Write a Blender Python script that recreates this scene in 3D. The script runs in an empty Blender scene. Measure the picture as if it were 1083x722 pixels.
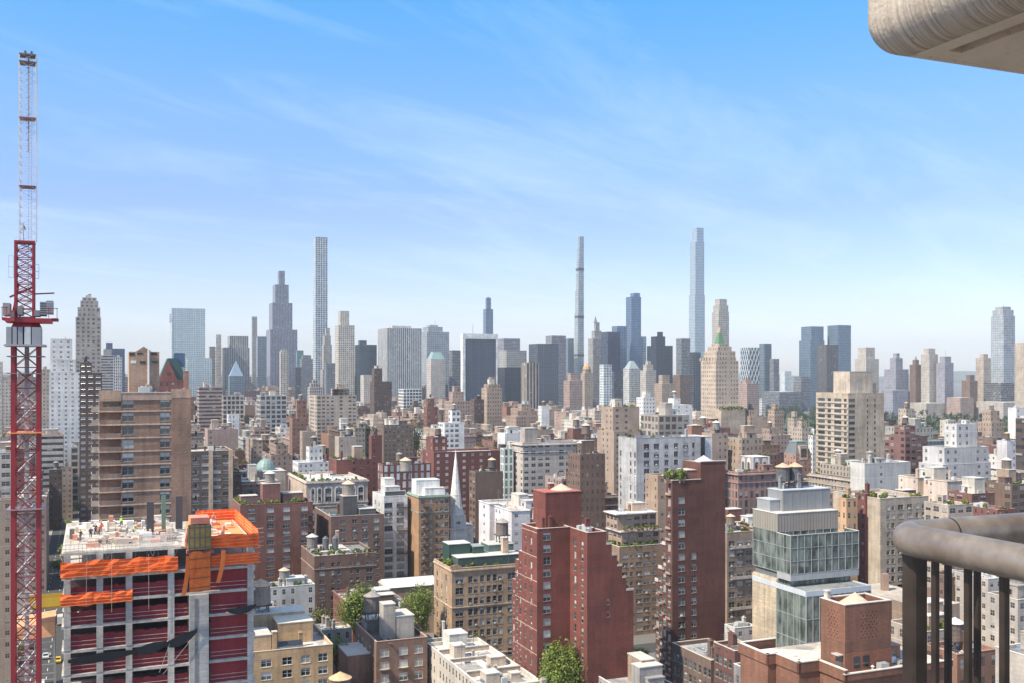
import bpy, bmesh, math, random
from mathutils import Vector
R = math.radians
rnd = random.Random(7)
scene = bpy.context.scene
col = scene.collection

# ---------------------------------------------------------------- camera, sky, sun, exposure
F, CX, HY, H = 1080.0, 541.5, 395.0, 85.0
cam = bpy.data.cameras.new("camera"); camo = bpy.data.objects.new("camera", cam); col.objects.link(camo)
camo.location = (0, 0, H); camo.rotation_euler = (R(90), 0, 0)
cam.sensor_width = 36; cam.lens = 36 * F / 1083; cam.shift_y = (HY - 361) / 1083
cam.clip_start = 0.05; cam.clip_end = 60000
scene.camera = camo

SUN_AZ, SUN_EL = R(-126), R(50)          # azimuth from +Y, clockwise positive
world = bpy.data.worlds.new("World"); scene.world = world; world.use_nodes = True
nt = world.node_tree; nt.nodes.clear()
def N(t, tree=None, **kw):
    n = tree.nodes.new(t)
    for k, v in kw.items(): setattr(n, k, v)
    return n
sky = N('ShaderNodeTexSky', nt, sky_type='NISHITA', sun_disc=False, sun_elevation=SUN_EL, sun_rotation=SUN_AZ)
sky.air_density = 1.0; sky.dust_density = 0.5; sky.ozone_density = 2.0; sky.altitude = 100
bg = N('ShaderNodeBackground', nt); out = N('ShaderNodeOutputWorld', nt)
bg.inputs['Strength'].default_value = 0.147
# thin cirrus: streaky noise on the sky dome, mixed over the sky colour
tc = N('ShaderNodeTexCoord', nt); sp = N('ShaderNodeSeparateXYZ', nt); nt.links.new(tc.outputs['Generated'], sp.inputs[0])
def M(op, a, b=None, tree=nt, clamp=False):
    m = N('ShaderNodeMath', tree, operation=op, use_clamp=clamp)
    for i, v in enumerate((a, b)):
        if v is None: continue
        if isinstance(v, (int, float)): m.inputs[i].default_value = v
        else: tree.links.new(v, m.inputs[i])
    return m.outputs[0]
zc = M('MAXIMUM', M('ADD', sp.outputs['Z'], 0.10), 0.02)
cb = N('ShaderNodeCombineXYZ', nt)
nt.links.new(M('DIVIDE', sp.outputs['X'], zc), cb.inputs[0]); nt.links.new(M('DIVIDE', sp.outputs['Y'], zc), cb.inputs[1])
mp = N('ShaderNodeMapping', nt); mp.vector_type = 'TEXTURE'; mp.inputs['Rotation'].default_value = (0, 0, R(50)); mp.inputs['Scale'].default_value = (2.2, .75, 1)
nt.links.new(cb.outputs[0], mp.inputs[0])
n1 = N('ShaderNodeTexNoise', nt); n1.inputs['Scale'].default_value = 1.15; n1.inputs['Detail'].default_value = 12; n1.inputs['Roughness'].default_value = .68; n1.inputs['Distortion'].default_value = .55
nt.links.new(mp.outputs[0], n1.inputs['Vector'])
rp = N('ShaderNodeValToRGB', nt); rp.color_ramp.elements[0].position = .47; rp.color_ramp.elements[1].position = .86
nt.links.new(n1.outputs['Fac'], rp.inputs[0])
cl = M('MULTIPLY', rp.outputs[0], 0.3)
hs = N('ShaderNodeHueSaturation', nt); hs.inputs['Saturation'].default_value = 1.12; hs.inputs['Value'].default_value = 1.0
wb = N('ShaderNodeMix', nt, data_type='RGBA', blend_type='MULTIPLY'); wb.inputs[0].default_value = 1; sr = N('ShaderNodeValToRGB', nt); nt.links.new(sp.outputs['Z'], sr.inputs[0]); nt.links.new(sr.outputs[0], wb.inputs[7])
while len(sr.color_ramp.elements) < 6: sr.color_ramp.elements.new(.5)
for e_, (p_, c_) in zip(sr.color_ramp.elements, ((.0, (.72, .70, .80)), (.065, (.75, .705, .84)), (.155, (.70, .685, .88)), (.243, (.74, .83, .97)), (.342, (.60, .93, 1.06)), (.5, (1.22, 1.15, 1.02)))): e_.position = p_; e_.color = (*c_, 1)  # last stop, above the view: sky brightened and warmed to lift shadows
sr.color_ramp.interpolation = 'LINEAR'
nt.links.new(sky.outputs[0], wb.inputs[6]); nt.links.new(wb.outputs[2], hs.inputs['Color'])
mx = N('ShaderNodeMix', nt, data_type='RGBA'); nt.links.new(cl, mx.inputs['Factor'])
nt.links.new(hs.outputs[0], mx.inputs[6]); mx.inputs[7].default_value = (5.6, 6.3, 7.2, 1)
nt.links.new(mx.outputs[2], bg.inputs['Color']); nt.links.new(bg.outputs[0], out.inputs['Surface'])

sl = bpy.data.lights.new("sun", 'SUN'); sl.energy = 4.2; sl.angle = R(.5); sl.color = (1, .925, .77)
so = bpy.data.objects.new("sun", sl); col.objects.link(so)
sd = Vector((math.sin(SUN_AZ) * math.cos(SUN_EL), math.cos(SUN_AZ) * math.cos(SUN_EL), math.sin(SUN_EL)))
so.rotation_euler = sd.to_track_quat('Z', 'Y').to_euler()
scene.view_settings.view_transform = 'Standard'; scene.view_settings.look = 'None'
scene.view_settings.exposure = 0.68; scene.view_settings.gamma = 1.0; scene.view_settings.use_curve_mapping = False
scene.cycles.max_bounces = 5; scene.cycles.diffuse_bounces = 3; scene.cycles.glossy_bounces = 2
scene.cycles.transmission_bounces = 3; scene.cycles.transparent_max_bounces = 6; scene.cycles.volume_bounces = 0
scene.cycles.use_denoising = True

# ---------------------------------------------------------------- the street grid: S runs along the streets, A along the avenues
TH = math.atan2(CX - 98, F); SX, SY = math.cos(TH), math.sin(TH)
def K(px): return (px - CX) / F
def sa(X, Y): return X * SX + Y * SY, -X * SY + Y * SX
def xy(s, a): return s * SX - a * SY, s * SY + a * SX
def sa_px(px, Y): return sa(K(px) * Y, Y)
def s_at(px, a): k = K(px); return a * (SY + k * SX) / (SX - k * SY)
def a_at(px, s): k = K(px); return s * (SX - k * SY) / (SY + k * SX)
def z_at(py, Y): return H - (py - HY) / F * Y
def proj(s, a, z): X, Y = xy(s, a); return CX + F * X / Y, HY + (H - z) * F / Y

# ---------------------------------------------------------------- materials
MATS = {}
def newmat(name):
    m = bpy.data.materials.new(name); m.use_nodes = True; t = m.node_tree; t.nodes.clear()
    o = N('ShaderNodeOutputMaterial', t); b = N('ShaderNodeBsdfPrincipled', t); t.links.new(b.outputs[0], o.inputs[0])
    MATS[name] = m
    return m, t, b
def attr(t, name, kind='OBJECT'):
    return N('ShaderNodeAttribute', t, attribute_type=kind, attribute_name=name)
def noise(t, scale, detail=4, vec=None, rough=.55):
    n = N('ShaderNodeTexNoise', t); n.inputs['Scale'].default_value = scale; n.inputs['Detail'].default_value = detail; n.inputs['Roughness'].default_value = rough
    if vec is None: vec = N('ShaderNodeTexCoord', t).outputs['Object']
    t.links.new(vec, n.inputs['Vector'])
    return n.outputs['Fac']
def remap(t, v, lo, hi, a=0.25, b=0.75):
    n = N('ShaderNodeMapRange', t)
    for i, q in enumerate((None, a, b, lo, hi)):
        if i: n.inputs[i].default_value = q
    t.links.new(v, n.inputs[0])
    return n.outputs[0]
def scalecol(t, c, f):
    n = N('ShaderNodeVectorMath', t, operation='SCALE'); t.links.new(c, n.inputs[0])
    if isinstance(f, (int, float)): n.inputs['Scale'].default_value = f
    else: t.links.new(f, n.inputs['Scale'])
    return n.outputs[0]
def mixc(t, f, a, b):
    n = N('ShaderNodeMix', t, data_type='RGBA')
    for s_, v in ((0, f), (6, a), (7, b)):
        if isinstance(v, (int, float)): n.inputs[s_].default_value = v
        elif isinstance(v, tuple): n.inputs[s_].default_value = (*v, 1)
        else: t.links.new(v, n.inputs[s_])
    return n.outputs[2]
def weather(t, c, amt=.22, fine=.1):
    """wear of its own: broad blotches, vertical run-off streaks, fine grain"""
    ob = N('ShaderNodeTexCoord', t).outputs['Object']
    mp = N('ShaderNodeMapping', t); mp.inputs['Scale'].default_value = (1, 1, .12); t.links.new(ob, mp.inputs[0])
    a = remap(t, noise(t, .09, 5, ob), 1 - amt, 1 + amt)
    b = remap(t, noise(t, .8, 3, mp.outputs[0]), 1 - amt * .7, 1 + amt * .7)
    mp2 = N('ShaderNodeMapping', t); mp2.inputs['Scale'].default_value = (.6, .6, 2.2); t.links.new(ob, mp2.inputs[0])
    d = remap(t, noise(t, 2.2, 4, mp2.outputs[0]), 1 - fine, 1 + fine)
    f = M('MULTIPLY', M('MULTIPLY', a, b, t), d, t)
    return scalecol(t, c, f)

def facade(name, kind):
    m, t, b = newmat(name)
    tint = attr(t, 'tint', kind).outputs['Color']
    wn = N('ShaderNodeSeparateXYZ', t); t.links.new(attr(t, 'win', kind).outputs['Vector'], wn.inputs[0])
    gl = attr(t, 'glassc', kind).outputs['Color']
    op = N('ShaderNodeSeparateXYZ', t); t.links.new(attr(t, 'opt', kind).outputs['Vector'], op.inputs[0])
    uv = N('ShaderNodeUVMap', t); s = N('ShaderNodeSeparateXYZ', t); t.links.new(uv.outputs[0], s.inputs[0])
    m_ = lambda o, a, c=None: M(o, a, c, t)
    u, v = s.outputs[0], s.outputs[1]
    iu, iv, fu, fv = m_('FLOOR', u), m_('FLOOR', v), m_('FRACT', u), m_('FRACT', v)
    oi = N('ShaderNodeObjectInfo', t).outputs['Random']
    def wnoise(x, y, z):
        c = N('ShaderNodeCombineXYZ', t)
        for i, q in enumerate((x, y, z)):
            if isinstance(q, (int, float)): c.inputs[i].default_value = q
            else: t.links.new(q, c.inputs[i])
        w = N('ShaderNodeTexWhiteNoise', t); t.links.new(c.outputs[0], w.inputs[0]); sc = N('ShaderNodeSeparateColor', t); t.links.new(w.outputs['Color'], sc.inputs[0])
        return sc.outputs
    r = wnoise(m_('ADD', iu, m_('MULTIPLY', oi, 97.)), iv, 1.)
    rc = wnoise(m_('ADD', iu, m_('MULTIPLY', oi, 97.)), 5., 2.)
    # column-wise width changes keep a facade from reading as one stamp
    wid = m_('MULTIPLY', wn.outputs[0], m_('ADD', .88, m_('MULTIPLY', rc[1], .24)))
    du, dv = m_('ABSOLUTE', m_('SUBTRACT', fu, .5)), m_('ABSOLUTE', m_('SUBTRACT', fv, .5))
    hw, hh = m_('MULTIPLY', wid, .5), m_('MULTIPLY', wn.outputs[1], .5)
    mask = m_('MULTIPLY', m_('LESS_THAN', du, hw), m_('LESS_THAN', dv, hh))
    mask = m_('MULTIPLY', mask, m_('GREATER_THAN', rc[0], op.outputs[0]))
    frame = m_('MAXIMUM', m_('LESS_THAN', m_('ABSOLUTE', m_('SUBTRACT', fv, .52)), .018), m_('LESS_THAN', du, .016))
    blind = m_('MULTIPLY', m_('LESS_THAN', r[0], op.outputs[1]), m_('GREATER_THAN', fv, m_('SUBTRACT', m_('ADD', .5, hh), m_('MULTIPLY', wn.outputs[1], r[1]))))
    sill = m_('MULTIPLY', m_('LESS_THAN', du, m_('ADD', hw, .03)), m_('LESS_THAN', m_('ABSOLUTE', m_('SUBTRACT', m_('SUBTRACT', .5, hh), m_('ADD', fv, .03))), .03))
    sill = m_('MULTIPLY', m_('MULTIPLY', sill, op.outputs[2]), m_('GREATER_THAN', rc[0], op.outputs[0]))
    wall = weather(t, tint, .24, .18)
    crs = m_('MULTIPLY', m_('LESS_THAN', fv, .07), m_('MULTIPLY', m_('LESS_THAN', m_('FRACT', m_('MULTIPLY', m_('ADD', iv, m_('FLOOR', m_('MULTIPLY', oi, 9.))), .25)), .1), op.outputs[2]))
    wall = mixc(t, m_('MULTIPLY', crs, .6), wall, scalecol(t, tint, 1.45))
    wall = mixc(t, m_('MULTIPLY', sill, .3), wall, scalecol(t, tint, 1.5))
    vr = m_('MULTIPLY', m_('SUBTRACT', r[2], .42), m_('SUBTRACT', 1.25, m_('MULTIPLY', wn.outputs[2], 2.4)))
    g = scalecol(t, gl, m_('ADD', 1., vr))
    g = mixc(t, m_('MULTIPLY', blind, .8), g, (.42, .40, .36))
    g = mixc(t, m_('MULTIPLY', frame, op.outputs[2]), g, scalecol(t, tint, .8))
    c = mixc(t, mask, wall, g)
    t.links.new(c, b.inputs['Base Color'])
    t.links.new(remap(t, mask, .88, .13, 0, 1), b.inputs['Roughness'])
    t.links.new(m_('MULTIPLY', mask, wn.outputs[2]), b.inputs['Metallic'])
    bp = N('ShaderNodeBump', t); bp.inputs['Strength'].default_value = .5; bp.inputs['Distance'].default_value = .25
    t.links.new(m_('SUBTRACT', 1., mask), bp.inputs['Height']); t.links.new(bp.outputs[0], b.inputs['Normal'])
    return m
FAC, FACG = facade('facade', 'OBJECT'), facade('facade_far', 'GEOMETRY')

def tinted(name, rough, amt, fine, metal=0., kind='OBJECT', bump=0.):
    m, t, b = newmat(name)
    c = weather(t, attr(t, 'tint', kind).outputs['Color'], amt, fine)
    t.links.new(c, b.inputs['Base Color']); b.inputs['Roughness'].default_value = rough; b.inputs['Metallic'].default_value = metal
    if bump:
        bp = N('ShaderNodeBump', t); bp.inputs['Strength'].default_value = bump; bp.inputs['Distance'].default_value = .05
        t.links.new(noise(t, 2.2, 6), bp.inputs['Height']); t.links.new(bp.outputs[0], b.inputs['Normal'])
    return m
MAS = tinted('masonry', .9, .27, .24, bump=.4)
def streaks(m):
    t = m.node_tree; b = [n for n in t.nodes if n.type == 'BSDF_PRINCIPLED'][0]; src = b.inputs['Base Color'].links[0].from_socket
    ob = N('ShaderNodeTexCoord', t).outputs['Object']; mp = N('ShaderNodeMapping', t); mp.inputs['Scale'].default_value = (1.1, 1.1, .045); t.links.new(ob, mp.inputs[0])
    s1 = N('ShaderNodeMapRange', t); s1.inputs[1].default_value = .5; s1.inputs[2].default_value = .72; t.links.new(noise(t, 1.0, 4, mp.outputs[0]), s1.inputs[0])
    br = N('ShaderNodeTexBrick', t); br.inputs['Scale'].default_value = 1.; br.inputs['Color1'].default_value = (.74, .74, .75, 1); br.inputs['Color2'].default_value = (1.18, 1.14, 1.1, 1); br.inputs['Mortar'].default_value = (.95, .95, .95, 1); br.inputs['Brick Width'].default_value = 3.4; br.inputs['Row Height'].default_value = 1.5; br.inputs['Mortar Size'].default_value = .0; br.inputs['Bias'].default_value = .25
    sp_ = N('ShaderNodeSeparateXYZ', t); t.links.new(ob, sp_.inputs[0]); cb_ = N('ShaderNodeCombineXYZ', t); t.links.new(M('ADD', sp_.outputs[0], sp_.outputs[1], t), cb_.inputs[0]); t.links.new(sp_.outputs[2], cb_.inputs[1]); t.links.new(cb_.outputs[0], br.inputs['Vector'])
    mu = N('ShaderNodeMix', t, data_type='RGBA', blend_type='MULTIPLY'); mu.inputs[0].default_value = .6; t.links.new(src, mu.inputs[6]); t.links.new(br.outputs['Color'], mu.inputs[7])
    t.links.new(mixc(t, M('MULTIPLY', s1.outputs[0], .27, t), mu.outputs[2], (.075, .06, .05)), b.inputs['Base Color'])
streaks(MAS)
MET = tinted('painted_metal', .45, .12, .08)
STEEL = tinted('bare_metal', .38, .15, .1, metal=.8)
CLOTH = tinted('netting', .85, .18, .16)
# roofs: patched felt and membrane, ponding stains, seams
ROOF, t, b = newmat('roofing')
tin = attr(t, 'tint').outputs['Color']; ob = N('ShaderNodeTexCoord', t).outputs['Object']
vo = N('ShaderNodeTexVoronoi', t, feature='F1'); vo.inputs['Scale'].default_value = .16; t.links.new(ob, vo.inputs['Vector'])
sc_ = N('ShaderNodeSeparateColor', t); t.links.new(vo.outputs['Color'], sc_.inputs[0])
c = scalecol(t, weather(t, tin, .3, .2), remap(t, sc_.outputs[0], .6, 1.22, 0, 1))
st_ = N('ShaderNodeMapRange', t); st_.inputs[1].default_value = .56; st_.inputs[2].default_value = .72
t.links.new(noise(t, .28, 5, ob), st_.inputs[0])
c = mixc(t, M('MULTIPLY', st_.outputs[0], .65, t), c, (.11, .10, .09))
t.links.new(c, b.inputs['Base Color']); b.inputs['Roughness'].default_value = .8

WGLASS, t, b = newmat('window_glass')
oi = N('ShaderNodeObjectInfo', t).outputs['Random']
cr = N('ShaderNodeValToRGB', t); e = cr.color_ramp.elements; e[0].color = (.018, .02, .024, 1); e[1].color = (.12, .135, .14, 1); e[1].position = 1
t.links.new(oi, cr.inputs[0]); t.links.new(cr.outputs[0], b.inputs['Base Color'])
b.inputs['Roughness'].default_value = .07; b.inputs['Specular IOR Level'].default_value = .9
BLIND, t, b = newmat('window_blind')
oi = N('ShaderNodeObjectInfo', t).outputs['Random']
cr = N('ShaderNodeValToRGB', t); e = cr.color_ramp.elements; e[0].color = (.30, .28, .24, 1); e[1].color = (.62, .60, .55, 1)
t.links.new(oi, cr.inputs[0]); t.links.new(cr.outputs[0], b.inputs['Base Color']); b.inputs['Roughness'].default_value = .5
CGLASS, t, b = newmat('curtain_glass')      # large panes of the near glass building: dim rooms behind, greenish
ob = N('ShaderNodeTexCoord', t).outputs['Object']
mp = N('ShaderNodeMapping', t); mp.inputs['Scale'].default_value = (1, 1, .5); t.links.new(ob, mp.inputs[0])
c = mixc(t, remap(t, noise(t, .5, 5, mp.outputs[0]), 0, 1, .35, .65), (.05, .065, .058), (.25, .28, .245))
t.links.new(c, b.inputs['Base Color']); b.inputs['Roughness'].default_value = .06; b.inputs['Metallic'].default_value = .12; b.inputs['Specular IOR Level'].default_value = .8

def leafmat(name, a_, b_):
    m, t, b = newmat(name)
    geo = N('ShaderNodeNewGeometry', t)
    cr = N('ShaderNodeValToRGB', t); e = cr.color_ramp.elements; e[0].color = (*a_, 1); e[1].color = (*b_, 1)
    t.links.new(geo.outputs['Random Per Island'], cr.inputs[0])
    t.links.new(cr.outputs[0], b.inputs['Base Color']); b.inputs['Roughness'].default_value = .6
    tr = N('ShaderNodeBsdfTranslucent', t); t.links.new(cr.outputs[0], tr.inputs[0])
    ms = N('ShaderNodeMixShader', t); ms.inputs[0].default_value = .35; t.links.new(b.outputs[0], ms.inputs[1]); t.links.new(tr.outputs[0], ms.inputs[2])
    t.links.new(ms.outputs[0], [n for n in t.nodes if n.type == 'OUTPUT_MATERIAL'][0].inputs[0])
    return m
LEAF = leafmat('leaves', (.07, .13, .02), (.30, .34, .06))
LEAFD = leafmat('park_leaves', (.022, .045, .016), (.07, .11, .035))
LEAFY = leafmat('garden_leaves', (.05, .09, .02), (.28, .24, .07))
BARK, t, b = newmat('bark'); b.inputs['Roughness'].default_value = .9
t.links.new(mixc(t, noise(t, 4, 5), (.06, .045, .032), (.17, .13, .10)), b.inputs['Base Color'])

ASPH, t, b = newmat('asphalt'); b.inputs['Roughness'].default_value = .9
t.links.new(mixc(t, noise(t, .4, 6), (.04, .04, .042), (.075, .073, .07)), b.inputs['Base Color'])
GRND, t, b = newmat('city_ground'); b.inputs['Roughness'].default_value = .95
t.links.new(mixc(t, noise(t, .02, 8), (.09, .085, .08), (.22, .2, .18)), b.inputs['Base Color'])
PAVE, t, b = newmat('pavement'); b.inputs['Roughness'].default_value = .9
t.links.new(mixc(t, noise(t, .8, 6), (.24, .23, .21), (.36, .34, .31)), b.inputs['Base Color'])
WAT, t, b = newmat('river_water'); b.inputs['Base Color'].default_value = (.05, .08, .1, 1); b.inputs['Roughness'].default_value = .15
HILL, t, b = newmat('hill_woods'); b.inputs['Roughness'].default_value = 1
t.links.new(mixc(t, noise(t, .004, 6), (.05, .075, .04), (.12, .12, .09)), b.inputs['Base Color'])

# ---------------------------------------------------------------- mesh builder
class MB:
    def __init__(s): s.v, s.f, s.uv, s.mi = [], [], [], []
    def face(s, pts, m=0, uv=None):
        i = len(s.v); s.v += [tuple(p) for p in pts]; s.f.append(tuple(range(i, i + len(pts)))); s.mi.append(m)
        s.uv += list(uv) if uv else [(0, 0)] * len(pts)
    def box(s, x0, x1, y0, y1, z0, z1, m=0, bottom=True, top=True):
        a, b, c, d = (x0, y0), (x1, y0), (x1, y1), (x0, y1)
        for p, q in ((a, b), (b, c), (c, d), (d, a)): s.face([(*p, z0), (*q, z0), (*q, z1), (*p, z1)], m)
        if top: s.face([(*a, z1), (*b, z1), (*c, z1), (*d, z1)], m)
        if bottom: s.face([(*d, z0), (*c, z0), (*b, z0), (*a, z0)], m)
    def wbox(s, x0, x1, y0, y1, z0, z1, bay, fh, m=0, vo=0):
        """four facade sides whose uv counts bays and storeys, measured down from the top"""
        a, b, c, d = (x0, y0), (x1, y0), (x1, y1), (x0, y1)
        nf = max(1, round((z1 - z0) / fh)); uo = 0
        for p, q in ((a, b), (b, c), (c, d), (d, a)):
            nb = max(1, round(math.dist(p, q) / bay))
            s.face([(*p, z0), (*q, z0), (*q, z1), (*p, z1)], m, [(uo, vo - nf), (uo + nb, vo - nf), (uo + nb, vo), (uo, vo)]); uo += nb + 3
    def cyl(s, x, y, z0, z1, r0, r1, n=12, m=0, top=True, bottom=False, ph=0.):
        c = [(math.cos(2 * math.pi * (i + ph) / n), math.sin(2 * math.pi * (i + ph) / n)) for i in range(n)]
        for i in range(n):
            p, q = c[i], c[(i + 1) % n]
            if r1 < 1e-4: s.face([(x + p[0] * r0, y + p[1] * r0, z0), (x + q[0] * r0, y + q[1] * r0, z0), (x, y, z1)], m)
            else: s.face([(x + p[0] * r0, y + p[1] * r0, z0), (x + q[0] * r0, y + q[1] * r0, z0), (x + q[0] * r1, y + q[1] * r1, z1), (x + p[0] * r1, y + p[1] * r1, z1)], m)
        if top and r1 > 1e-4: s.face([(x + p[0] * r1, y + p[1] * r1, z1) for p in c], m)
        if bottom: s.face([(x + p[0] * r0, y + p[1] * r0, z0) for p in reversed(c)], m)
    def tube(s, p, q, r, n=4, m=0):
        p, q = Vector(p), Vector(q); d = (q - p).normalized()
        e1 = d.cross(Vector((0, 0, 1)) if abs(d.z) < .9 else Vector((1, 0, 0))).normalized(); e2 = d.cross(e1)
        rg = [e1 * math.cos(2 * math.pi * (i + .5) / n) * r + e2 * math.sin(2 * math.pi * (i + .5) / n) * r for i in range(n)]
        for i in range(n):
            a, b = rg[i], rg[(i + 1) % n]; s.face([p + a, p + b, q + b, q + a], m)
        s.face([p + a for a in reversed(rg)], m); s.face([q + a for a in rg], m)
    def mesh(s, name, mats, smooth=False):
        me = bpy.data.meshes.new(name); me.from_pydata(s.v, [], s.f)
        for m in mats: me.materials.append(m)
        me.polygons.foreach_set('material_index', s.mi)
        u = me.uv_layers.new(name='UVMap'); u.data.foreach_set('uv', [x for p in s.uv for x in p])
        if smooth: me.polygons.foreach_set('use_smooth', [True] * len(me.polygons))
        me.update(); return me
    def build(s, name, mats, parent=None, tint=(.5, .5, .5), smooth=False, weld=False, **props):
        if not isinstance(mats, (list, tuple)): mats = [mats]
        me = s.mesh(name, mats, smooth)
        if weld:
            bm = bmesh.new(); bm.from_mesh(me); bmesh.ops.remove_doubles(bm, verts=bm.verts, dist=1e-4); bmesh.ops.recalc_face_normals(bm, faces=bm.faces); bm.to_mesh(me); bm.free()
        return put(name, me, parent, tint=tint, **props)
def put(name, me, parent=None, loc=None, rot=None, scale=None, tint=(.5, .5, .5), **props):
    o = bpy.data.objects.new(name, me); col.objects.link(o)
    if parent: o.parent = parent
    if loc: o.location = loc
    if rot is not None: o.rotation_euler = (0, 0, rot)
    if scale: o.scale = scale
    o['tint'] = [float(x) for x in tint]
    for k, v in props.items(): o[k] = v
    return o
def thing(name, label, cat, s, a, z=0, group=None, rot=None):
    o = bpy.data.objects.new(name, None); col.objects.link(o)
    X, Y = xy(s, a); o.location = (X, Y, z); o.rotation_euler = (0, 0, TH if rot is None else rot); o.empty_display_size = 1
    o['label'] = label; o['category'] = cat
    if group: o['group'] = group
    FIRST.append(o); return o
FIRST = []
def structure(o): o['kind'] = 'structure'; return o

# ---------------------------------------------------------------- shared prototypes: roof things, windows, plants
def proto(f, name, mats, smooth=False):
    mb = MB(); f(mb); return mb.mesh(name, mats, smooth)
P = {}
def _barrel(mb):
    mb.cyl(0, 0, 0, 3.7, 1.9, 1.8, 14)
    for z in (.4, 1.3, 2.3, 3.2): mb.cyl(0, 0, z, z + .07, 1.94, 1.94, 14, top=False)
P['barrel'] = proto(_barrel, 'water_tank', [MAS])
P['cone'] = proto(lambda mb: (mb.cyl(0, 0, 0, 1.15, 2.15, 0, 14), mb.cyl(0, 0, -.12, 0, 2.12, 2.15, 14, top=False, bottom=True)), 'tank_roof', [MAS])
def _legs(mb):
    for x, y in ((-1.3, -1.3), (1.3, -1.3), (1.3, 1.3), (-1.3, 1.3)): mb.box(x - .1, x + .1, y - .1, y + .1, 0, 2.6)
    mb.box(-1.9, 1.9, -1.9, 1.9, 2.6, 2.85)
    for x, y, X, Y in ((-1.3, -1.3, 1.3, -1.3), (1.3, -1.3, 1.3, 1.3), (1.3, 1.3, -1.3, 1.3), (-1.3, 1.3, -1.3, -1.3)): mb.tube((x, y, .2), (X, Y, 2.5), .06)
P['legs'] = proto(_legs, 'tank_legs', [MAS])
def _ac(mb):
    mb.box(-1.1, 1.1, -.8, .8, .25, 1.6)
    for x in (-.9, .9): mb.box(x - .1, x + .1, -.75, .75, 0, .25)
    mb.cyl(-.5, 0, 1.6, 1.75, .42, .42, 10); mb.cyl(.5, 0, 1.6, 1.75, .42, .42, 10)
P['ac'] = proto(_ac, 'cooling_unit', [MET])
P['vent'] = proto(lambda mb: (mb.cyl(0, 0, 0, 1.1, .22, .22, 8), mb.cyl(0, 0, 1.1, 1.45, .45, .12, 8, bottom=True)), 'vent_pipe', [MET])
P['chim'] = proto(lambda mb: (mb.box(-.5, .5, -.4, .4, 0, 3.2), mb.box(-.6, .6, -.5, .5, 3.2, 3.4), mb.cyl(-.2, 0, 3.4, 3.8, .16, .14, 6), mb.cyl(.22, 0, 3.4, 3.75, .16, .14, 6)), 'chimney', [MAS])
P['sky'] = proto(lambda mb: (mb.box(-1.2, 1.2, -.8, .8, 0, .5), mb.face([(-1.15, -.75, .503), (1.15, -.75, .503), (1.15, 0, 1.0), (-1.15, 0, 1.0)], 1), mb.face([(1.15, .75, .503), (-1.15, .75, .503), (-1.15, 0, 1.0), (1.15, 0, 1.0)], 1), mb.face([(-1.15, -.75, .503), (-1.15, 0, 1.0), (-1.15, .75, .503)]), mb.face([(1.15, .75, .503), (1.15, 0, 1.0), (1.15, -.75, .503)])), 'skylight', [MET, WGLASS])
P['duct'] = proto(lambda mb: (mb.box(-2.2, 2.2, -.35, .35, .4, 1.0), mb.box(-2.2, -1.5, -.35, .35, 0, .4), mb.box(1.5, 2.2, -.35, .35, 0, .4), mb.box(.2, .9, .35, 1.6, .4, 1.0)), 'roof_duct', [STEEL])
def _bulk(mb):
    mb.box(-2.2, 2.2, -1.8, 1.8, 0, 2.9, 0); mb.box(-2.35, 2.35, -1.95, 1.95, 2.9, 3.1, 1)
    mb.box(-.5, .5, -1.83, -1.8, .05, 2.1, 2); mb.box(-2.23, -2.2, -.4, .5, 1.1, 2.1, 2)
P['bulk'] = proto(_bulk, 'stair_bulkhead', [MAS, MET, WGLASS])
def leafcloud(mb, cx, cy, cz, rx, ry, rz, n, size, rg, m=0, lobes=7):
    lb = []
    for i in range(lobes):
        th, ph = rg.uniform(0, 6.283), rg.uniform(-.55, 1.0); rr = rg.uniform(.25, .86)
        lb.append((cx + math.cos(th) * math.cos(ph) * rx * rr, cy + math.sin(th) * math.cos(ph) * ry * rr, cz + math.sin(ph) * rz * rr, rg.uniform(.2, .46)))
    for i in range(n):
        l = lb[i % lobes]; th, cz_ = rg.uniform(0, 6.283), rg.uniform(-.8, 1); sn = math.sqrt(max(0, 1 - cz_ * cz_)); q = rg.choice((rg.uniform(.55, 1.08), rg.uniform(.8, 1.5))) * l[3]
        p = Vector((l[0] + math.cos(th) * sn * rx * q, l[1] + math.sin(th) * sn * ry * q, l[2] + cz_ * rz * q))
        nrm = (Vector((math.cos(th) * sn, math.sin(th) * sn, cz_)) + Vector((rg.uniform(-1, 1), rg.uniform(-1, 1), rg.uniform(-.6, 1))) * .8).normalized()
        u = nrm.orthogonal().normalized(); w = nrm.cross(u); an = rg.uniform(0, 3.14); sz = size * rg.uniform(.6, 1.35)
        u, w = (u * math.cos(an) + w * math.sin(an)) * sz, (w * math.cos(an) - u * math.sin(an)) * sz * .7
        mb.face([p - u, p - w, p + u * 1.1, p + w], m)
def _pipes(mb):
    for i in range(3): mb.tube((-3, i * .35, .25 + .1 * i), (3, i * .35, .25 + .1 * i), .09, 5); mb.tube((3, i * .35, .25 + .1 * i), (3, i * .35, -.1), .09, 5)
P['pipes'] = proto(_pipes, 'roof_pipes', [STEEL])
def _aerial(mb):
    mb.cyl(0, 0, 0, 4.6, .06, .04, 6)
    for z, l in ((4.4, .7), (4.0, .9), (3.5, 1.1)): mb.tube((-l, 0, z), (l, 0, z), .035)
P['aerial'] = proto(_aerial, 'aerial', [STEEL])
def _rail(mb):
    for i in range(7): mb.tube((-3 + i, 0, 0), (-3 + i, 0, 1.0), .035)
    for z in (.5, 1.0): mb.tube((-3, 0, z), (3, 0, z), .035)
P['rail'] = proto(_rail, 'roof_railing', [STEEL])
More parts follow.
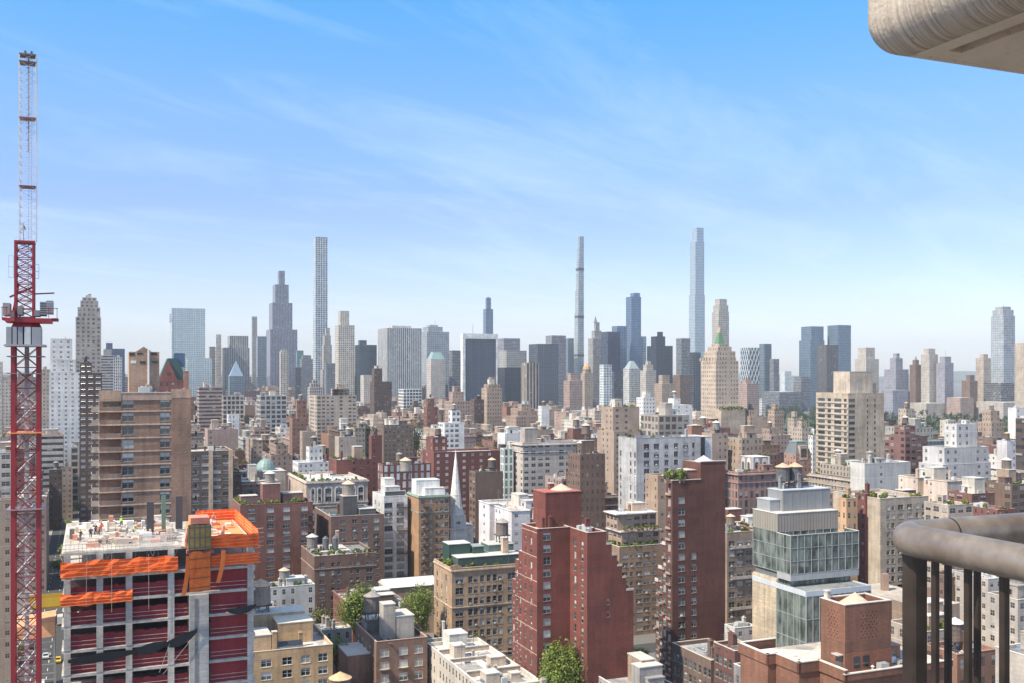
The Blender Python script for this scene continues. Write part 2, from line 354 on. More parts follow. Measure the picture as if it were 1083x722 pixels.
def shrubs(n):
    mb = MB(); rg = random.Random(n); leafcloud(mb, 0, 0, .9, 1.0, .8, .95, 130, .24, rg, 0, 5); mb.box(-.9, .9, -.35, .35, 0, .5, 1); return mb.mesh('planter', [LEAFY if n % 2 else LEAF, MAS])
P['shrub'] = [shrubs(i) for i in range(4)]
def tree(label, s, a, h, r, seed, n=2200, leaf=.42, name='street_tree', z=0, mat=None, group=None, hs=.62):
    rg = random.Random(seed); root = thing(name, label, 'tree', s, a, z, group, rg.uniform(0, 6))
    tb = MB(); hc = h * hs
    tb.cyl(0, 0, 0, h * .38, h * .022, h * .014, 8, top=False)
    for i in range(7):
        th = i * .9 + rg.uniform(-.3, .3); q = rg.uniform(.4, .75); b0 = Vector((0, 0, h * rg.uniform(.28, .38))); e = Vector((math.cos(th) * r * q, math.sin(th) * r * q, h * rg.uniform(.5, .85)))
        tb.tube(b0, b0.lerp(e, .5) + Vector((0, 0, h * .04)), h * .009, 5); tb.tube(b0.lerp(e, .5) + Vector((0, 0, h * .04)), e, h * .005, 5)
    tb.tube((0, 0, h * .36), (r * .06, r * .05, h * .85), h * .01, 5)
    tb.build('trunk', BARK, root)
    cb_ = MB(); leafcloud(cb_, 0, 0, hc, r, r * .92, h * (1 - hs) * 1.02, int(n * 1.9), leaf * .66, rg, 0, 21); cb_.build('crown', mat or LEAF, root)
    return root

WIN = {}
def window_mesh(w, h, kind):
    k = (round(w, 2), round(h, 2), kind)
    if k in WIN: return WIN[k]
    mb = MB(); w2, h2, f = w / 2, h / 2, min(.07, w * .07)
    y = .16
    for x0, x1, z0, z1 in ((-w2, -w2 + f, -h2, h2), (w2 - f, w2, -h2, h2), (-w2 + f, w2 - f, -h2, -h2 + f), (-w2 + f, w2 - f, h2 - f, h2)): mb.box(x0, x1, y - .05, y + .05, z0, z1, 0)
    mb.box(-w2 + f, w2 - f, y - .035, y + .035, -.03 + .04, .03 + .04, 0)
    if w > 1.35:
        nn = 2 if w < 2.6 else 3
        for i in range(1, nn): x = -w2 + w * i / nn; mb.box(x - .05, x + .05, y - .045, y + .045, -h2 + f, h2 - f, 0)
    mb.face([(-w2 + f, y, -h2 + f), (w2 - f, y, -h2 + f), (w2 - f, y, h2 - f), (-w2 + f, y, h2 - f)], 1)
    cut = {0: None, 1: h2 - h * .3, 2: h2 - h * .55, 3: -h2 + .1, 4: None, 5: h2 - h * .4}[kind]
    if kind > 3: mb.box(-.32, .32, -.22, y, -h2 + f, -h2 + f + .42, 2)
    if cut is not None: mb.face([(-w2 + f, y - .012, cut), (w2 - f, y - .012, cut), (w2 - f, y - .012, h2 - f), (-w2 + f, y - .012, h2 - f)], 2)
    mb.box(-w2 - .08, w2 + .08, -.07, .1, -h2 - .1, -h2, 3)
    WIN[k] = mb.mesh('window', [MET, WGLASS, BLIND, MAS]); return WIN[k]
def panel(mb, O, U, width, z0, z1, ops, nrm, m=0, depth=.2):
    """a wall face with real openings; ops = (u0, u1, z0, z1)"""
    us = sorted({0., width, *[o[0] for o in ops], *[o[1] for o in ops]}); zs = sorted({z0, z1, *[o[2] for o in ops], *[o[3] for o in ops]})
    g = lambda u, z, d=0.: (O[0] + U[0] * u - nrm[0] * d, O[1] + U[1] * u - nrm[1] * d, z)
    byrow = {}
    for i in range(len(zs) - 1):
        zm = (zs[i] + zs[i + 1]) / 2; row = [o for o in ops if o[2] < zm < o[3]]
        if not row: mb.face([g(0, zs[i]), g(width, zs[i]), g(width, zs[i + 1]), g(0, zs[i + 1])], m); continue
        row.sort(); u = 0.
        for o in row:
            if o[0] > u + 1e-4: mb.face([g(u, zs[i]), g(o[0], zs[i]), g(o[0], zs[i + 1]), g(u, zs[i + 1])], m)
            u = o[1]
        if u < width - 1e-4: mb.face([g(u, zs[i]), g(width, zs[i]), g(width, zs[i + 1]), g(u, zs[i + 1])], m)
    for u0, u1, a, b in ops:
        mb.face([g(u0, a), g(u1, a), g(u1, a, depth), g(u0, a, depth)], m); mb.face([g(u0, b, depth), g(u1, b, depth), g(u1, b), g(u0, b)], m)
        mb.face([g(u0, a), g(u0, a, depth), g(u0, b, depth), g(u0, b)], m); mb.face([g(u1, a, depth), g(u1, a), g(u1, b), g(u1, b, depth)], m)
        mb.face([g(u0, a, depth), g(u1, a, depth), g(u1, b, depth), g(u0, b, depth)], m)
class Windows:
    """window parts of one building: the first hundred are parts, the rest one part"""
    def __init__(s, root, frame=(.3, .28, .26), mix=(0, 0, 0, 4, 1, 5, 2, 3)): s.root, s.n, s.frame, s.rest, s.mix = root, 0, frame, [], mix
    def add(s, x, y, z, rot, w, h, kind=None):
        kind = rnd.choice(s.mix) if kind is None else kind
        me = window_mesh(w, h, kind)
        if s.n < 100: put('window', me, s.root, (x, y, z), rot, tint=s.frame)
        else: s.rest.append((me, x, y, z, rot))
        s.n += 1
    def done(s):
        if not s.rest: return
        bm = bmesh.new()
        from mathutils import Matrix
        for me, x, y, z, r in s.rest:
            i = len(bm.verts); bm.from_mesh(me); bm.verts.ensure_lookup_table()
            bmesh.ops.transform(bm, matrix=Matrix.Translation((x, y, z)) @ Matrix.Rotation(r, 4, 'Z'), verts=bm.verts[i:])
        me = bpy.data.meshes.new('window'); bm.to_mesh(me); bm.free()
        for m in (MET, WGLASS, BLIND, MAS): me.materials.append(m)
        put('window', me, s.root, tint=s.frame, kind='stuff')
def face_windows(mb, wd, O, U, width, z0, z1, nrm, cols, zfirst, fh, h, rows, skip=(), m=0):
    """punch cols x rows openings into one face and fit the windows; cols = [(centre fraction, width)]"""
    rot = {(0, -1): 0., (-1, 0): -math.pi / 2, (1, 0): math.pi / 2, (0, 1): math.pi}[nrm]
    ops = []
    for r in range(rows):
        zc_ = zfirst - r * fh
        if zc_ - h / 2 < z0 + .3: break
        for ci, (f, w) in enumerate(cols):
            if (ci, r) in skip: continue
            u = f * width
            if u - w / 2 < .1 or u + w / 2 > width - .1: continue
            ops.append((u - w / 2, u + w / 2, zc_ - h / 2, zc_ + h / 2))
            wd.add(O[0] + U[0] * u, O[1] + U[1] * u, zc_, rot, w, h)
    panel(mb, O, U, width, z0, z1, ops, nrm, m)

WT = {'white': (.72, .70, .66), 'grey': (.36, .355, .35), 'tar': (.11, .108, .105), 'tan': (.46, .39, .32), 'pale': (.55, .52, .47)}
def tank(parent, x, y, z, sc=1., wood=(.17, .13, .10), cone=(.55, .42, .30), legs=True):
    zz = z + (2.85 * sc if legs else 0)
    b_ = put('water_tank', P['barrel'], parent, (x, y, zz), 0, (sc,) * 3, wood)
    put('tank_roof', P['cone'], b_, (0, 0, 3.7), 0, None, cone)
    if legs: put('tank_legs', P['legs'], b_, (0, 0, -2.85), 0, None, (.09, .085, .08))
    return b_
def clutter(root, x0, x1, y0, y1, z, rg, n, brick=(.3, .2, .15), tanks=0, garden=0, bulk=True, big=1.):
    w, d = x1 - x0, y1 - y0
    if w < 3 or d < 3: return
    pick = lambda mg: (rg.uniform(x0 + min(mg, w * .4), x1 - min(mg, w * .4)), rg.uniform(y0 + min(mg, d * .4), y1 - min(mg, d * .4)))
    if bulk and w > 9 and d > 9:
        for q in range(rg.choice((1, 1, 2))):
            x, y = pick(4); bw, bd, bh = rg.uniform(1.6, 3.2), rg.uniform(1.6, 3.4), rg.uniform(3.2, 7.5)
            b_ = MB(); b_.box(x - bw, x + bw, y - bd, y + bd, z, z + bh, 0, bottom=False, top=False); b_.box(x - bw - .12, x + bw + .12, y - bd - .12, y + bd + .12, z + bh, z + bh + .2, 1)
            b_.build('lift_house', [MAS, COPE], root, rg.choice([brick, brick, (.52, .47, .4), (.34, .25, .19)]), cap=[.58, .54, .48])
            if q == 0 and tanks and rg.random() < .5: tank(root, x, y, z + bh + .2, .95, (.2, .16, .13), rg.choice([(.58, .44, .31), (.6, .57, .53)]), rg.random() < .5)
    if bulk and w > 7 and d > 7:
        x, y = pick(3.2); sc = rg.uniform(.8, 1.35); put('stair_bulkhead', P['bulk'], root, (x, y, z), rg.choice((0, math.pi / 2)), (sc, sc, rg.uniform(.9, 1.4)), rg.choice([brick, (.62, .6, .56), brick]))
    for i in range(tanks):
        x, y = pick(3); sc = rg.uniform(.66, .92) * big; wood = rg.choice([(.16, .12, .10), (.22, .17, .13), (.12, .10, .09), (.28, .27, .26)]); cone = rg.choice([(.58, .44, .31), (.62, .6, .57), (.3, .27, .25), (.5, .36, .25)])
        tank(root, x, y, z, sc, wood, cone)
    for i in range(n):
        k = rg.choice(['ac', 'ac', 'vent', 'chim', 'sky', 'duct', 'vent', 'chim', 'aerial', 'pipes', 'rail', 'pipes'])
        x, y = pick(1.6)
        t_ = {'ac': (.5, .5, .49), 'vent': (.4, .4, .4), 'chim': brick, 'sky': (.6, .6, .58), 'duct': (.6, .6, .6), 'aerial': (.3, .3, .3), 'pipes': (.45, .42, .4), 'rail': (.3, .28, .27)}[k]
        nm = {'ac': 'cooling_unit', 'vent': 'vent_pipe', 'chim': 'chimney', 'sky': 'skylight', 'duct': 'roof_duct', 'aerial': 'aerial', 'pipes': 'roof_pipes', 'rail': 'roof_railing'}[k]
        put(nm, P[k], root, (x, y, z), rg.choice((0, math.pi / 2)), (rg.uniform(.6, 1.2),) * 3, t_)
    for i in range(garden):
        e_ = rg.random()
        x, y = (rg.uniform(x0 + .8, x1 - .8), y0 + rg.uniform(.5, 1.4)) if e_ < .65 else (x0 + rg.uniform(.5, 1.4), rg.uniform(y0 + .8, y1 - .8))
        put('planter', rg.choice(P['shrub']), root, (x, y, z), rg.uniform(0, 3), (rg.uniform(.7, 1.4),) * 3, (.3, .22, .16))
def parapet(root, x0, x1, y0, y1, z, h=.9, th=.32, tint=(.4, .34, .3), cap=(.6, .56, .5)):
    mb = MB(); i0, i1, j0, j1 = x0 + th, x1 - th, y0 + th, y1 - th; zt = z - h
    for p, q in (((i0, j0), (i0, j1)), ((i0, j1), (i1, j1)), ((i1, j1), (i1, j0)), ((i1, j0), (i0, j0))):
        mb.face([(*p, zt), (*q, zt), (*q, z), (*p, z)], 0)
    o_ = .06; a0, a1, b0, b1 = x0 - o_, x1 + o_, y0 - o_, y1 + o_
    mb.box(a0, a1, b0, j0, z, z + .12, 1); mb.box(a0, a1, j1, b1, z, z + .12, 1); mb.box(a0, i0, j0, j1, z, z + .12, 1); mb.box(i1, a1, j0, j1, z, z + .12, 1)
    return mb, zt
CAPM = []
def capmat():
    return tinted('coping', .8, .15, .1)
COPE, t, b = newmat('coping'); b.inputs['Roughness'].default_value = .8
t.links.new(weather(t, attr(t, 'cap').outputs['Color'], .15, .1), b.inputs['Base Color'])
def roof_with_parapet(root, x0, x1, y0, y1, z, tint, cap, rooft, h=.9):
    mb, zt = parapet(root, x0, x1, y0, y1, z, h, .32)
    mb.build('parapet', [MAS, COPE], root, tint, cap=[float(q) for q in cap])
    rb = MB(); rb.face([(x0 + .3, y0 + .3, zt), (x1 - .3, y0 + .3, zt), (x1 - .3, y1 - .3, zt), (x0 + .3, y1 - .3, zt)]); rb.build('roof', ROOF, root, rooft)
    return zt
# ---------------------------------------------------------------- city blocks in the middle and far distance
C = dict(TAN=(.355, .262, .20), PINK=(.345, .245, .205), BEIGE=(.41, .335, .27), CREAM=(.52, .45, .365), WHITE=(.62, .595, .565), GREY=(.37, .345, .33), DGREY=(.15, .15, .155),
         BROWN=(.165, .105, .08), DBROWN=(.095, .062, .05), RED=(.165, .06, .048), RUST=(.24, .125, .085), BRICK=(.19, .088, .066), STONE=(.43, .375, .325), NAVY=(.05, .06, .09), BLUEG=(.22, .27, .33), SLATE=(.2, .21, .235),
         MAUVE=(.27, .26, .30), PALE=(.60, .62, .62), ORANGE=(.48, .30, .17))
#            (win w, win h, metal)   glass              (blank, blind, sill)  bay  storey
STY = dict(
    apt=((.37, .42, 0), (.06, .058, .06), (.10, .34, 1), 2.7, 3.0), old=((.33, .48, 0), (.055, .052, .052), (.06, .30, 1), 2.5, 3.4),
    pair=((.62, .5, 0), (.05, .05, .055), (.22, .34, 1), 3.6, 3.0), band=((1.1, .46, .1), (.05, .055, .065), (0, .18, 0), 3.0, 3.5),
    pier=((.52, .76, .05), (.055, .06, .07), (0, .12, 0), 2.6, 3.6), stripe=((.5, 1.1, .1), (.07, .075, .085), (0, .05, 0), 4.2, 4.0),
    grid=((.72, .66, .1), (.055, .06, .065), (0, .15, 0), 4.2, 4.2), fine=((.5, .55, .05), (.09, .1, .115), (0, .2, 0), 4.6, 4.6),
    glass=((.93, .86, .35), (.10, .135, .17), (0, 0, 0), 4.5, 4.2), dglass=((.95, .9, .3), (.018, .028, .052), (0, 0, 0), 4.5, 4.2),
    pglass=((.94, .84, .45), (.34, .42, .45), (0, 0, 0), 5., 4.2), square=((.72, .74, .1), (.10, .13, .15), (0, .1, 0), 5.4, 5.0),
    sparse=((.30, .42, 0), (.07, .07, .08), (.25, .3, 1), 4.6, 3.1), rows=((.62, .42, 0), (.3, .3, .31), (0, .06, 0), 3.4, 3.0),
    plain=((.3, .36, 0), (.05, .05, .055), (.72, .3, 1), 3.4, 3.1), blank=((0, 0, 0), (.1, .1, .1), (1, 0, 0), 4., 4.))
HAND = []        # (root name, px0, px1, visible bottom py, Y, footprint s0 s1 a0 a1, top py, landmark phrase)
def setfac(o, sty, glass=None):
    w, g, op, bay, fh = STY[sty]
    o['win'] = [float(x) for x in w]; o['glassc'] = [float(x) for x in (glass or g)]; o['opt'] = [float(x) for x in op]
def footprint(xl, xr, Y, ratio=1.):
    kc = K((xl + xr) / 2); ve, vn = .3795 + .925 * kc, .925 - .3795 * kc
    f = ratio * abs(ve) / (ratio * abs(ve) + vn)
    if ve >= 0:
        xc = xl + f * (xr - xl); s0, a0 = sa_px(xc, Y); s1 = s_at(xr, a0); w = s1 - s0
    else:
        xc = xr - f * (xr - xl); s1, a0 = sa_px(xc, Y); s0 = s_at(xl, a0); w = s1 - s0
    return s0, s1, a0, a0 + ratio * w
def block(name, label, cat, fp, z, tint, sty, group=None, tiers=(), rooft='pale', tanks=0, n=0, garden=0, bulk=True, seed=0, glass=None, cap=None, top=None, Y=None, cornice=False, z0=0., big=1., notch='', vary=0.):
    s0, s1, a0, a1 = fp; w, d = s1 - s0, a1 - a0
    tint = C.get(tint, tint); rg = random.Random(seed * 31 + 5); rt = WT.get(rooft, rooft)
    root = thing(name, label, cat, (s0 + s1) / 2, (a0 + a1) / 2, 0, group)
    x0, x1, y0, y1 = -w / 2, w / 2, -d / 2, d / 2
    bay, fh = STY[sty][3], STY[sty][4]
    wb = MB(); levels = [(x0, x1, y0, y1, z0, z)]
    for t_ in tiers:                                  # (px left, px right, py top[, depth share]) as seen at the same distance
        Yt = (Y or 1000) + d * .25
        l, r_ = (t_[0] - t_[1]) * 0, 0
        pc = (proj(s0, a0, 0)[0], proj(s1, a0, 0)[0]); e_ = proj(s0, a1, 0)[0]; e2 = proj(s1, a1, 0)[0]
        lo, hi = min(pc[0], e_), max(pc[1], e2); fr = (hi - lo) or 1
        u0, u1 = (t_[0] - lo) / fr, (t_[1] - lo) / fr; u0, u1 = max(.02, u0), min(.98, u1); ds = t_[3] if len(t_) > 3 else (u1 - u0)
        cxm = x0 + w * (u0 + u1) / 2; hw_ = w * (u1 - u0) / 2; hd = d * min(.96, ds) / 2
        levels.append((max(x0 + .1, cxm - hw_), min(x1 - .1, cxm + hw_), -hd, hd, levels[-1][5], z_at(t_[2], Yt)))
    for i, (p, q, r_, s_, za, zb) in enumerate(levels):
        if i == 0 and notch: continue
        wb.wbox(p, q, r_, s_, za, zb, bay, fh, 0, i * 7)
    pts = None
    if notch:
        nw, nd = min(w * .3, rg.uniform(3, 6)), min(d * .45, rg.uniform(5, 11)); nx = x0 + w * rg.uniform(.38, .62); ny = y0 + d * rg.uniform(.4, .6); pts = [(x0, y0)]
        if 'n' in notch: pts += [(nx - nw / 2, y0), (nx - nw / 2, y0 + nd), (nx + nw / 2, y0 + nd), (nx + nw / 2, y0)]
        pts += [(x1, y0), (x1, y1), (x0, y1)]
        if 'e' in notch: ew = min(d * .3, 5.); ed = min(w * .25, 5.); pts += [(x0, ny + ew / 2), (x0 + ed, ny + ew / 2), (x0 + ed, ny - ew / 2), (x0, ny - ew / 2)]
        nf = max(1, round((z - z0) / fh)); uo = 0
        for p, q in zip(pts, pts[1:] + pts[:1]): nb = max(1, round(math.dist(p, q) / bay)); wb.face([(*p, z0), (*q, z0), (*q, z), (*p, z)], 0, [(uo, -nf), (uo + nb, -nf), (uo + nb, 0), (uo, 0)]); uo += nb + 2
    o = wb.build('wall', FAC, root, tint); setfac(o, sty, glass)
    if vary: o['win'] = [o['win'][0] * rg.uniform(.75, 1.25), o['win'][1] * rg.uniform(.8, 1.2), o['win'][2]]; o['glassc'] = [q * rg.uniform(.6, 1.5) for q in o['glassc']]
    cap = cap or tuple(min(.7, x * 1.25 + .06) for x in tint)
    far = (Y or 0) > 1250
    if far:
        rb = MB()
        for (p, q, r_, s_, za, zb) in levels: rb.face([(p, r_, zb), (q, r_, zb), (q, s_, zb), (p, s_, zb)])
        rb.build('roof', ROOF, root, rt)
        if n:
            mbx = MB(); p, q, r_, s_, za, zb = levels[-1]; ww, dd = q - p, s_ - r_
            mbx.box(p + ww * .2, q - ww * .25, r_ + dd * .2, s_ - dd * .2, zb, zb + rg.uniform(4, 9)); mbx.build('roof_plant', MAS, root, tuple(x * .85 for x in tint))
    else:
        for i, (p, q, r_, s_, za, zb) in enumerate(levels):
            if i == 0 and pts:
                zt = zb - .5; rb = MB(); rb.face([(*v, zt) for v in pts]); rb.build('roof', ROOF, root, rt); cm = MB(); k = .22
                for (ax, ay), (bx, by) in zip(pts, pts[1:] + pts[:1]): cm.box(min(ax, bx) - k, max(ax, bx) + k, min(ay, by) - k, max(ay, by) + k, zb, zb + .18 + .004 * len(cm.f) / 6)
                cm.build('coping', MAS, root, cap)
            else: zt = roof_with_parapet(root, p, q, r_, s_, zb, tint, cap, rt, .9 if q - p > 4 else .4)
            if i == len(levels) - 1: clutter(root, p + .5, q - .5, r_ + .5, s_ - .5, zt, rg, n, tuple(x * .9 for x in tint), tanks, garden, bulk, big)
            elif garden: clutter(root, p + .5, q - .5, r_ + .5, s_ - .5, zt, rg, 0, tint, 0, garden, False)
        if cornice:
            cm = MB(); k = .7
            for zz, hh in ((z - 1.2, .5), (z - 4.5, .22)):
                cm.box(x0 - k, x1 + k, y0 - k, y0, zz, zz + hh); cm.box(x0 - k, x0, y0, y1, zz, zz + hh); cm.box(x1, x1 + k, y0, y1, zz, zz + hh); cm.box(x0 - k, x1 + k, y1, y1 + k, zz, zz + hh); k *= .5
            cm.build('cornice', MAS, root, cap)
    return root, levels
def reg(fp, z, yb, lm=None, Y=None):
    ps = [proj(s, a, z) for s in fp[:2] for a in fp[2:]]
    x0, x1, yt = min(p[0] for p in ps), max(p[0] for p in ps), min(p[1] for p in ps)
    HAND.append(dict(x0=x0, x1=x1, yt=yt, yb=yb, Y=Y or xy(fp[0], fp[2])[1], fp=fp, lm=lm, tint=None))
def B(name, label, xl, xr, yt, yb, Y, tint, sty, lm=None, ratio=1., cat='building', **kw):
    fp = footprint(xl, xr, Y, ratio); z = z_at(yt, Y)
    if Y < 1250 and 'blank' != sty and kw.get('bulk', True): kw['n'] = kw.get('n', 2) + 9; kw.setdefault('tanks', int(xl * 3 + yt) % 4 == 0)
    reg(fp, z, yb, lm, Y)
    return block(name, label, cat, fp, z, tint, sty, Y=Y, seed=int(xl * 7 + yt * 3), **kw)

T, Sk = 'tower', 'skyscraper'
def skyline():
    b = B
    # far towers, from one end of the skyline to the other
    b('tower_block', 'cream tower edge rising at the picture\'s end beyond the crane mast', -14, 3, 382, 470, 800, 'CREAM', 'old')
    b('apartment_block', 'pale low block with many dark windows behind the crane mast', 2, 17, 402, 470, 900, 'STONE', 'apt', n=2)
    b('apartment_block', 'narrow tan block with a yellow roof between crane and white stepped tower', 41, 53, 390, 470, 800, 'BEIGE', 'apt', rooft=(.5, .38, .16))
    b('apartment_tower', 'white stepped apartment tower beside the red crane', 52, 88, 393, 472, 700, 'WHITE', 'sparse', 'the white stepped tower', cat=T, tiers=((53, 80, 380, .8), (53, 76, 359, .6)), n=1, bulk=False)
    b('apartment_tower', 'tall grey-beige tower with a stepped octagonal crown above the white stepped tower', 80, 107, 336, 400, 1100, (.33, .285, .245), 'fine', 'the stepped-crown tower', cat=T, tiers=((82, 106, 326, .85), (85, 104, 319, .7), (87, 102, 315.5, .55)))
    b('glass_tower', 'dark blue glass block in two heights behind the stepped-crown tower', 111, 132, 368, 400, 2000, 'NAVY', 'dglass', cat=T, tiers=((112, 119, 362),), glass=(.03, .06, .13))
    b('office_tower', 'grey office block standing under the dark blue glass block', 106, 122, 375, 412, 1300, 'GREY', 'band', cat=T, n=1)
    b('office_tower', 'slim white office tower under the dark blue glass block', 120, 129, 377, 412, 1250, 'WHITE', 'pier', cat=T)
    b('apartment_tower', 'dark brown tower with rows of white-framed windows and a plain top box', 84, 108, 394, 560, 520, 'DBROWN', 'rows', 'the dark brown tower with white-framed windows', cat=T, tiers=((84, 97, 383, .5),), glass=(.17, .17, .18))
    b('glass_tower', 'pale mirrored glass tower with two facets and a grey belt', 179, 217, 326, 412, 2250, 'PALE', 'pglass', 'the pale mirrored glass tower', cat=T, cap=(.5, .5, .5))
    b('glass_tower', 'low pale glass wing at the foot of the mirrored glass tower', 196, 224, 378, 412, 2150, 'PALE', 'pglass', cat=T)
    b('apartment_block', 'pinkish balconied slab under the mirrored glass tower', 208, 235, 409, 452, 950, 'PINK', 'band', 'the pinkish balconied slab', cat='building', n=3)
    b('tower', 'slim white shaft between two grey slabs near the mirrored tower', 228, 234, 354, 410, 2400, 'WHITE', 'pier', cat=T)
    b('office_tower', 'narrow grey slab touching the slim white shaft', 221, 228, 366, 410, 2450, 'GREY', 'band', cat=T)
    b('office_tower', 'wide grey tower with pale piers beside the slim white shaft', 234, 264, 367, 412, 2350, 'GREY', 'stripe', cat=T, tiers=((241, 263, 355.5, .8),))
    b('glass_tower', 'blue glass tower with a pointed pyramid top in front of the wide grey tower', 241, 258, 397, 418, 2000, 'BLUEG', 'glass', cat=T)
    b('tower', 'pencil-thin grey tower rising by the stepped bronze skyscraper', 266, 272, 335, 400, 2750, 'GREY', 'pier', cat=T)
    b('glass_tower', 'blue-grey block between the thin grey tower and bronze skyscraper', 271, 282, 356, 400, 2600, 'BLUEG', 'glass', cat=T)
    b('skyscraper', 'bronze stepped skyscraper with four setbacks', 281, 314.5, 348.5, 412, 2850, (.21, .215, .26), 'stripe', 'the bronze stepped skyscraper', cat=Sk, tiers=((284.5, 309, 320.5, .8), (288.5, 305, 301, .62), (294, 301, 286, .35)), glass=(.08, .09, .13))
    b('tower', 'slim cream tower in front of the bronze stepped skyscraper', 295.5, 305, 371, 425, 1900, 'CREAM', 'pier', cat=T, tiers=((297, 303, 369),))
    b('office_tower', 'dark slate office tower with rounded shoulders beyond the bronze skyscraper', 317, 331, 379, 425, 2050, 'SLATE', 'pier', cat=T, tiers=((319, 329, 375),))
    b('office_tower', 'dark low tower between bronze skyscraper and square-windowed needle', 311, 319, 388, 425, 2000, 'NAVY', 'band', cat=T)
    b('glass_tower', 'small teal glass block above the dark slate tower', 313, 321, 370, 400, 2500, (.16, .26, .28), 'glass', cat=T, glass=(.1, .2, .22))
    b('skyscraper', 'white needle skyscraper with a grid of square windows', 331, 346.5, 250.5, 418, 2400, (.56, .60, .62), 'square', 'the square-windowed needle', cat=Sk)
    b('tower', 'pale masonry tower with a stepped narrow crown overlapping the square-windowed needle', 339, 352, 390, 418, 2100, 'STONE', 'pier', cat=T, tiers=((340.5, 351, 364, .85), (342, 350, 355, .6), (344, 349, 347, .4)))
    b('office_tower', 'dark grey box with a white rim below the pale stepped tower', 343, 354.5, 383.5, 412, 1700, 'SLATE', 'pier', cat=T, cap=(.65, .65, .65))
    b('office_tower', 'pale limestone tower with a notched crown beside the needle', 354, 375, 344, 412, 2300, 'CREAM', 'fine', 'the notched limestone tower', cat=T, tiers=((357.5, 369, 329, .6),))
    b('glass_tower', 'dark blue office block with a green sloped top between two pale towers', 375, 398.5, 364, 408, 2300, 'NAVY', 'dglass', cat=T, tiers=((378, 387, 360),), glass=(.03, .06, .09))
    b('office_tower', 'broad pale slab with fine vertical white ribs', 399, 446, 347, 412, 2200, (.5, .49, .48), 'stripe', 'the broad ribbed slab', cat=T, n=1)
    b('office_tower', 'blue-grey notched tower joined behind the broad ribbed slab', 444, 475, 351, 405, 2500, (.3, .32, .35), 'fine', cat=T, tiers=((447, 467, 346, .8),), n=1)
    b('hotel_tower', 'pale masonry tower with a green pyramid roof before the notched tower', 451, 471, 379, 415, 1900, 'STONE', 'old', cat=T)
    b('office_tower', 'dark slate tower between the green-roofed tower and navy slab', 475, 488, 370, 410, 2300, 'SLATE', 'band', cat=T)
    b('glass_tower', 'navy glass slab framed by white edges', 488, 526, 354, 417, 2200, (.10, .11, .14), 'dglass', 'the navy slab with white edges', cat=T, ratio=.16, glass=(.02, .035, .075))
    b('skyscraper', 'slender blue tower with a pointed offset top behind the navy slab', 511, 521.5, 327, 360, 3300, 'BLUEG', 'glass', cat=Sk, tiers=((513.5, 519.5, 315, .5),), glass=(.07, .12, .2))
    b('office_tower', 'mauve-grey office tower next to the navy slab', 526, 550, 358, 400, 2500, 'MAUVE', 'band', cat=T)
    b('office_tower', 'ribbed grey tower in front of the mauve-grey office tower', 527, 557, 370, 405, 2350, 'GREY', 'fine', cat=T)
    b('glass_tower', 'very dark low glass block at the foot of the ribbed grey tower', 526, 553, 388, 420, 1900, 'NAVY', 'dglass', cat=T)
    b('office_tower', 'beige tower with dark vertical stripes rising from low roofs', 551, 570, 383, 425, 1400, 'BEIGE', 'stripe', 'the beige striped tower', cat=T, glass=(.04, .04, .05))
    b('office_tower', 'dark slate glass tower with a flat top behind the beige striped tower', 559, 590.5, 363, 415, 2300, 'SLATE', 'dglass', cat=T, glass=(.04, .055, .085))
    b('office_tower', 'brown-grey slab with a thin cornice peeping above the dark slate tower', 577, 598.5, 355, 405, 2550, 'MAUVE', 'band', cat=T)
    b('glass_tower', 'small blue glass sliver beside the thinnest tower', 598, 607, 358, 400, 2700, 'BLUEG', 'glass', cat=T)
    b('hotel_tower', 'grey masonry tower ending in a pointed pinnacle near the thinnest tower', 622, 637.5, 358, 415, 2500, 'GREY', 'pier', cat=T, tiers=((626, 637, 350, .6), (629, 635, 341, .35)))
    b('glass_tower', 'dark navy glass tower beside the pinnacled grey tower', 636, 656, 351, 412, 2400, 'NAVY', 'dglass', cat=T, glass=(.03, .045, .09))
    b('glass_tower', 'blue tower with a bright glass edge before the curved blue skyscraper', 647, 663, 345, 412, 2450, 'BLUEG', 'glass', cat=T, glass=(.09, .14, .24))
    b('skyscraper', 'deep blue glass skyscraper with a stepped curved top', 662, 678, 314, 412, 2500, 'BLUEG', 'glass', 'the curved blue skyscraper', cat=Sk, tiers=((668, 677.5, 310, .7),), glass=(.09, .16, .27))
    b('glass_tower', 'pale glass strip tower touching the curved blue skyscraper', 677.5, 683.5, 356, 412, 2520, 'PALE', 'pglass', cat=T)
    b('glass_tower', 'dark glass tower with white boxes on its roof', 684, 711.5, 365, 412, 2300, 'NAVY', 'dglass', 'the dark tower with white roof boxes', cat=T, tiers=((687, 703, 356, .5), (695, 701.5, 351, .2)))
    b('office_tower', 'dark grey slab between dark tower and the tallest skyscraper', 715, 730, 358, 412, 2450, 'SLATE', 'band', cat=T)
    b('glass_tower', 'dark low tower at the foot of the tallest skyscraper', 729, 741, 372, 420, 2300, 'SLATE', 'dglass', cat=T)
    b('skyscraper', 'tallest silver-blue glass skyscraper with a stepped shaft', 728.5, 745.5, 312, 412, 2700, (.5, .55, .58), 'pglass', 'the tallest skyscraper', cat=Sk, tiers=((729.8, 745, 256, .9), (733, 744.8, 241, .75)), glass=(.32, .39, .44))
    b('apartment_tower', 'limestone tower with stepped shoulders behind the green-capped hotel', 753, 771, 330, 412, 2450, 'STONE', 'fine', cat=T, tiers=((754.5, 770.5, 323, .9), (756.5, 769, 316.5, .7)))
    b('glass_tower', 'blue-grey tower with a raised corner next to the lattice tower', 803, 816, 363, 420, 2700, 'BLUEG', 'glass', cat=T)
    b('office_tower', 'slate block lower than its neighbour beside the lattice tower', 814, 824, 379, 420, 2650, 'SLATE', 'band', cat=T)
